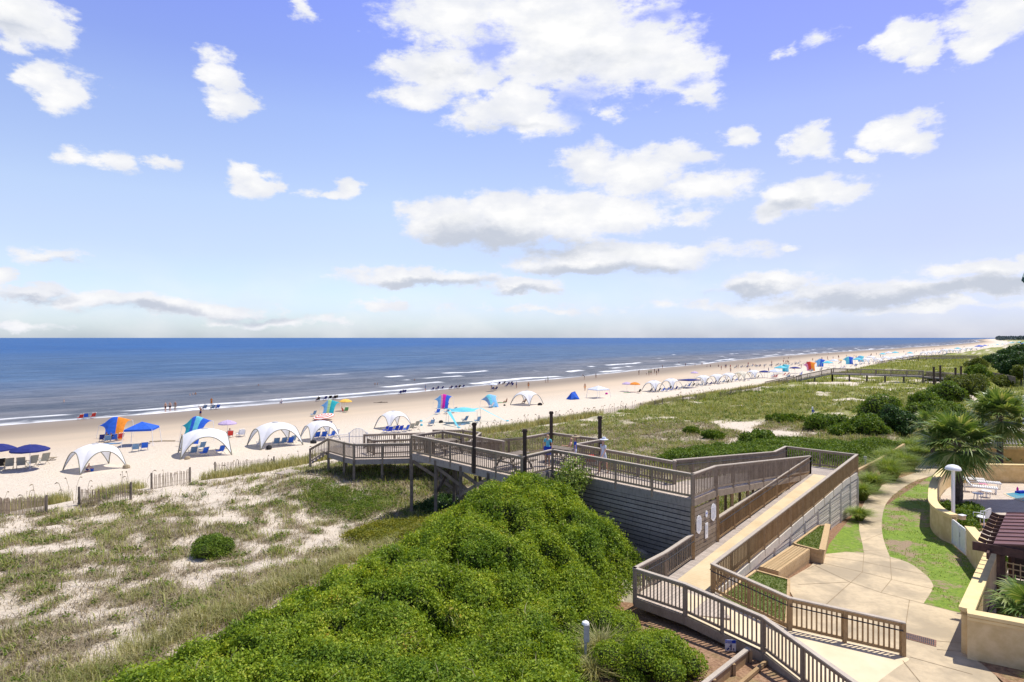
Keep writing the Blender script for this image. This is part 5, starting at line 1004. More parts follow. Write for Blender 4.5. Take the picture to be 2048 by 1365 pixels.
wc = smooth_line([(22.2, 31.4), (22.35, 32.6), (23.1, 34.3), (24.2, 36.0), (26.2, 38.9), (28.6, 42.0), (31.3, 45.0), (34, 46.8)], 4)
wall_run('long curving yellow stucco wall around the pool terrace', wc, 1.5, .25, capw=.44)
wall_run('yellow wall section between the white gate and the pergola', smooth_line([(19.8, 25.9), (20.55, 27.5), (21.5, 29.4)], 3), 1.45, .25, capw=.40)
wall_run('straight yellow rear wall of the pool terrace', [(34.2, 46.9), (38, 46.6), (46, 45.5)], 1.45, .25, capw=.36)
wall_run('higher ochre wall behind the pool terrace below the white railing', [(42.2, 55.6), (47, 55.0), (54, 53.6)], 1.55, .3, m=M['orange_stucco'], capw=.36)
gt2 = thing('white_gate', 'white solid double gate in the yellow wall beside the lawn', 'gate'); a, b = Vector((22.05, 31.3, 0)), Vector((21.45, 29.5, 0)); g_ = float(G0(30.4))
for f0, f1 in ((0.0, .49), (.51, 1.0)):
    mb = MB(); p = a + (b - a) * f0 + Vector((0, 0, g_ + .66)); q = a + (b - a) * f1 + Vector((0, 0, g_ + .66)); mb.beam(p, q, .05, 1.22); leaf = mb.build('gate_leaf', M['white'], gt2)
    mb = MB(); side = Vector((-.95, .31, 0)) * .03
    for z_ in (.5, -.5): mb.beam(p + side + Vector((0, 0, z_)), q + side + Vector((0, 0, z_)), .03, .08)
    for f in (.06, .94): w2 = p + (q - p) * f + side; mb.beam(w2 + Vector((0, 0, -.58)), w2 + Vector((0, 0, .58)), .08, .03)
    mb.build('frame', M['plastic'], leaf)
mb = MB(); mb.box((21.68, 30.3, g_ + .8), (.04, .05, .22), .3); mb.build('latch', M['grey'], gt2)
bx = thing('utility_box', 'small tan junction box on top of the wall by the white gate', 'box', (22.3, 31.0, 1.0)); mb = MB(); mb.box((0, 0, .1), (.26, .2, .2), .3); mb.build('body', mat('tan_box', (.50, .36, .2), .7), bx); mb = MB(); mb.box((0, 0, .215), (.3, .24, .03), .3); mb.build('lid', M['white'], bx)
# lamp post
lp = thing('lamp_post', 'white garden lamp post with a dome top behind the curved wall', 'lamp post', (23.05, 32.7, -.35)); mb = MB(); mb.beam((0, 0, -.2), (0, 0, 3.42), .12, .12); mb.box((0, 0, .06), (.26, .26, .12)); mb.build('pole', M['white'], lp)
mb = MB(); mb.lathe([(0.0, 3.72), (.10, 3.715), (.24, 3.67), (.34, 3.58), (.38, 3.47), (.36, 3.45), (.14, 3.44), (.09, 3.40), (.0, 3.40)], 18); mb.build('dome_shade', M['plastic'], lp, smooth=True)
# pool
pw_ = [onplane(u, v, .11) for u, v in ((2011, 988), (2030, 985.5), (2060, 984), (2100, 990), (2100, 1010), (2060, 1008), (2040, 1001), (2020, 993))]
def ground_poly(name, pts, m, lab, dz): bm = bmesh.new(); f = bm.faces.new([bm.verts.new((p[0], p[1], p[2] + dz)) for p in pts]); f.normal_update(); f.normal_flip() if f.normal.z < 0 else None; bmesh.ops.triangulate(bm, faces=[f]); me = bpy.data.meshes.new(name); bm.to_mesh(me); bm.free(); me.materials.append(m); return meta(link(name, me), lab, kind='structure')
cen = sum((Vector(p) for p in pw_), Vector()) / len(pw_)
ground_poly('pool_coping', [cen + (Vector(p) - cen) * 1.12 for p in pw_], M['coat'], 'pale coping round the pool', .118); ground_poly('pool_water', pw_, M['pool'], 'blue water of the swimming pool', .126)
# planting bed and shrubs behind the wall
bed = [(25.0, 36.3), (26.6, 38.6), (28.0, 39.6), (29.0, 38.2), (28.2, 36.0), (26.6, 34.2), (24.9, 33.4), (23.6, 33.2), (23.9, 34.8)]
sheet('mulch_bed', bed, .115, M['mulch'], 'mulched planting bed around the palm')
for i, (x, y, r, h, lb) in enumerate([(25.2, 35.0, .8, .75, 'leafy shrub just behind the lamp post'), (26.4, 36.0, .8, .7, 'leafy shrub in the middle of the palm bed'), (27.3, 37.3, .8, .65, 'leafy shrub right of the palm trunk'), (25.6, 37.0, .7, .8, 'tall leafy shrub against the curved wall'), (24.6, 33.9, .6, .6, 'low leafy shrub at the front of the palm bed'), (20.95, 26.9, .45, 1.5, 'yellowish shrub between the pergola and the wall')]):
    bush(lb, (x, y, float(G0(y)) + .08), r, h, M['bushg'], 4200, (.10, .17), seed=40 + i, group='shrubs in the palm bed' if i < 5 else None, loose=.1)
for i, u in enumerate(range(1996, 2060, 12)):
    q_ = atz(u, 921, -.9); bush('low clipped hedge plant, number %s from the left below the ochre wall' % ['first', 'second', 'third', 'fourth', 'fifth', 'sixth'][i], (q_.x, q_.y, -1.0), .55, .55, M['bushg'], 1500, (.10, .16), seed=60 + i, group='hedge below the ochre wall')
# pergola
pg = thing('pergola', 'dark brown pergola with a sloping maroon metal roof and curved rafter tails', 'pergola')
maroon = mat('maroon_metal', (.16, .078, .072), .5, .08, 2); dk = mat('brown_stain', (.075, .038, .032), .7, .2, 5)
def L2(a, b, z): q = np.array([17.35, 22.55]) + DV * a + EV * b; return Vector((q[0], q[1], z))      # a along the wall, b away from it
mb = MB(); n_ = 9
mb.add([L2(-.1, 0, 2.58), L2(5.3, 0, 2.58), L2(5.3, 3.4, 3.15), L2(-.1, 3.4, 3.15), L2(-.1, 0, 2.54), L2(5.3, 0, 2.54), L2(5.3, 3.4, 3.11), L2(-.1, 3.4, 3.11)], [(0, 3, 2, 1), (4, 5, 6, 7), (0, 1, 5, 4), (2, 3, 7, 6), (1, 2, 6, 5), (0, 4, 7, 3)])
for i in range(n_ + 1): a_ = -.1 + 5.4 * i / n_; mb.beam(L2(a_, 0, 2.60), L2(a_, 3.4, 3.17), .03, .04)
mb.build('roof', maroon, pg)
for i in range(9):
    a_ = .0 + 5.2 * i / 8; mb = MB(); pts = [L2(a_, 1.5, 2.72), L2(a_, .0, 2.44), L2(a_, -.25, 2.42), L2(a_, -.5, 2.50)]
    for p, q in zip(pts, pts[1:]): mb.beam(p, q, .05, .14)
    mb.build('rafter', dk, pg)
for b_ in (-.12, 3.0):
    mb = MB(); mb.beam(L2(-.6, b_, 2.26), L2(5.6, b_, 2.26), .07, .22); mb.build('beam', dk, pg)
mb = MB(); mb.beam(L2(-.14, -.6, 2.42), L2(-.14, 3.6, 2.42), .06, .30); mb.build('front_beam', dk, pg)
mb = MB(); mb.add([L2(-.1, 0, 2.55), L2(-.1, 3.4, 3.12), L2(-.1, 3.4, 2.3), L2(-.1, 0, 2.3), L2(-.06, 0, 2.55), L2(-.06, 3.4, 3.12), L2(-.06, 3.4, 2.3), L2(-.06, 0, 2.3)], [(0, 1, 2, 3), (7, 6, 5, 4), (0, 4, 5, 1), (3, 2, 6, 7)]); mb.build('gable_board', dk, pg)
for a_, b_ in ((.1, .2), (5.1, .2), (.1, 3.0), (5.1, 3.0)): mb = MB(); mb.beam(L2(a_, b_, -.3), L2(a_, b_, 2.2), .18, .18); mb.build('post', dk, pg)
mb = MB()
for i in range(12): mb.beam(L2(.1, .35 + .2 * i, .3), L2(.1, .35 + .2 * i, 2.0), .02, .035)
for i in range(9): mb.beam(L2(.12, .3, .35 + .2 * i), L2(.12, 2.9, .35 + .2 * i), .02, .035)
mb.build('lattice', M['timber'], pg)
mb = MB(); mb.beam(L2(5.0, .3, 1.0), L2(5.0, 3.0, 1.0), .04, 2.0); mb.build('back_panel', M['darkwood'], pg)
# white balcony at the right edge and white railing on the ochre wall
wb_ = thing('balcony', 'corner of a white railed balcony at the right edge above the palms', 'balcony'); q = atz(2030, 812, 1.2); qx, qy = q.x, q.y
mb = MB(); mb.box((qx + 3.0, qy, .85), (6.4, 3.0, .5)); mb.build('floor', M['white'], wb_)
for dx in (0, 1.6, 3.2): mb = MB(); mb.beam((qx + dx, qy - 1.45, -1), (qx + dx, qy - 1.45, 2.5), .24, .24); mb.lathe([(0, 2.68), (.12, 2.62), (.12, 2.52), (0, 2.5)], 8, (qx + dx, qy - 1.45, 0)); mb.build('column', M['white'], wb_)
mb = MB()
for i in range(20): mb.beam((qx + .16 * i, qy - 1.45, 1.1), (qx + .16 * i, qy - 1.45, 2.15), .05, .05)
mb.beam((qx, qy - 1.45, 2.18), (qx + 6, qy - 1.45, 2.18), .1, .08); mb.beam((qx, qy - 1.45, 1.2), (qx + 6, qy - 1.45, 1.2), .08, .07); mb.build('railing', M['white'], wb_)
mb = MB(); mb.box((qx + 4.2, qy + .5, 3.6), (3.6, 2, 5.0)); mb.build('wall', M['white'], wb_)
wr = thing('white_railing', 'white picket railing standing on the ochre wall behind the palms', 'railing'); mb = MB()
for i in range(46): x = 42.5 + .24 * i; y = 55.75 - .12 * i * .24 * 1.2; mb.beam((x, y, .55), (x, y, 1.55), .05, .05)
mb.build('pickets', M['white'], wr)
for z_ in (.62, 1.58): mb = MB(); mb.beam((42.4, 55.8, z_), (53.4, 54.2, z_), .07, .07); mb.build('rail', M['white'], wr)
mb = MB(); mb.lathe([(0, 2.25), (.16, 2.15), (.17, 2.0), (.05, 1.95), (.05, .5)], 8, (42.8, 55.5, 0)); mb.build('lamp_globe', M['white'], wr)
# resin furniture
def resin_chair():
    t_ = thing('resin_chair', '', 'chair'); mb = MB()
    for x in (-.24, .24):
        for y in (-.22, .22): mb.tube([(x * 1.12, y * 1.1, 0), (x, y, .42)], [.022, .028], 5)
    mb.build('legs', M['plastic'], t_); mb = MB(); mb.box((0, 0, .43), (.50, .48, .035)); mb.build('seat', M['plastic'], t_)
    mb = MB(); arc = [(-.26 + .52 * i / 10, -.24 - .10 * math.sin(PI * i / 10), .80 + .12 * math.sin(PI * i / 10)) for i in range(11)]; mb.tube([(-.27, -.22, .44), (-.28, -.23, .7)] + arc + [(.28, -.23, .7), (.27, -.22, .44)], .02, 5)
    for i in range(1, 10): a_ = arc[i]; mb.tube([(-.2 + .4 * i / 10, -.23, .44), a_], .015, 4)
    mb.build('backrest', M['plastic'], t_)
    for sx in (-1, 1): mb = MB(); mb.tube([(sx * .28, -.24, .66), (sx * .30, .0, .66), (sx * .29, .22, .62), (sx * .27, .24, .43)], .02, 5); mb.build('armrest', M['plastic'], t_)
    return t_
def lounger():
    t_ = thing('pool_lounger', '', 'sun lounger'); mb = MB(); mb.beam((-.28, -.9, .34), (-.28, .8, .34), .04, .05); mb.beam((.28, -.9, .34), (.28, .8, .34), .04, .05)
    for x in (-.28, .28):
        for y in (-.8, .7): mb.tube([(x, y, 0), (x, y, .34)], .025, 5)
    mb.build('frame', M['plastic'], t_); mb = MB()
    for i in range(11): mb.beam((-.28, -.85 + .11 * i, .375), (.28, -.85 + .11 * i, .375), .075, .015)
    mb.build('slats', M['plastic'], t_); mb = MB()
    for i in range(7): mb.beam((-.28, .38 + .075 * i, .40 + .085 * i), (.28, .38 + .075 * i, .40 + .085 * i), .09, .015)
    for x in (-.28, .28): mb.beam((x, .36, .38), (x, .92, 1.0), .04, .05)
    mb.build('backrest', M['plastic'], t_); return t_
rc = resin_chair(); spots = [(1964, 1052, .4, 'white resin chair beside the gate shrubs with its back to the lawn'), (2001, 962, 2.9, 'front white resin chair of the pair by the rear wall'), (2018, 958, 2.7, 'rear white resin chair of the pair by the rear wall'), (2027, 919, 3.1, 'white resin chair on the upper terrace below the ochre wall')]
for i, (u, v, rz, lb) in enumerate(spots):
    q_ = onplane(u, v, .1); o = rc if i == 0 else copy_tree(rc); o.location = (q_.x, q_.y, q_.z + .105); o.rotation_euler = (0, 0, rz); o['label'] = lb; o['group'] = 'white resin chairs on the terrace'; o.scale = (1.15,) * 3
lg = lounger(); spots = [(1936, 968, 1.2, 'white slatted lounger nearest the palm trunk'), (1950, 958, 1.3, 'white slatted lounger second from the palm with its back raised'), (1966, 975, 1.1, 'white lounger with a pink towel'), (1984, 962, 1.25, 'white lounger nearest the pair of chairs'), (1958, 985, 1.0, 'white lounger in front, closest to the palm bed')]
for i, (u, v, rz, lb) in enumerate(spots):
    q_ = onplane(u, v, .1); o = lg if i == 0 else copy_tree(lg); o.location = (q_.x, q_.y, q_.z + .105); o.rotation_euler = (0, 0, rz); o['label'] = lb; o['group'] = 'white loungers on the terrace'; o.scale = (1.15,) * 3
q_ = onplane(1972, 972, .5); mb = MB(); mb.grid(lambda a_, b_: (.5 * a_, .35 * b_, .5 + .05 * math.sin(7 * a_) * math.cos(5 * b_)), 6, 5); o = mb.build('towel', M['pink'], None, loc=(q_.x - .3, q_.y, q_.z + .1)); meta(o, 'crumpled pink towel lying on a lounger', 'towel')
tb = thing('side_table', 'low round white table beside the loungers', 'table', tuple(onplane(1973, 995, .1) + Vector((0, 0, .105)))); mb = MB(); mb.lathe([(0, .44), (.3, .44), (.31, .42), (.3, .40), (0, .40)], 16); mb.build('tabletop', M['plastic'], tb)
mb = MB(); [mb.tube([(.2 * math.cos(a_), .2 * math.sin(a_), 0), (.16 * math.cos(a_), .16 * math.sin(a_), .4)], .022, 5) for a_ in (.8, 2.4, 3.9, 5.5)]; mb.build('legs', M['plastic'], tb)
tb2 = copy_tree(tb, loc=tuple(onplane(1955, 1000, .1) + Vector((0, 0, .105))), label='second low round white table close to the palm bed')
q_ = onplane(2035, 984, .1); mb = MB(); mb.lathe([(0, 0), (.06, 0), (.065, .22), (.03, .27), (.03, .32), (0, .32)], 10); o = mb.build('bottle', M['magenta'], None, loc=(q_.x, q_.y, q_.z + .12)); meta(o, 'pink bottle standing at the pool edge', 'bottle')
q_ = onplane(2043, 987, .1); mb = MB(); mb.box((0, 0, .06), (.7, .35, .12), .2); mb.box((0, 0, .14), (.5, .2, .04), .2); o = mb.build('pool_step', M['royal'], None, loc=(q_.x, q_.y, q_.z + .12)); meta(o, 'dark blue float lying at the pool edge', 'float')
# the eave corner of the neighbouring building, just inside the right edge of the picture
ev = thing('building_eave', 'dark green roof corner of a building at the right edge of the sky', 'roof'); q = Vector((32.55, 40.0, 13.75)); gm_ = mat('green_metal', (.03, .09, .07), .5, .1, 2)
pq = [(32.6, 40.0), (44, 40.0), (48, 43.5), (35.9, 43.5)]
mb = MB(); mb.add([(x, y, q.z + (.12 if i < 2 else 1.6)) for i, (x, y) in enumerate(pq)] + [(x, y, q.z) for x, y in pq], [(0, 1, 2, 3), (7, 6, 5, 4), (0, 4, 5, 1), (1, 5, 6, 2), (2, 6, 7, 3), (3, 7, 4, 0)]); mb.build('roof', gm_, ev)
mb = MB(); mb.beam((32.58, 39.97, q.z - .06), (44, 39.97, q.z - .06), .10, .16); mb.build('gutter', gm_, ev); mb = MB(); mb.beam((32.7, 40.05, q.z - .1), (33.3, 40.05, q.z - .75), .07, .07); mb.beam((32.9, 40.05, q.z - .1), (33.3, 40.05, q.z - .5), .05, .05); mb.build('bracket', gm_, ev)
mb = MB(); mb.box((40.5, 41.6, 5.9), (6.0, 2.6, 15.6)); mb.build('wall', M['stucco'], ev)
glass_ = mat('window_glass', (.05, .08, .10), .15, .1, 2)
for k_ in range(4):
    zc = 1.6 + k_ * 3.1; mb = MB(); mb.box((40.5, 40.27, zc), (3.4, .06, 1.7)); wn_ = mb.build('window', M['white'], ev); mb = MB()
    for dx in (-.8, .8): mb.box((40.5 + dx, 40.22, zc), (1.45, .05, 1.45))
    mb.build('pane', glass_, wn_)
    mb = MB(); mb.box((37.46, 41.6, zc), (.06, 1.2, 1.4)); wn_ = mb.build('window', M['white'], ev); mb = MB(); mb.box((37.41, 41.6, zc), (.05, 1.0, 1.2)); mb.build('pane', glass_, wn_)
    mb = MB(); mb.box((40.5, 41.6, zc - 1.35), (6.12, 2.72, .14)); mb.build('band_course', M['stucco_cap'], ev)
ORD = ['first', 'second', 'third', 'fourth', 'fifth', 'sixth', 'seventh', 'eighth', 'ninth', 'tenth', 'eleventh', 'twelfth', 'thirteenth', 'fourteenth', 'fifteenth', 'sixteenth', 'seventeenth', 'eighteenth', 'nineteenth', 'twentieth'] + ['twenty ' + w_ for w_ in ('first', 'second', 'third', 'fourth', 'fifth', 'sixth')]
# ------------------------------------------------------------------ beach things
def slat_fence(label, px, zt=1.05, n_post=2):
    P = [at(u, v) for u, v in px]; t_ = thing('sand_fence', label, 'fence', tuple(P[0]), 0, 'wooden sand fences'); O = P[0]; mb = MB()
    for a, b in zip(P, P[1:]):
        L = (b - a).length; n = max(2, int(L / .10))
        for i in range(n):
            q = a + (b - a) * (i / n); z = hz(q.x, q.y); ln = random.uniform(-.06, .06); mb.beam((q.x - O.x, q.y - O.y, z - .2 - O.z), (q.x - O.x + ln, q.y - O.y, z + zt * random.uniform(.9, 1.04) - O.z), .05, .014)
        for h in (.3, .8): mb.beam(Vector((a.x, a.y, hz(a.x, a.y) + h)) - O, Vector((b.x, b.y, hz(b.x, b.y) + h)) - O, .012, .012)
    mb.build('slat_panel', M['rail'], t_)
    for q in ([P[0], P[-1]] if n_post == 2 else P): mb = MB(); mb.tube([(q.x - O.x, q.y - O.y, hz(q.x, q.y) - .3 - O.z), (q.x - O.x, q.y - O.y, hz(q.x, q.y) + zt + .12 - O.z)], .07, 7); mb.build('post', M['under'], t_)
    return t_
slat_fence('leftmost sand fence, weathered slats cut off by the picture edge', [(-40, 1030), (20, 1030), (93, 1028)])
slat_fence('second sand fence from the left, leaning slats with a thick post at its left end', [(158, 1010), (200, 1011), (262, 1000)])
slat_fence('third sand fence from the left, half buried by the dune crest', [(303, 979), (345, 972), (380, 966)])
slat_fence('pale sand fence in the grass left of the lower landing', [(430, 950), (480, 945), (548, 938)])
slat_fence('small sand fence beyond the upper deck between two sandy dunes', [(1078, 847), (1100, 846), (1120, 845)])
fp = [(1200, 830), (1251, 822), (1281, 817), (1310, 813), (1325, 809), (1366, 804), (1392, 801), (1410, 799)]
slat_fence('long low sand fence running through the dune grass on the right', fp, .8, 9)
slat_fence('distant sand fence near the boardwalk ramp', [(1440, 795), (1462, 790), (1482, 787), (1518, 783)], .8, 9)

def tent_proto(fabm):
    a, h, ha = 2.0, 2.5, 1.95; t_ = thing('arch_tent', '', 'tent'); mb = MB()
    def side(k):
        M_ = Matrix.Rotation(k * PI / 2, 3, 'Z')
        def fn(u, v):
            s_ = 2 * u - 1; w_ = 1 - v; za = ha * (1 - abs(s_) ** 2.3); p = Vector((a * s_, -a * (1 - .12 * (1 - s_ * s_)), 0)) * w_; z = za + (h - za) * (1 - w_ ** 2.3)
            p.z = z; return tuple(M_ @ p)
        return fn
    for k in range(4): mb.grid(side(k), 24, 12)
    cn = mb.build('canopy', fabm, t_, smooth=True); bm = bmesh.new(); bm.from_mesh(cn.data); bmesh.ops.remove_doubles(bm, verts=bm.verts, dist=.004); bmesh.ops.recalc_face_normals(bm, faces=bm.faces); bm.to_mesh(cn.data); bm.free()
    for k in range(4):
        fn = side(k); mb = MB(); mb.tube([tuple(Vector(fn(i / 24, 0)) * 1.0) for i in range(25)], .045, 6, True); mb.build('arch_pole', M['olivepole'], t_)
    mb = MB(); mb.lathe([(0, h + .10), (.28, h + .05), (.30, h + .01), (.1, h + .02)], 10); mb.build('vent_cap', M['grey'], t_); return t_
tw = tent_proto(M['tentw']); tcream = tent_proto(M['tentc'])
first = {}
def put(proto, label, loc, rz=0, sc=None, group=None, cat=None):
    k = proto.name
    if k not in first: first[k] = 1; o = proto; o.location = loc; o.rotation_euler = (0, 0, rz); o['label'] = label
    else: o = copy_tree(proto, loc=loc, rz=rz, label=label)
    if sc: o.scale = sc if isinstance(sc, tuple) else (sc,) * 3
    if group: o['group'] = group
    elif 'group' in o: del o['group']
    if cat: o['category'] = cat
    return o
def tent4(label, cs, proto=tw):
    P = [at(u, v) for u, v in cs]; c = sum(P, Vector()) / 4; d1 = P[1] - P[0]; d2 = P[2] - P[1]; rz = math.atan2(d2.y, d2.x); side_ = ((P[1] - P[0]).length + (P[2] - P[1]).length + (P[3] - P[2]).length + (P[0] - P[3]).length) / 4
    s_ = min(1.25, max(.8, side_ / 4.0)); return put(proto, label, (c.x, c.y, hz(c.x, c.y) - .05), rz, (s_, s_, .5 + s_ * .5), 'white arch tents on the beach'), c
tent4('white arch tent at the far left with a child playing beneath it', [(133.4, 939.6), (137, 953), (253, 935), (232.6, 927.4)])
tent4('white arch tent behind the blue and teal shade, four blue chairs under it', [(355.4, 912.3), (376.6, 918.7), (467.7, 910.3), (435, 893)])
tent4('white arch tent with a row of four pale blue chairs along its right side', [(495.6, 895.5), (537, 899), (602, 891), (565, 878)])
tent4('white arch tent just left of the lower boardwalk landing', [(592, 881), (626.7, 885), (685, 879), (655, 873)])
tent4('white arch tent behind the white gate with royal blue chairs', [(741, 858), (776, 861), (828, 855), (801, 851.5)])
tent4('white arch tent standing alone in the middle of the beach', [(1022, 810), (1058, 813), (1085.6, 809), (1050, 806)])
tl = [(1308, 783, 1, 'nearest white arch tent of the long row on the right'), (1343, 778, 1, 'second white arch tent of the row, before the navy canopy'), (1407, 770, 1, 'white arch tent right behind the navy canopy'), (1434, 767, 1, 'white arch tent in the middle of the row with crowded chairs'), (1458, 764, 1, 'white arch tent left of the cream tent'), (1483, 760, 0, 'cream coloured arch tent in the row'), (1507, 757, 1, 'last white arch tent of the near row'), (1503, 764, 1, 'open white arch tent at the right end of the near row')]
for u, v, wh, lb in tl[:7]:
    q = at(u, v); put(tw if wh else tcream, lb, tuple(q), .62 + random.uniform(-.15, .15), 1.05, 'white arch tents on the beach')
ft = [(1733, 728), (1757, 727), (1772, 725), (1786, 723), (1799, 721), (1811, 719), (1822, 717.5), (1848, 712), (1858, 711), (1868, 710), (1878, 709), (1890, 708), (1902, 706.5), (1914, 705), (1926, 704), (1937, 702.5), (1948, 701), (1742, 723)]
for i, (u, v) in enumerate(sorted(ft)): q = at(u, v); put(tw, 'small white arch tent in the distant crowd, %s from the left' % ORD[i], tuple(q), random.uniform(.4, .9), random.uniform(.9, 1.2), 'distant white arch tents')

def umbrella(fabm, flat=1.0):
    t_ = thing('beach_umbrella', '', 'umbrella'); mb = MB(); n = 8; ring = []
    prof = [(0.02, 2.15), (.45, 2.08), (.85, 1.93), (1.15, 1.74), (1.16, 1.62)]
    vs_ = [(0, 0, 2.17)]; 
    for r, z in prof[1:]:
        for k in range(16): a = 2 * PI * k / 16; rr2 = r * (1 if k % 2 == 0 else .955); vs_.append((rr2 * math.cos(a), rr2 * math.sin(a), z - (0 if k % 2 == 0 else .03)))
    fs = [(0, 1 + k, 1 + (k + 1) % 16) for k in range(16)]
    for i in range(3): fs += [(1 + i * 16 + k, 1 + (i + 1) * 16 + k, 1 + (i + 1) * 16 + (k + 1) % 16, 1 + i * 16 + (k + 1) % 16) for k in range(16)]
    mb.add(vs_, fs); mb.build('canopy', fabm, t_); mb = MB(); mb.tube([(0, 0, -.3), (0, 0, 2.25)], .022, 6); mb.build('pole', M['white'], t_); mb = MB()
    for k in range(8): a = 2 * PI * k / 8; mb.tube([(0, 0, 1.72), (.6 * math.cos(a), .6 * math.sin(a), 2.0)], .01, 3)
    mb.build('ribs', M['grey'], t_); return t_
def striped(name, c1, c2, lin=False):
    m, t, b, o = new_mat(name); tc = t.new('ShaderNodeTexCoord'); sp = t.new('ShaderNodeSeparateXYZ'); t.l.new(tc.outputs['Object'], sp.inputs[0]); r = t.math('SQRT', t.math('ADD', t.math('POWER', sp.outputs[0], 2.0), t.math('POWER', sp.outputs[1], 2.0)))
    r = t.math('ADD', t.math('MULTIPLY', t.math('SUBTRACT', sp.outputs[2], sp.outputs[1]), 2.6), 9.0) if lin else r; t.put(b.inputs['Base Color'], t.mix(t.math('LESS_THAN', t.math('FRACT', t.math('MULTIPLY', r, 3.2)), .5), c1, c2)); b.inputs['Roughness'].default_value = .8; return m
M['redstripe'] = striped('red_stripe_fabric', (.62, .10, .07), (.80, .76, .70))
um = {k: umbrella(M[k]) for k in ('navy', 'lilac', 'yellow', 'orange', 'redstripe', 'palew')}
def U(col, u, v, label, sc=1.0, tilt=None): q = at(u, v); o = put(um[col], label, tuple(q), random.random(), sc); 
U('navy', -6, 938, 'navy blue umbrella at the left picture edge over beach chairs', (1.35, 1.35, 1.15)); U('navy', 60, 940, 'navy blue umbrella over wooden chairs, second from the left edge', (1.4, 1.4, 1.15))
U('lilac', 455, 873, 'pale lilac umbrella above a woman in pink'); U('yellow', 691, 822, 'yellow umbrella near the green backed chair'); U('orange', 1270, 784.5, 'flat orange umbrella beside a lilac one', 1.1); U('lilac', 1254, 783, 'lilac umbrella left of the orange one', 1.05)
U('navy', 1529, 756, 'dark navy umbrella at the end of the arch tents', (1.5, 1.5, 1.1)); U('navy', 1590, 747, 'slate navy umbrella right of the light blue canopies', (1.7, 1.7, 1.1)); U('palew', 986, 783, 'white umbrella standing near the water'); U('lilac', 1389, 758, 'small violet umbrella beyond the row of arch tents', 1.1)
U('orange', 1634, 733, 'distant orange umbrella near the red and orange shade', 1.1); U('yellow', 1681, 727, 'distant pale orange umbrella behind the boardwalk ramp', .9)
q = at(650, 840); o = put(um['redstripe'], 'red and white striped umbrella lying open on the sand', (q.x, q.y, q.z - .75), .3, (1.45, 1.45, .8)); o.rotation_euler = (.12, -.14, .3)

def popup(fabm, a=1.5, h0=2.0, h1=2.75, legm='white', skirt=False):
    t_ = thing('canopy_tent', '', 'canopy'); mb = MB(); v_ = [(-a, -a, h0), (a, -a, h0), (a, a, h0), (-a, a, h0)]; lo = [(x, y, z - .22) for x, y, z in v_]; mid_ = [((p[0] + q_[0]) / 2, (p[1] + q_[1]) / 2, h0 - .03) for p, q_ in zip(v_, v_[1:] + v_[:1])]
    mb.add(v_ + mid_ + [(0, 0, h1)] + lo, [(0, 4, 8), (4, 1, 8), (1, 5, 8), (5, 2, 8), (2, 6, 8), (6, 3, 8), (3, 7, 8), (7, 0, 8), (0, 9, 10, 1), (1, 10, 11, 2), (2, 11, 12, 3), (3, 12, 9, 0)]); mb.build('roof', fabm, t_)
    for x in (-1, 1):
        for y in (-1, 1): mb = MB(); mb.tube([(x * a * 1.12, y * a * 1.12, 0), (x * a * .98, y * a * .98, h0)], .035, 5); mb.build('leg', M[legm], t_)
    return t_
cb = popup(M['blue']); q = at(272, 893); put(cb, 'bright blue square canopy on four white legs', tuple(q + Vector((0, 1.2, 0))), .25, 1.02)
ca = popup(M['aqua'], 1.5); cs_ = popup(M['palew'], 1.45)
q = at(1197, 796); put(cs_, 'white square cabana with people sitting in its shade', tuple(q), .55, (1.15, 1.15, .95))
for u, v, p_, lb in [(1551, 757, cs_, 'white square canopy right of the navy umbrella'), (1562, 748, ca, 'pale blue canopy behind the white square one'), (1655, 736, ca, 'light blue canopy just above the boardwalk ramp'), (1668, 731, cs_, 'white canopy by the top of the boardwalk ramp')]: q = at(u, v); put(p_, lb, tuple(q), .6, 1.1)
cn = popup(M['navy'], 1.9, 2.1, 2.35); q = at(1378, 776); put(cn, 'wide navy cloth canopy among the white arch tents', tuple(q), .7, (1.25, 1.0, 1.0))
for i_, (u, v, k) in enumerate(sorted([(1715, 729, 0), (1790, 712, 0), (1777, 714, 1), (1765, 715, 0), (1820, 713, 0), (1962, 697, 2), (1970, 696, 2), (1958, 700, 2), (1915, 703, 0), (1995, 693, 0), (2005, 692, 0), (2012, 692, 1), (2022, 690, 0), (2030, 689.5, 1), (2038, 689, 0), (2026, 687.5, 0), (2040, 686.5, 1), (2018, 688, 1), (2048, 689, 0), (2044, 691, 2)])):
    q = at(u, v); put((ca, cs_, cb)[k], 'small %s square canopy in the distant crowd, %s from the left' % (('pale blue', 'white', 'bright blue')[k], ORD[i_]), tuple(q), random.uniform(.3, .9), random.uniform(1.0, 1.5), 'distant canopies')

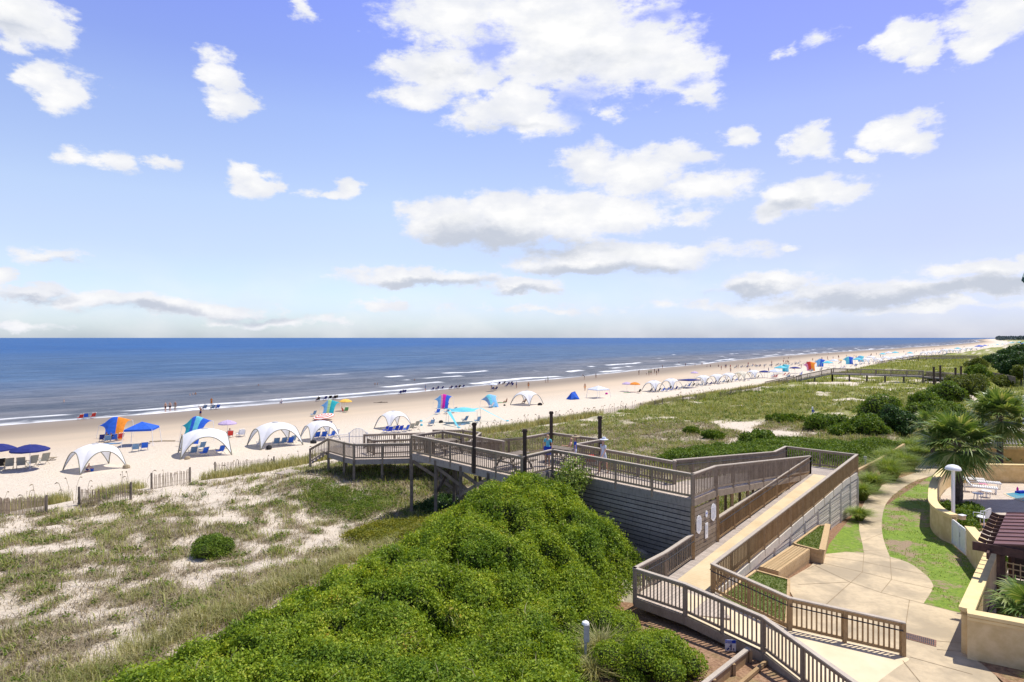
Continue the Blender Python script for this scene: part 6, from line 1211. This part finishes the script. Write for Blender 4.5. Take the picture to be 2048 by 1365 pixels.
def sail(label, panels, loc, rz=0, sc=1.0, name='shade_sail', pts=None, cat='shade'):
    """wind shade: a cloth carried by a bowed rod, running down to the ground; panels are (u0,u1,material)"""
    t_ = thing(name, label, cat, loc, rz); t_.scale = (sc,) * 3
    W_, H_, D_ = 1.75, 2.35, 2.4
    def surf(u, v):
        s_ = 2 * u - 1; z = H_ * (1 - .30 * abs(s_) ** 2.2 - .10 * s_) * math.sin(min(1, v * 1.1) * PI / 2) ** .8 - (0.35 * max(0, v - .8) / .2) * (1 - s_ * s_); w_ = W_ * (.55 + .45 * v - .18 * math.sin(PI * v)); return (s_ * w_ + .35 * v, -D_ * v + .9 * v * v, z + .10 * math.sin(9 * u + 3 * v) * v)
    for u0, u1, m_ in panels: mb = MB(); mb.grid(lambda a, b: surf(u0 + (u1 - u0) * a, b), 8, 12); mb.build('cloth_panel', M[m_], t_, smooth=True)
    mb = MB(); mb.tube([surf(i / 14, .98) for i in range(15)], .025, 5)
    for u in (0, 1): p = surf(u, .98); mb.tube([p, (p[0] * 1.12, p[1] + .1, -.1)], .022, 5)
    mb.build('bowed_pole', M['white'], t_)
    for u in (.3, .7): mb = MB(); p = surf(u, 0); mb.lathe([(0, .22), (.12, .18), (.16, .08), (.10, 0)], 7, (p[0], p[1] + .1, 0)); mb.build('sand_bag', M['bluegrey'], t_)
    return t_
def S(u, v, lb, pn, rz, sc=1.0): q = at(u, v); return sail(lb, pn, tuple(q), rz, sc)
S(226, 880, 'royal blue and orange wind shade billowing behind the blue canopy', [(0, .42, 'orange'), (.42, 1, 'blue')], 3.3, 1.2)
S(378, 888, 'teal, aqua and blue striped wind shade behind an arch tent', [(0, .25, 'blue'), (.25, .52, 'aqua'), (.52, .7, 'blue'), (.7, 1, 'teal')], 2.9, 1.35)
S(655, 832, 'teal and lime striped wind shade near the striped umbrella', [(0, .4, 'teal'), (.4, .65, 'lime'), (.65, 1, 'sky')], 2.9, 1.1)
S(885, 818, 'magenta, blue and pale blue wind shade', [(0, .3, 'blue'), (.3, .55, 'magenta'), (.55, .7, 'pink'), (.7, 1, 'sky')], 2.9, 1.1)
S(988, 815, 'thin light blue arched wind shade with a dark blue end', [(0, .5, 'sky'), (.5, .8, 'aqua'), (.8, 1, 'bluegrey')], 3.6, 1.0)
S(1622, 742, 'orange and red wind shade, the brightest shape on the right beach', [(0, .45, 'orange'), (.45, .8, 'red'), (.8, 1, 'pink')], 2.7, 1.5)
S(1640, 734, 'blue and pale blue wind shade right of the red one', [(0, .5, 'blue'), (.5, 1, 'sky')], 2.4, 1.5); S(1699, 729, 'blue and aqua wind shade with a dark left side', [(0, .5, 'blue'), (.5, 1, 'aqua')], 2.6, 1.6)
S(1571, 744, 'turquoise wind shade behind the light blue canopies', [(0, .6, 'aqua'), (.6, 1, 'teal')], 2.6, 1.2); S(1722, 724, 'aqua wind shade with blue stripe between blue shade and arch tents', [(0, .5, 'aqua'), (.5, 1, 'sky')], 2.6, 1.4)
# blue pop-up shelter
q = at(1146, 799); t_ = thing('beach_shelter', 'closed royal blue pop up beach shelter', 'tent', tuple(q), .5); mb = MB(); v_ = [(-1.15, -.8, 0), (1.15, -.8, 0), (1.15, .9, 0), (-1.15, .9, 0), (-.45, -.1, 1.45), (.55, .1, 1.65), (0, -.95, .55)]
mb.add(v_, [(0, 6, 4), (0, 1, 6), (1, 5, 6), (6, 5, 4), (1, 2, 5), (2, 3, 4, 5), (3, 0, 4), (0, 3, 2, 1)]); mb.build('cloth', M['blue'], t_); mb = MB(); mb.tube([v_[0], v_[4], v_[5], v_[1]], .03, 5); mb.tube([v_[3], v_[4]], .02, 5); mb.build('poles', M['royal'], t_)
# stretched light blue canopy on four corners
cA = [at(842, 845), at(1015, 843), at(918, 853), at(975, 820), at(880, 820)]; c0 = at(925, 846); t_ = thing('stretch_canopy', 'light blue stretch canopy with long tails pegged by sand bags', 'canopy', tuple(c0)); mb = MB()
hub = [Vector((-2.6, 1.6, 2.0)), Vector((2.6, 2.2, 2.0)), Vector((2.3, -1.6, 1.9)), Vector((-1.9, -1.7, 1.9))]
def hs(u, v):
    p = (hub[0] * (1 - u) + hub[1] * u) * (1 - v) + (hub[3] * (1 - u) + hub[2] * u) * v; b_ = math.sin(PI * u) * math.sin(PI * v); pinch = 1 - .25 * (math.sin(PI * u) * (1 - math.sin(PI * v)) + math.sin(PI * v) * (1 - math.sin(PI * u)))
    return (p.x * pinch, p.y * pinch, p.z + .35 * b_ - .25 * (1 - pinch) * 2)
mb.grid(hs, 14, 12); mb.build('cloth', M['aqua'], t_, smooth=True)
for hb_, ax in zip([0, 1, 3], [(842, 845), (1015, 843), (918, 856)]):
    g = at(*ax) - c0; g.z = 0; h_ = hub[hb_]; sd = Vector((-(g - h_).y, (g - h_).x, 0)).normalized(); mb = MB(); mb.add([h_ - sd * .28, h_ + sd * .28, g + sd * .07, g - sd * .07], [(0, 1, 2, 3)]); mb.lathe([(0, .3), (.2, .24), (.26, .1), (.2, 0)], 8, (g.x, g.y, 0)); mb.build('tail', M['aqua'], t_)
for h_ in hub: mb = MB(); mb.tube([(h_.x * 1.03, h_.y * 1.03, -.1), (h_.x * .99, h_.y * .99, 2.0)], .025, 5); mb.build('pole', M['alu'], t_)
# beach chairs
def chair(fm, wood=False):
    t_ = thing('beach_chair', '', 'beach chair'); fr = M['khaki'] if wood else M['alu']; mb = MB()
    for sx in (-1, 1):
        x = sx * .29; mb.tube([(x, .42, 0), (x, -.10, .30), (x, -.42, .86)], .018, 4); mb.tube([(x, -.38, 0), (x, .40, .34)], .018, 4); mb.beam((x * 1.08, -.22, .50), (x * 1.08, .34, .48), .07, .025); mb.tube([(x * 1.05, .32, .48), (x, .36, .30)], .014, 4)
    mb.tube([(-.29, -.42, .86), (.29, -.42, .86)], .018, 4); fo = mb.build('frame', fr, t_); mb = MB()
    mb.grid(lambda u, v: (-.27 + .54 * u, .40 - .5 * v, .33 - .07 * v - .03 * math.sin(PI * v)), 2, 4); mb.grid(lambda u, v: (-.27 + .54 * u, -.10 - .33 * v, .26 + .62 * v - .0 * v), 2, 5)
    mb.build('fabric', fm, t_); return t_
M['stripew'] = striped('stripe_fabric', (.5, .5, .46), (.10, .13, .10), True)
ch = {k: chair(M[k]) for k in ('blue', 'royal', 'navy', 'bluegrey', 'red', 'greenf', 'black', 'palew')}; ch['wood'] = chair(M['stripew'], True)
SEA_A = math.atan2(DX, -DY) - PI / 2      # facing the sea
n_ch = [0]
def CH(col, u, v, lb, rz=None, sc=1.15, group=None):
    q = at(u, v); return put(ch[col], lb, tuple(q), (SEA_A if rz is None else rz) + random.uniform(-.25, .25), sc, group)
for u, v, lb in [(18, 940, 'striped wooden beach chair hung with a black towel'), (42, 938, 'low striped wooden beach chair, second from the left edge'), (65, 934, 'striped wooden beach chair right of the low one'), (88, 929, 'rightmost striped wooden beach chair under the navy umbrella')]: CH('wood', u, v, lb, sc=(1.15, 1.35, 1.4))
CH('black', 0, 940, 'dark beach chair cut off by the left picture edge', sc=(1.15, 1.35, 1.4))
q = at(104, 921); t_ = thing('foot_table', 'small flat wooden table right of the striped chairs', 'table', tuple(q), .4); mb = MB(); mb.box((0, 0, .3), (.9, .45, .04)); mb.build('tabletop', M['khaki'], t_); mb = MB(); [mb.tube([(x, y, 0), (-x, y, .3)], .02, 4) for x in (-.35, .35) for y in (-.2, .2)]; mb.build('legs', M['khaki'], t_)
for u, v, c, lb in [(271, 904, 'bluegrey', 'patterned blue and white chair under the blue canopy'), (289, 901, 'blue', 'bright blue chair at the right leg of the blue canopy'), (205, 884, 'navy', 'navy chair below the blue and orange shade'), (215, 886, 'bluegrey', 'grey blue chair beside the navy one, under the orange shade'), (228, 883, 'blue', 'blue chair half hidden by the blue canopy'), (240, 881, 'red', 'small red chair by the blue canopy'),
    (386, 911, 'bluegrey', 'grey blue chair at the left inside the second arch tent'), (369, 901, 'bluegrey', 'pale chair outside the left leg of the second arch tent'), (408, 912, 'blue', 'blue chair in the middle of the second arch tent'), (441, 908, 'blue', 'tall backed blue chair at the right of the second arch tent'), (403, 900, 'bluegrey', 'chair at the back of the second arch tent'),
    (521, 893, 'palew', 'pale grey chair standing alone inside the third arch tent'), (552, 892, 'bluegrey', 'first pale blue chair of the row of four'), (566, 891, 'bluegrey', 'second pale blue chair of the row of four'), (580, 890, 'blue', 'third chair of the row of four, deeper blue'), (585, 886, 'bluegrey', 'last chair of the row of four, with a tall back'),
    (633, 879, 'blue', 'blue chair at the left inside the fourth arch tent'), (647, 878, 'blue', 'tall blue chair in the middle of the fourth arch tent'), (664, 876, 'blue', 'blue chair tilted to the right inside the fourth arch tent'), (671, 873, 'palew', 'pale chair at the right edge of the fourth arch tent'), (640, 860, 'navy', 'dark chair behind the fourth arch tent'), (657, 856, 'navy', 'second dark chair behind the fourth arch tent'),
    (772, 866, 'royal', 'royal blue folded chair by the front leg of the fifth arch tent'), (779, 867, 'royal', 'second royal blue chair by the front leg of the fifth tent'), (791, 865, 'royal', 'royal blue chair, first of the three inside the fifth tent'), (800, 865, 'royal', 'royal blue chair, second of the three inside the fifth tent'), (812, 864, 'blue', 'brighter blue chair, third of the three inside the fifth tent'), (822, 861, 'wood', 'striped chair at the right leg of the fifth tent'), (832, 856, 'wood', 'wooden chair just outside the fifth tent'),
    (627, 833, 'bluegrey', 'slate chair left of the striped umbrella'), (692, 825, 'greenf', 'tall green chair under the yellow umbrella'), (863, 852, 'bluegrey', 'pale blue chair with a person left of the stretch canopy'), (875, 829, 'blue', 'blue and white chair under the stretch canopy, left'), (894, 828, 'bluegrey', 'blue and white chair under the stretch canopy, middle'), (908, 826, 'bluegrey', 'chair behind the stretch canopy, right'), (892, 817, 'royal', 'wide royal blue chair under the magenta shade'), (930, 845, 'bluegrey', 'pale blue lounge chair in the canopy shadow'), (955, 846, 'bluegrey', 'pale chair right of the canopy shadow'),
    (480, 873, 'palew', 'white and blue chair to the right of the lilac umbrella'), (460, 876, 'red', 'red chair under the lilac umbrella'), (161, 840, 'red', 'small red chair lying low near the water at left'), (172, 838, 'blue', 'blue chair near the water between two red ones'), (186, 837, 'red', 'tall red chair near the water'), (409, 820, 'bluegrey', 'grey chair at the water edge, left of the orange clad man'), (425, 820, 'bluegrey', 'grey chair below the orange clad man'), (435, 819, 'blue', 'blue chair right of the orange clad man'),
    (484, 874, 'palew', 'low pale chair next to the white and blue one'), (1278, 787, 'black', 'dark stroller like chair right of the orange umbrella'), (1395, 768, 'palew', 'pale chair under the navy cloth canopy'), (1380, 771, 'bluegrey', 'slate chair under the navy cloth canopy'), (1340, 779, 'black', 'black boxy chair under the second tent of the row'), (983, 826 - 10, 'palew', 'pale chair near the thin arched shade')]: CH(c, u, v, lb)
# chairs grouped where nothing tells them apart
gA = 'dark chairs lined up at the water edge'
for i_, (u, v) in enumerate(sorted([(669, 800), (672, 799), (636, 803), (650, 801), (660, 800), (805, 788), (800, 789), (809, 787.5), (865, 782), (875, 780), (884, 780), (902, 779), (911, 778), (918, 777.5), (926, 776.5), (998, 770), (1008, 769.5), (1016, 771), (1022, 770), (1013, 774), (1024, 773), (985, 781), (992, 781)])): CH('navy' if (u % 3) else 'black', u, v, '%s chair lined up at the water edge, %s from the left' % ('navy' if u % 3 else 'black', (ORD)[i_]), group=gA)
gB = 'chairs under the long row of arch tents'
for i in range(26): u = 1300 + i * 8.6; v = 786 - i * 1.12 + random.uniform(-1, 2); c_ = random.choice(['navy', 'bluegrey', 'blue', 'black']); CH(c_, u, v, '%s chair, %s from the left under the long row of arch tents' % ({'bluegrey': 'slate blue'}.get(c_, c_), ORD[i]), group=gB)
gC = 'tiny chairs far along the beach'
for i in range(34): u = 1470 + 8 * i * .55 + random.uniform(-4, 4); CH(random.choice(['navy', 'black', 'bluegrey']), u, 736 - (u - 1470) * .055 + random.uniform(-1, 1), 'tiny dark chair far along the water edge', group=gC)
for i in range(60): u = random.uniform(1540, 1960); v = np.interp(u, [1540, 1640, 1730, 1830, 1960], [760, 745, 732, 717, 702]) + random.uniform(-6, 1.5); CH(random.choice(['navy', 'black', 'bluegrey', 'blue', 'palew', 'red']), u, float(v), 'tiny chair in the distant crowd on the dry sand', group='tiny chairs on the distant dry sand')

# ------------------------------------------------------------------ people
SKIN = [mat('skin_light', (.56, .33, .22), .6, .05), mat('skin_tan', (.40, .21, .12), .6, .05)]; HAIR = [mat('hair_brown', (.07, .04, .025), .7), mat('hair_blond', (.42, .29, .14), .7), mat('hair_black', (.02, .017, .015), .6)]
def human(name, pose, skin=0, top=None, bot='navy', hair=0, scale=1.0):
    nodes = []; edges = []; idx = {}
    def nd(k, p, r, par=None): idx[k] = len(nodes); nodes.append((Vector(p), r)); (edges.append((idx[par], idx[k], k)) if par else None)
    up = 1.0
    if pose in ('stand', 'walk', 'armsup', 'bend'):
        pz = .95; lean = .0 if pose != 'bend' else .35
    else: pz = .32 if pose == 'sit' else (.16 if pose == 'ground' else .30)
    ly = {'stand': 0, 'walk': .03, 'armsup': 0, 'bend': .45, 'sit': -.20, 'ground': -.10, 'kneel': .28}[pose]      # shoulders forward of the hips
    uz = .50 * (1 if abs(ly) < .3 else .86)
    nd('pelvis', (0, 0, pz), .125); nd('waist', (0, ly * .35, pz + uz * .32), .105, 'pelvis'); nd('chest', (0, ly * .8, pz + uz * .72), .125, 'waist'); nd('neck', (0, ly * 1.05, pz + uz * 1.06), .052, 'chest')
    nd('jaw', (0, ly * 1.1 + .015, pz + uz * 1.06 + .09), .070, 'neck'); nd('head', (0, ly * 1.12 + .01, pz + uz * 1.06 + .19), .086, 'jaw')
    for s_, sd in ((-1, 'l'), (1, 'r')):
        sh = Vector((s_ * .17, ly * .95, pz + uz * .94)); nd('sh' + sd, sh, .055, 'chest')
        if pose == 'armsup' and s_ > 0: el_ = sh + Vector((.12, .03, .24)); wr_ = el_ + Vector((-.10, .06, .22))
        elif pose == 'walk': el_ = sh + Vector((s_ * .06, -s_ * .10, -.27)); wr_ = el_ + Vector((0, .12 - s_ * .06, -.22))
        elif pose in ('sit',): el_ = sh + Vector((s_ * .10, .10, -.24)); wr_ = el_ + Vector((-.02 * s_, .24, .02))
        elif pose in ('ground', 'kneel', 'bend'): el_ = sh + Vector((s_ * .05, .12, -.24)); wr_ = el_ + Vector((-s_ * .05, .20, -.12))
        else: el_ = sh + Vector((s_ * .07, -.02, -.28)); wr_ = el_ + Vector((s_ * .02, .07, -.24))
        nd('el' + sd, el_, .038, 'sh' + sd); nd('wr' + sd, wr_, .026, 'el' + sd); hd = (wr_ - el_).normalized(); nd('ha' + sd, wr_ + hd * .08, .034, 'wr' + sd); nd('fi' + sd, wr_ + hd * .16, .018, 'ha' + sd)
        nd('hip' + sd, (s_ * .09, 0 if pz > .5 else .05, pz - .05 if pz > .5 else pz), .092, 'pelvis')
        if pz > .5: fy = s_ * .22 if pose == 'walk' else 0; kn = (s_ * .10, fy * .55 + .03, .50); an = (s_ * .10, fy - .02, .09); to = (s_ * .115, fy + .13, .035)
        elif pose == 'sit': kn = (s_ * .13, .46, .44); an = (s_ * .13, .62, .08); to = (s_ * .13, .74, .05)
        elif pose == 'ground': kn = (s_ * .14, .40, .36); an = (s_ * .13, .62, .07); to = (s_ * .13, .74, .05)
        else: kn = (s_ * .12, .36, .06); an = (s_ * .10, -.06, .07); to = (s_ * .10, -.18, .04)
        nd('kn' + sd, kn, .058, 'hip' + sd); nd('an' + sd, an, .036, 'kn' + sd); nd('to' + sd, to, .030, 'an' + sd)
    me = bpy.data.meshes.new(name); me.from_pydata([tuple(n[0]) for n in nodes], [(a, b) for a, b, _ in edges], []); o = bpy.data.objects.new('tmp', me); C.objects.link(o)
    md = o.modifiers.new('s', 'SKIN'); md.use_smooth_shade = True; sv_ = me.skin_vertices[0].data
    for i, n in enumerate(nodes): sv_[i].radius = (n[1], n[1] * (.72 if i < 3 else 1)); sv_[i].use_root = (i == 0)
    ss_ = o.modifiers.new('u', 'SUBSURF'); ss_.levels = 1; dg = bpy.context.evaluated_depsgraph_get(); ev = o.evaluated_get(dg); out = bpy.data.meshes.new_from_object(ev, depsgraph=dg); bpy.data.objects.remove(o); out.name = name
    out.materials.clear(); [out.materials.append(m_) for m_ in (SKIN[skin], M[bot], M[top] if top else SKIN[skin], HAIR[hair])]
    seg = [(nodes[a][0], nodes[b][0], k) for a, b, k in edges]; hd = nodes[idx['head']][0]; mi = []
    for f in out.polygons:
        c = f.center; best = None; bd = 9
        for a, b, k in seg:
            ab = b - a; t = max(0, min(1, (c - a).dot(ab) / ab.length_squared)); d = (c - a - ab * t).length
            if d < bd: bd = d; best = (k, t)
        k, t = best; z = 0
        if k in ('hipl', 'hipr') or (k in ('knl', 'knr') and t < (.55 if bot != 'black' else .35)) or (k == 'waist' and t < .4): z = 1
        elif top and (k in ('chest', 'shl', 'shr') or k == 'waist' or (k in ('ell', 'elr') and t < .5)): z = 2
        elif k == 'head' and (c.z > hd.z + .035 or c.y < hd.y - .035): z = 3
        elif k == 'jaw' and c.y < hd.y - .05: z = 3
        mi.append(z)
    out.polygons.foreach_set('material_index', mi); return out
VAR = {}
def person(u, v, pose, label, skin=0, top=None, bot='navy', hair=0, rz=0.0, sc=1.0, group=None, loc=None):
    key = (pose, skin, top, bot, hair)
    if key not in VAR: VAR[key] = human('person', *key)
    sc = sc * (1.12 if loc is None else 1.0); q = loc if loc is not None else at(u, v); o = link('person', VAR[key], None, tuple(q), rz); o.scale = (sc,) * 3
    return meta(o, label, 'person', group)
person(331, 825, 'stand', 'woman in a dark bikini standing left of two others at the water', 0, None, 'black', 0, 2.8); person(340, 824, 'stand', 'man in black trunks standing between two others at the water', 0, None, 'black', 1, 3.0); person(350.5, 823, 'stand', 'tall blond person standing right of two others at the water', 1, None, 'khaki', 1, 3.2)
person(423, 814, 'stand', 'man in an orange shirt and orange shorts at the water edge', 1, 'orange', 'orange', 0, 3.0); person(401, 836, 'armsup', 'person raising one arm behind the blue and aqua shade', 1, None, 'navy', 0, 2.9)
person(172, 944, 'kneel', 'child kneeling in the sand under the leftmost arch tent', 0, None, 'navy', 0, -1.2, .72)
q = at(184, 943); mb = MB(); mb.lathe([(0, 0), (.12, 0), (.16, .28), (.15, .28), (.11, .03), (0, .03)], 12); o = mb.build('bucket', M['blue'], None, loc=tuple(q)); meta(o, 'blue toy bucket beside the kneeling child', 'bucket')
person(563, 808, 'ground', 'person in a white shirt sitting alone on the wet sand', 0, 'palew', 'navy', 0, .7); person(851, 783, 'stand', 'woman in a blue swimsuit standing at the water edge', 0, 'bluegrey', 'bluegrey', 0, 1.0)
person(983, 779, 'stand', 'dark haired person standing by the white umbrella', 1, None, 'black', 2, 2.0); person(1033, 777, 'stand', 'person in a dark top standing right of the umbrella group', 0, 'bluegrey', 'navy', 0, 2.0); person(1057, 778, 'stand', 'tanned person in shorts standing alone on the damp sand', 1, None, 'orange', 0, 3.0)
person(1170, 782, 'stand', 'tanned person in swimwear walking above the blue shelter', 1, None, 'orange', 0, .4); person(1096, 766, 'walk', 'adult in dark clothes walking in the shallow water', 0, 'greenf', 'navy', 2, 1.2); person(1091, 766, 'stand', 'small child beside the adult in the shallow water', 0, 'palew', 'navy', 0, 1.2, .65)
person(1169, 759.5, 'bend', 'person bending at the water edge', 1, 'black', 'black', 2, 1.5); person(1192, 757, 'walk', 'person in dark swimwear running at the water edge', 1, 'black', 'black', 2, 1.5)
person(1278, 750.5, 'armsup', 'person carrying a dark board at the water edge', 1, 'black', 'black', 2, .8)
for i, (u, v, c) in enumerate([(1293, 751, 'palew'), (1298, 751, 'greenf'), (1302, 750.5, 'greenf'), (1309, 747, 'black'), (1313, 751, 'black'), (1317, 747, 'navy')]): person(u, v, 'stand', ['small child in white left of the group in the shallows', 'person in green, left one of the pair', 'person in green, right one of the pair', 'person in black behind the pair in green', 'person in black in front of the group', 'person in navy at the right of the group'][i], i % 2, c, 'black', 2, 1.0 + i, .7 if i == 0 else 1)
person(943 + 70, 806, 'ground', 'person lounging on the sand left of the lone arch tent', 1, None, 'black', 0, 2); person(1050, 808, 'sit', 'person sitting under the lone arch tent', 1, None, 'black', 2, SEA_A); person(865, 851, 'sit', 'person in white sitting in a pale blue chair', 0, 'palew', 'bluegrey', 0, SEA_A, 1.0)
person(458, 874, 'sit', 'woman in a pink top sitting below the lilac umbrella', 1, 'magenta', 'royal', 0, SEA_A); person(364, 893, 'stand', 'person in a teal shirt standing behind the second arch tent', 0, 'aqua', 'bluegrey', 0, 2.5, .8); person(685, 824, 'ground', 'person in red sitting beside the green chair', 1, 'red', 'red', 2, -1.0)
for u, v, lb in [(212, 882, 'person sitting below the blue and orange shade'), (221, 884, 'person in dark clothes beside the one below the orange shade')]: person(u, v, 'sit', lb, 1, 'black', 'navy', 0, SEA_A)
for u, v in [(409, 820), (425, 820), (435, 819)]: person(u, v, 'sit', 'person sitting low in a chair at the water edge near the orange clad man', 0, 'navy', 'navy', 0, SEA_A, 1, 'seated trio at the water edge')
gA2 = 'people sitting in the lined up chairs'
for u, v in [(669, 800), (636, 803), (805, 788), (875, 780), (902, 779), (918, 777.5), (1008, 769.5), (1022, 770), (992, 781)]: person(u, v, 'sit', 'person sitting in a dark chair facing the sea', u % 2, 'black' if u % 3 else 'bluegrey', 'navy', 0, SEA_A, 1, gA2)
gW = 'bathers in the sea'
for i_, (u, v) in enumerate(sorted([(750, 770), (755, 770), (829, 762), (128, 805), (517, 773), (380, 793), (386, 791), (391, 790), (1358, 727), (1325, 737), (1371, 733), (1390, 733), (1404, 731), (1414, 736), (1421, 736), (1437, 736), (1453, 735), (1568, 720), (1577, 719), (1582, 717), (1633, 711), (1636, 711), (1657, 710), (1672, 709)])):
    q = atz(u, v, SEA); wad = float(tshore(np.array(S_(q.x, q.y)))) ; dd = T_(q.x, q.y) - wad; person(0, 0, 'stand', 'small dark bather standing in the sea, %s from the left' % ORD[i_], int(u) % 2, None, 'navy', 2, u % 3, 1, gW, loc=(q.x, q.y, SEA - min(1.0, max(.1, dd * .05))))
gD = 'tiny people far along the beach'
for i in range(100):
    u = random.uniform(1440, 1990); lo_ = np.interp(u, [1440, 1560, 1730, 1830, 1990], [738, 726, 712, 704, 689]); hi_ = np.interp(u, [1440, 1560, 1730, 1830, 1990], [756, 745, 722, 712, 694]); v = lo_ + (hi_ - lo_) * random.random() ** 1.6
    person(u, float(v), random.choice(['stand', 'walk', 'stand', 'sit']), 'tiny person far along the beach', random.randint(0, 1), random.choice([None, 'black', 'palew', 'red', 'bluegrey']), random.choice(['navy', 'black']), random.choice([0, 2]), random.uniform(0, 6), 1, gD)
# on the deck
person(0, 0, 'stand', 'woman on the deck with a large blue towel round her waist', 0, 'aqua', 'royal', 1, 2.6, 1, loc=(1.9, 33.2, DZ)); person(0, 0, 'sit', 'bare shouldered woman sitting at the deck picnic table', 0, None, 'black', 1, 1.6, 1.05, loc=(3.1, 35.0, DZ + .12)); person(0, 0, 'stand', 'person in a blue shirt and sun hat standing by the picnic table', 0, 'blue', 'palew', 0, 1.4, .92, loc=(3.35, 33.1, DZ)); person(0, 0, 'walk', 'person in white with a pale hat walking on the deck', 0, 'palew', 'palew', 1, 2.2, 1.0, loc=(4.6, 31.4, DZ))
for i, (x, y, z, lb) in enumerate([(3.37, 33.1, DZ + 1.58, 'straw sun hat on the person in blue'), (4.62, 31.43, DZ + 1.70, 'pale sun hat on the person in white')]): mb = MB(); mb.lathe([(0, .13), (.09, .11), (.10, .03), (.22, .0), (.22, -.012), (.10, .01)], 14); o = mb.build('sun_hat', M['khaki' if i == 0 else 'palew'], None, loc=(x, y, z)); meta(o, lb, 'hat')
mb = MB(); mb.grid(lambda u, v: ((.21 + .01 * math.sin(24 * u)) * math.cos(2 * PI * u), (.17 + .01 * math.sin(24 * u)) * math.sin(2 * PI * u), .62 + .42 * v), 24, 3); o = mb.build('beach_towel', M['royal'], None, loc=(1.9, 33.2, DZ), rz=2.6); meta(o, 'blue beach towel wrapped round the standing woman', 'towel')
def picnic(label, x, y, rz):
    t_ = thing('picnic_table', label, 'picnic table', (x, y, DZ), rz, 'picnic tables on the deck'); mb = MB()
    for i in range(5): mb.beam((-.9, -.32 + .16 * i, .75), (.9, -.32 + .16 * i, .75), .145, .04)
    mb.build('tabletop', M['under'], t_)
    for sd in (-1, 1): mb = MB(); mb.beam((-.9, sd * .72, .44), (.9, sd * .72, .44), .26, .04); mb.build('bench_seat', M['under'], t_)
    for x_ in (-.6, .6): mb = MB(); mb.beam((x_, -.78, 0), (x_, -.25, .73), .09, .06); mb.beam((x_, .78, 0), (x_, .25, .73), .09, .06); mb.beam((x_, -.8, .40), (x_, .8, .40), .09, .06); mb.build('leg_frame', M['under'], t_)
    return t_
picnic('dark weathered picnic table beside the inner corner of the deck', .1, 32.6, .8); picnic('dark weathered picnic table where people are gathered', 2.75, 34.3, -.75); picnic('dark bench table at the seaward end of the deck', -3.9, 36.9, .8)
mb = MB(); mb.box((0, 0, .16), (.34, .3, .3), .4); mb.box((0, 0, .33), (.36, .32, .05), .4); o = mb.build('cooler', M['red'], None, loc=(4.35, 34.35, DZ)); meta(o, 'small dark red cooler bag on the deck', 'cooler')
mb = MB(); mb.lathe([(0, 0), (.32, 0), (.34, .5), (.36, .9), (.30, .95), (0, .95)], 14); o = mb.build('litter_bin', M['under'], None, loc=(-4.9, 36.9, DZ)); meta(o, 'round dark litter bin in the corner of the deck', 'bin')
# odds and ends on the sand
for i, (u, v, lb, m_, sz) in enumerate([(253, 937, 'sand weight bag at the right foot of the leftmost arch tent', 'khaki', .38), (375, 919, 'sand coloured weight bag at the near foot of the second arch tent', 'khaki', .34), (538, 899, 'dark weight bag at the near foot of the third arch tent', 'black', .5), (627, 887, 'dark weight bag at the near foot of the fourth arch tent', 'black', .42), (882, 846, 'dark sand bag at the left corner of the canopy shadow', 'black', .4), (1009, 812, 'dark beach bag on the sand by the thin arched shade', 'black', .3), (1080, 811, 'pile of dark bags right of the lone arch tent', 'black', .5), (1213, 789, 'pink float beside the white cabana', 'magenta', .4), (843, 852, 'small blue bag beside the stretch canopy tail', 'aqua', .3)]):
    q = at(u, v); mb = MB(); mb.lathe([(0, 0), (sz * .8, 0), (sz, sz * .3), (sz * .75, sz * .8), (sz * .2, sz), (0, sz * 1.02)], 9); o = mb.build('sand_bag' if 'weight' in lb or 'sand bag' in lb else 'beach_bag', M[m_], None, loc=tuple(q), rz=i); o.scale = (1, .7, 1); meta(o, lb, 'bag')
def towel(u, v, m_, lb, rz): q = at(u, v); mb = MB(); mb.grid(lambda a, b: (1.8 * (a - .5), .9 * (b - .5), .03 + .02 * math.sin(9 * a + 4 * b)), 8, 4); o = mb.build('beach_towel', M[m_], None, loc=tuple(q + Vector((0, 0, .03))), rz=rz); meta(o, lb, 'towel')
towel(1003, 806, 'greenf', 'green towel spread out left of the lounging person', .2); towel(1254, 786, 'greenf', 'green towel in the shade of the lilac umbrella', .3); towel(225, 888, 'bluegrey', 'grey blue mat under the blue and orange shade', .4); towel(920, 850, 'bluegrey', 'blue grey mat in the shade of the stretch canopy', .5)
mb = MB(); [mb.tube([(random.uniform(-1.6, 0), random.uniform(-.3, .3), .05), (random.uniform(0, 1.6), random.uniform(-.3, .3), random.uniform(.06, .3))], .035, 4) for _ in range(9)]; q = at(761, 806); o = mb.build('driftwood', M['under'], None, loc=tuple(q)); meta(o, 'dark tangle of driftwood on the damp sand', 'driftwood')
mb = MB(); mb.tube([(-1.5, 0, .08), (0, .1, .1), (1.5, -.1, .09)], .07, 6); q = at(325, 884); o = mb.build('driftwood', M['khaki'], None, loc=tuple(q), rz=.2); meta(o, 'long pale driftwood pole lying on the dry sand', 'driftwood')
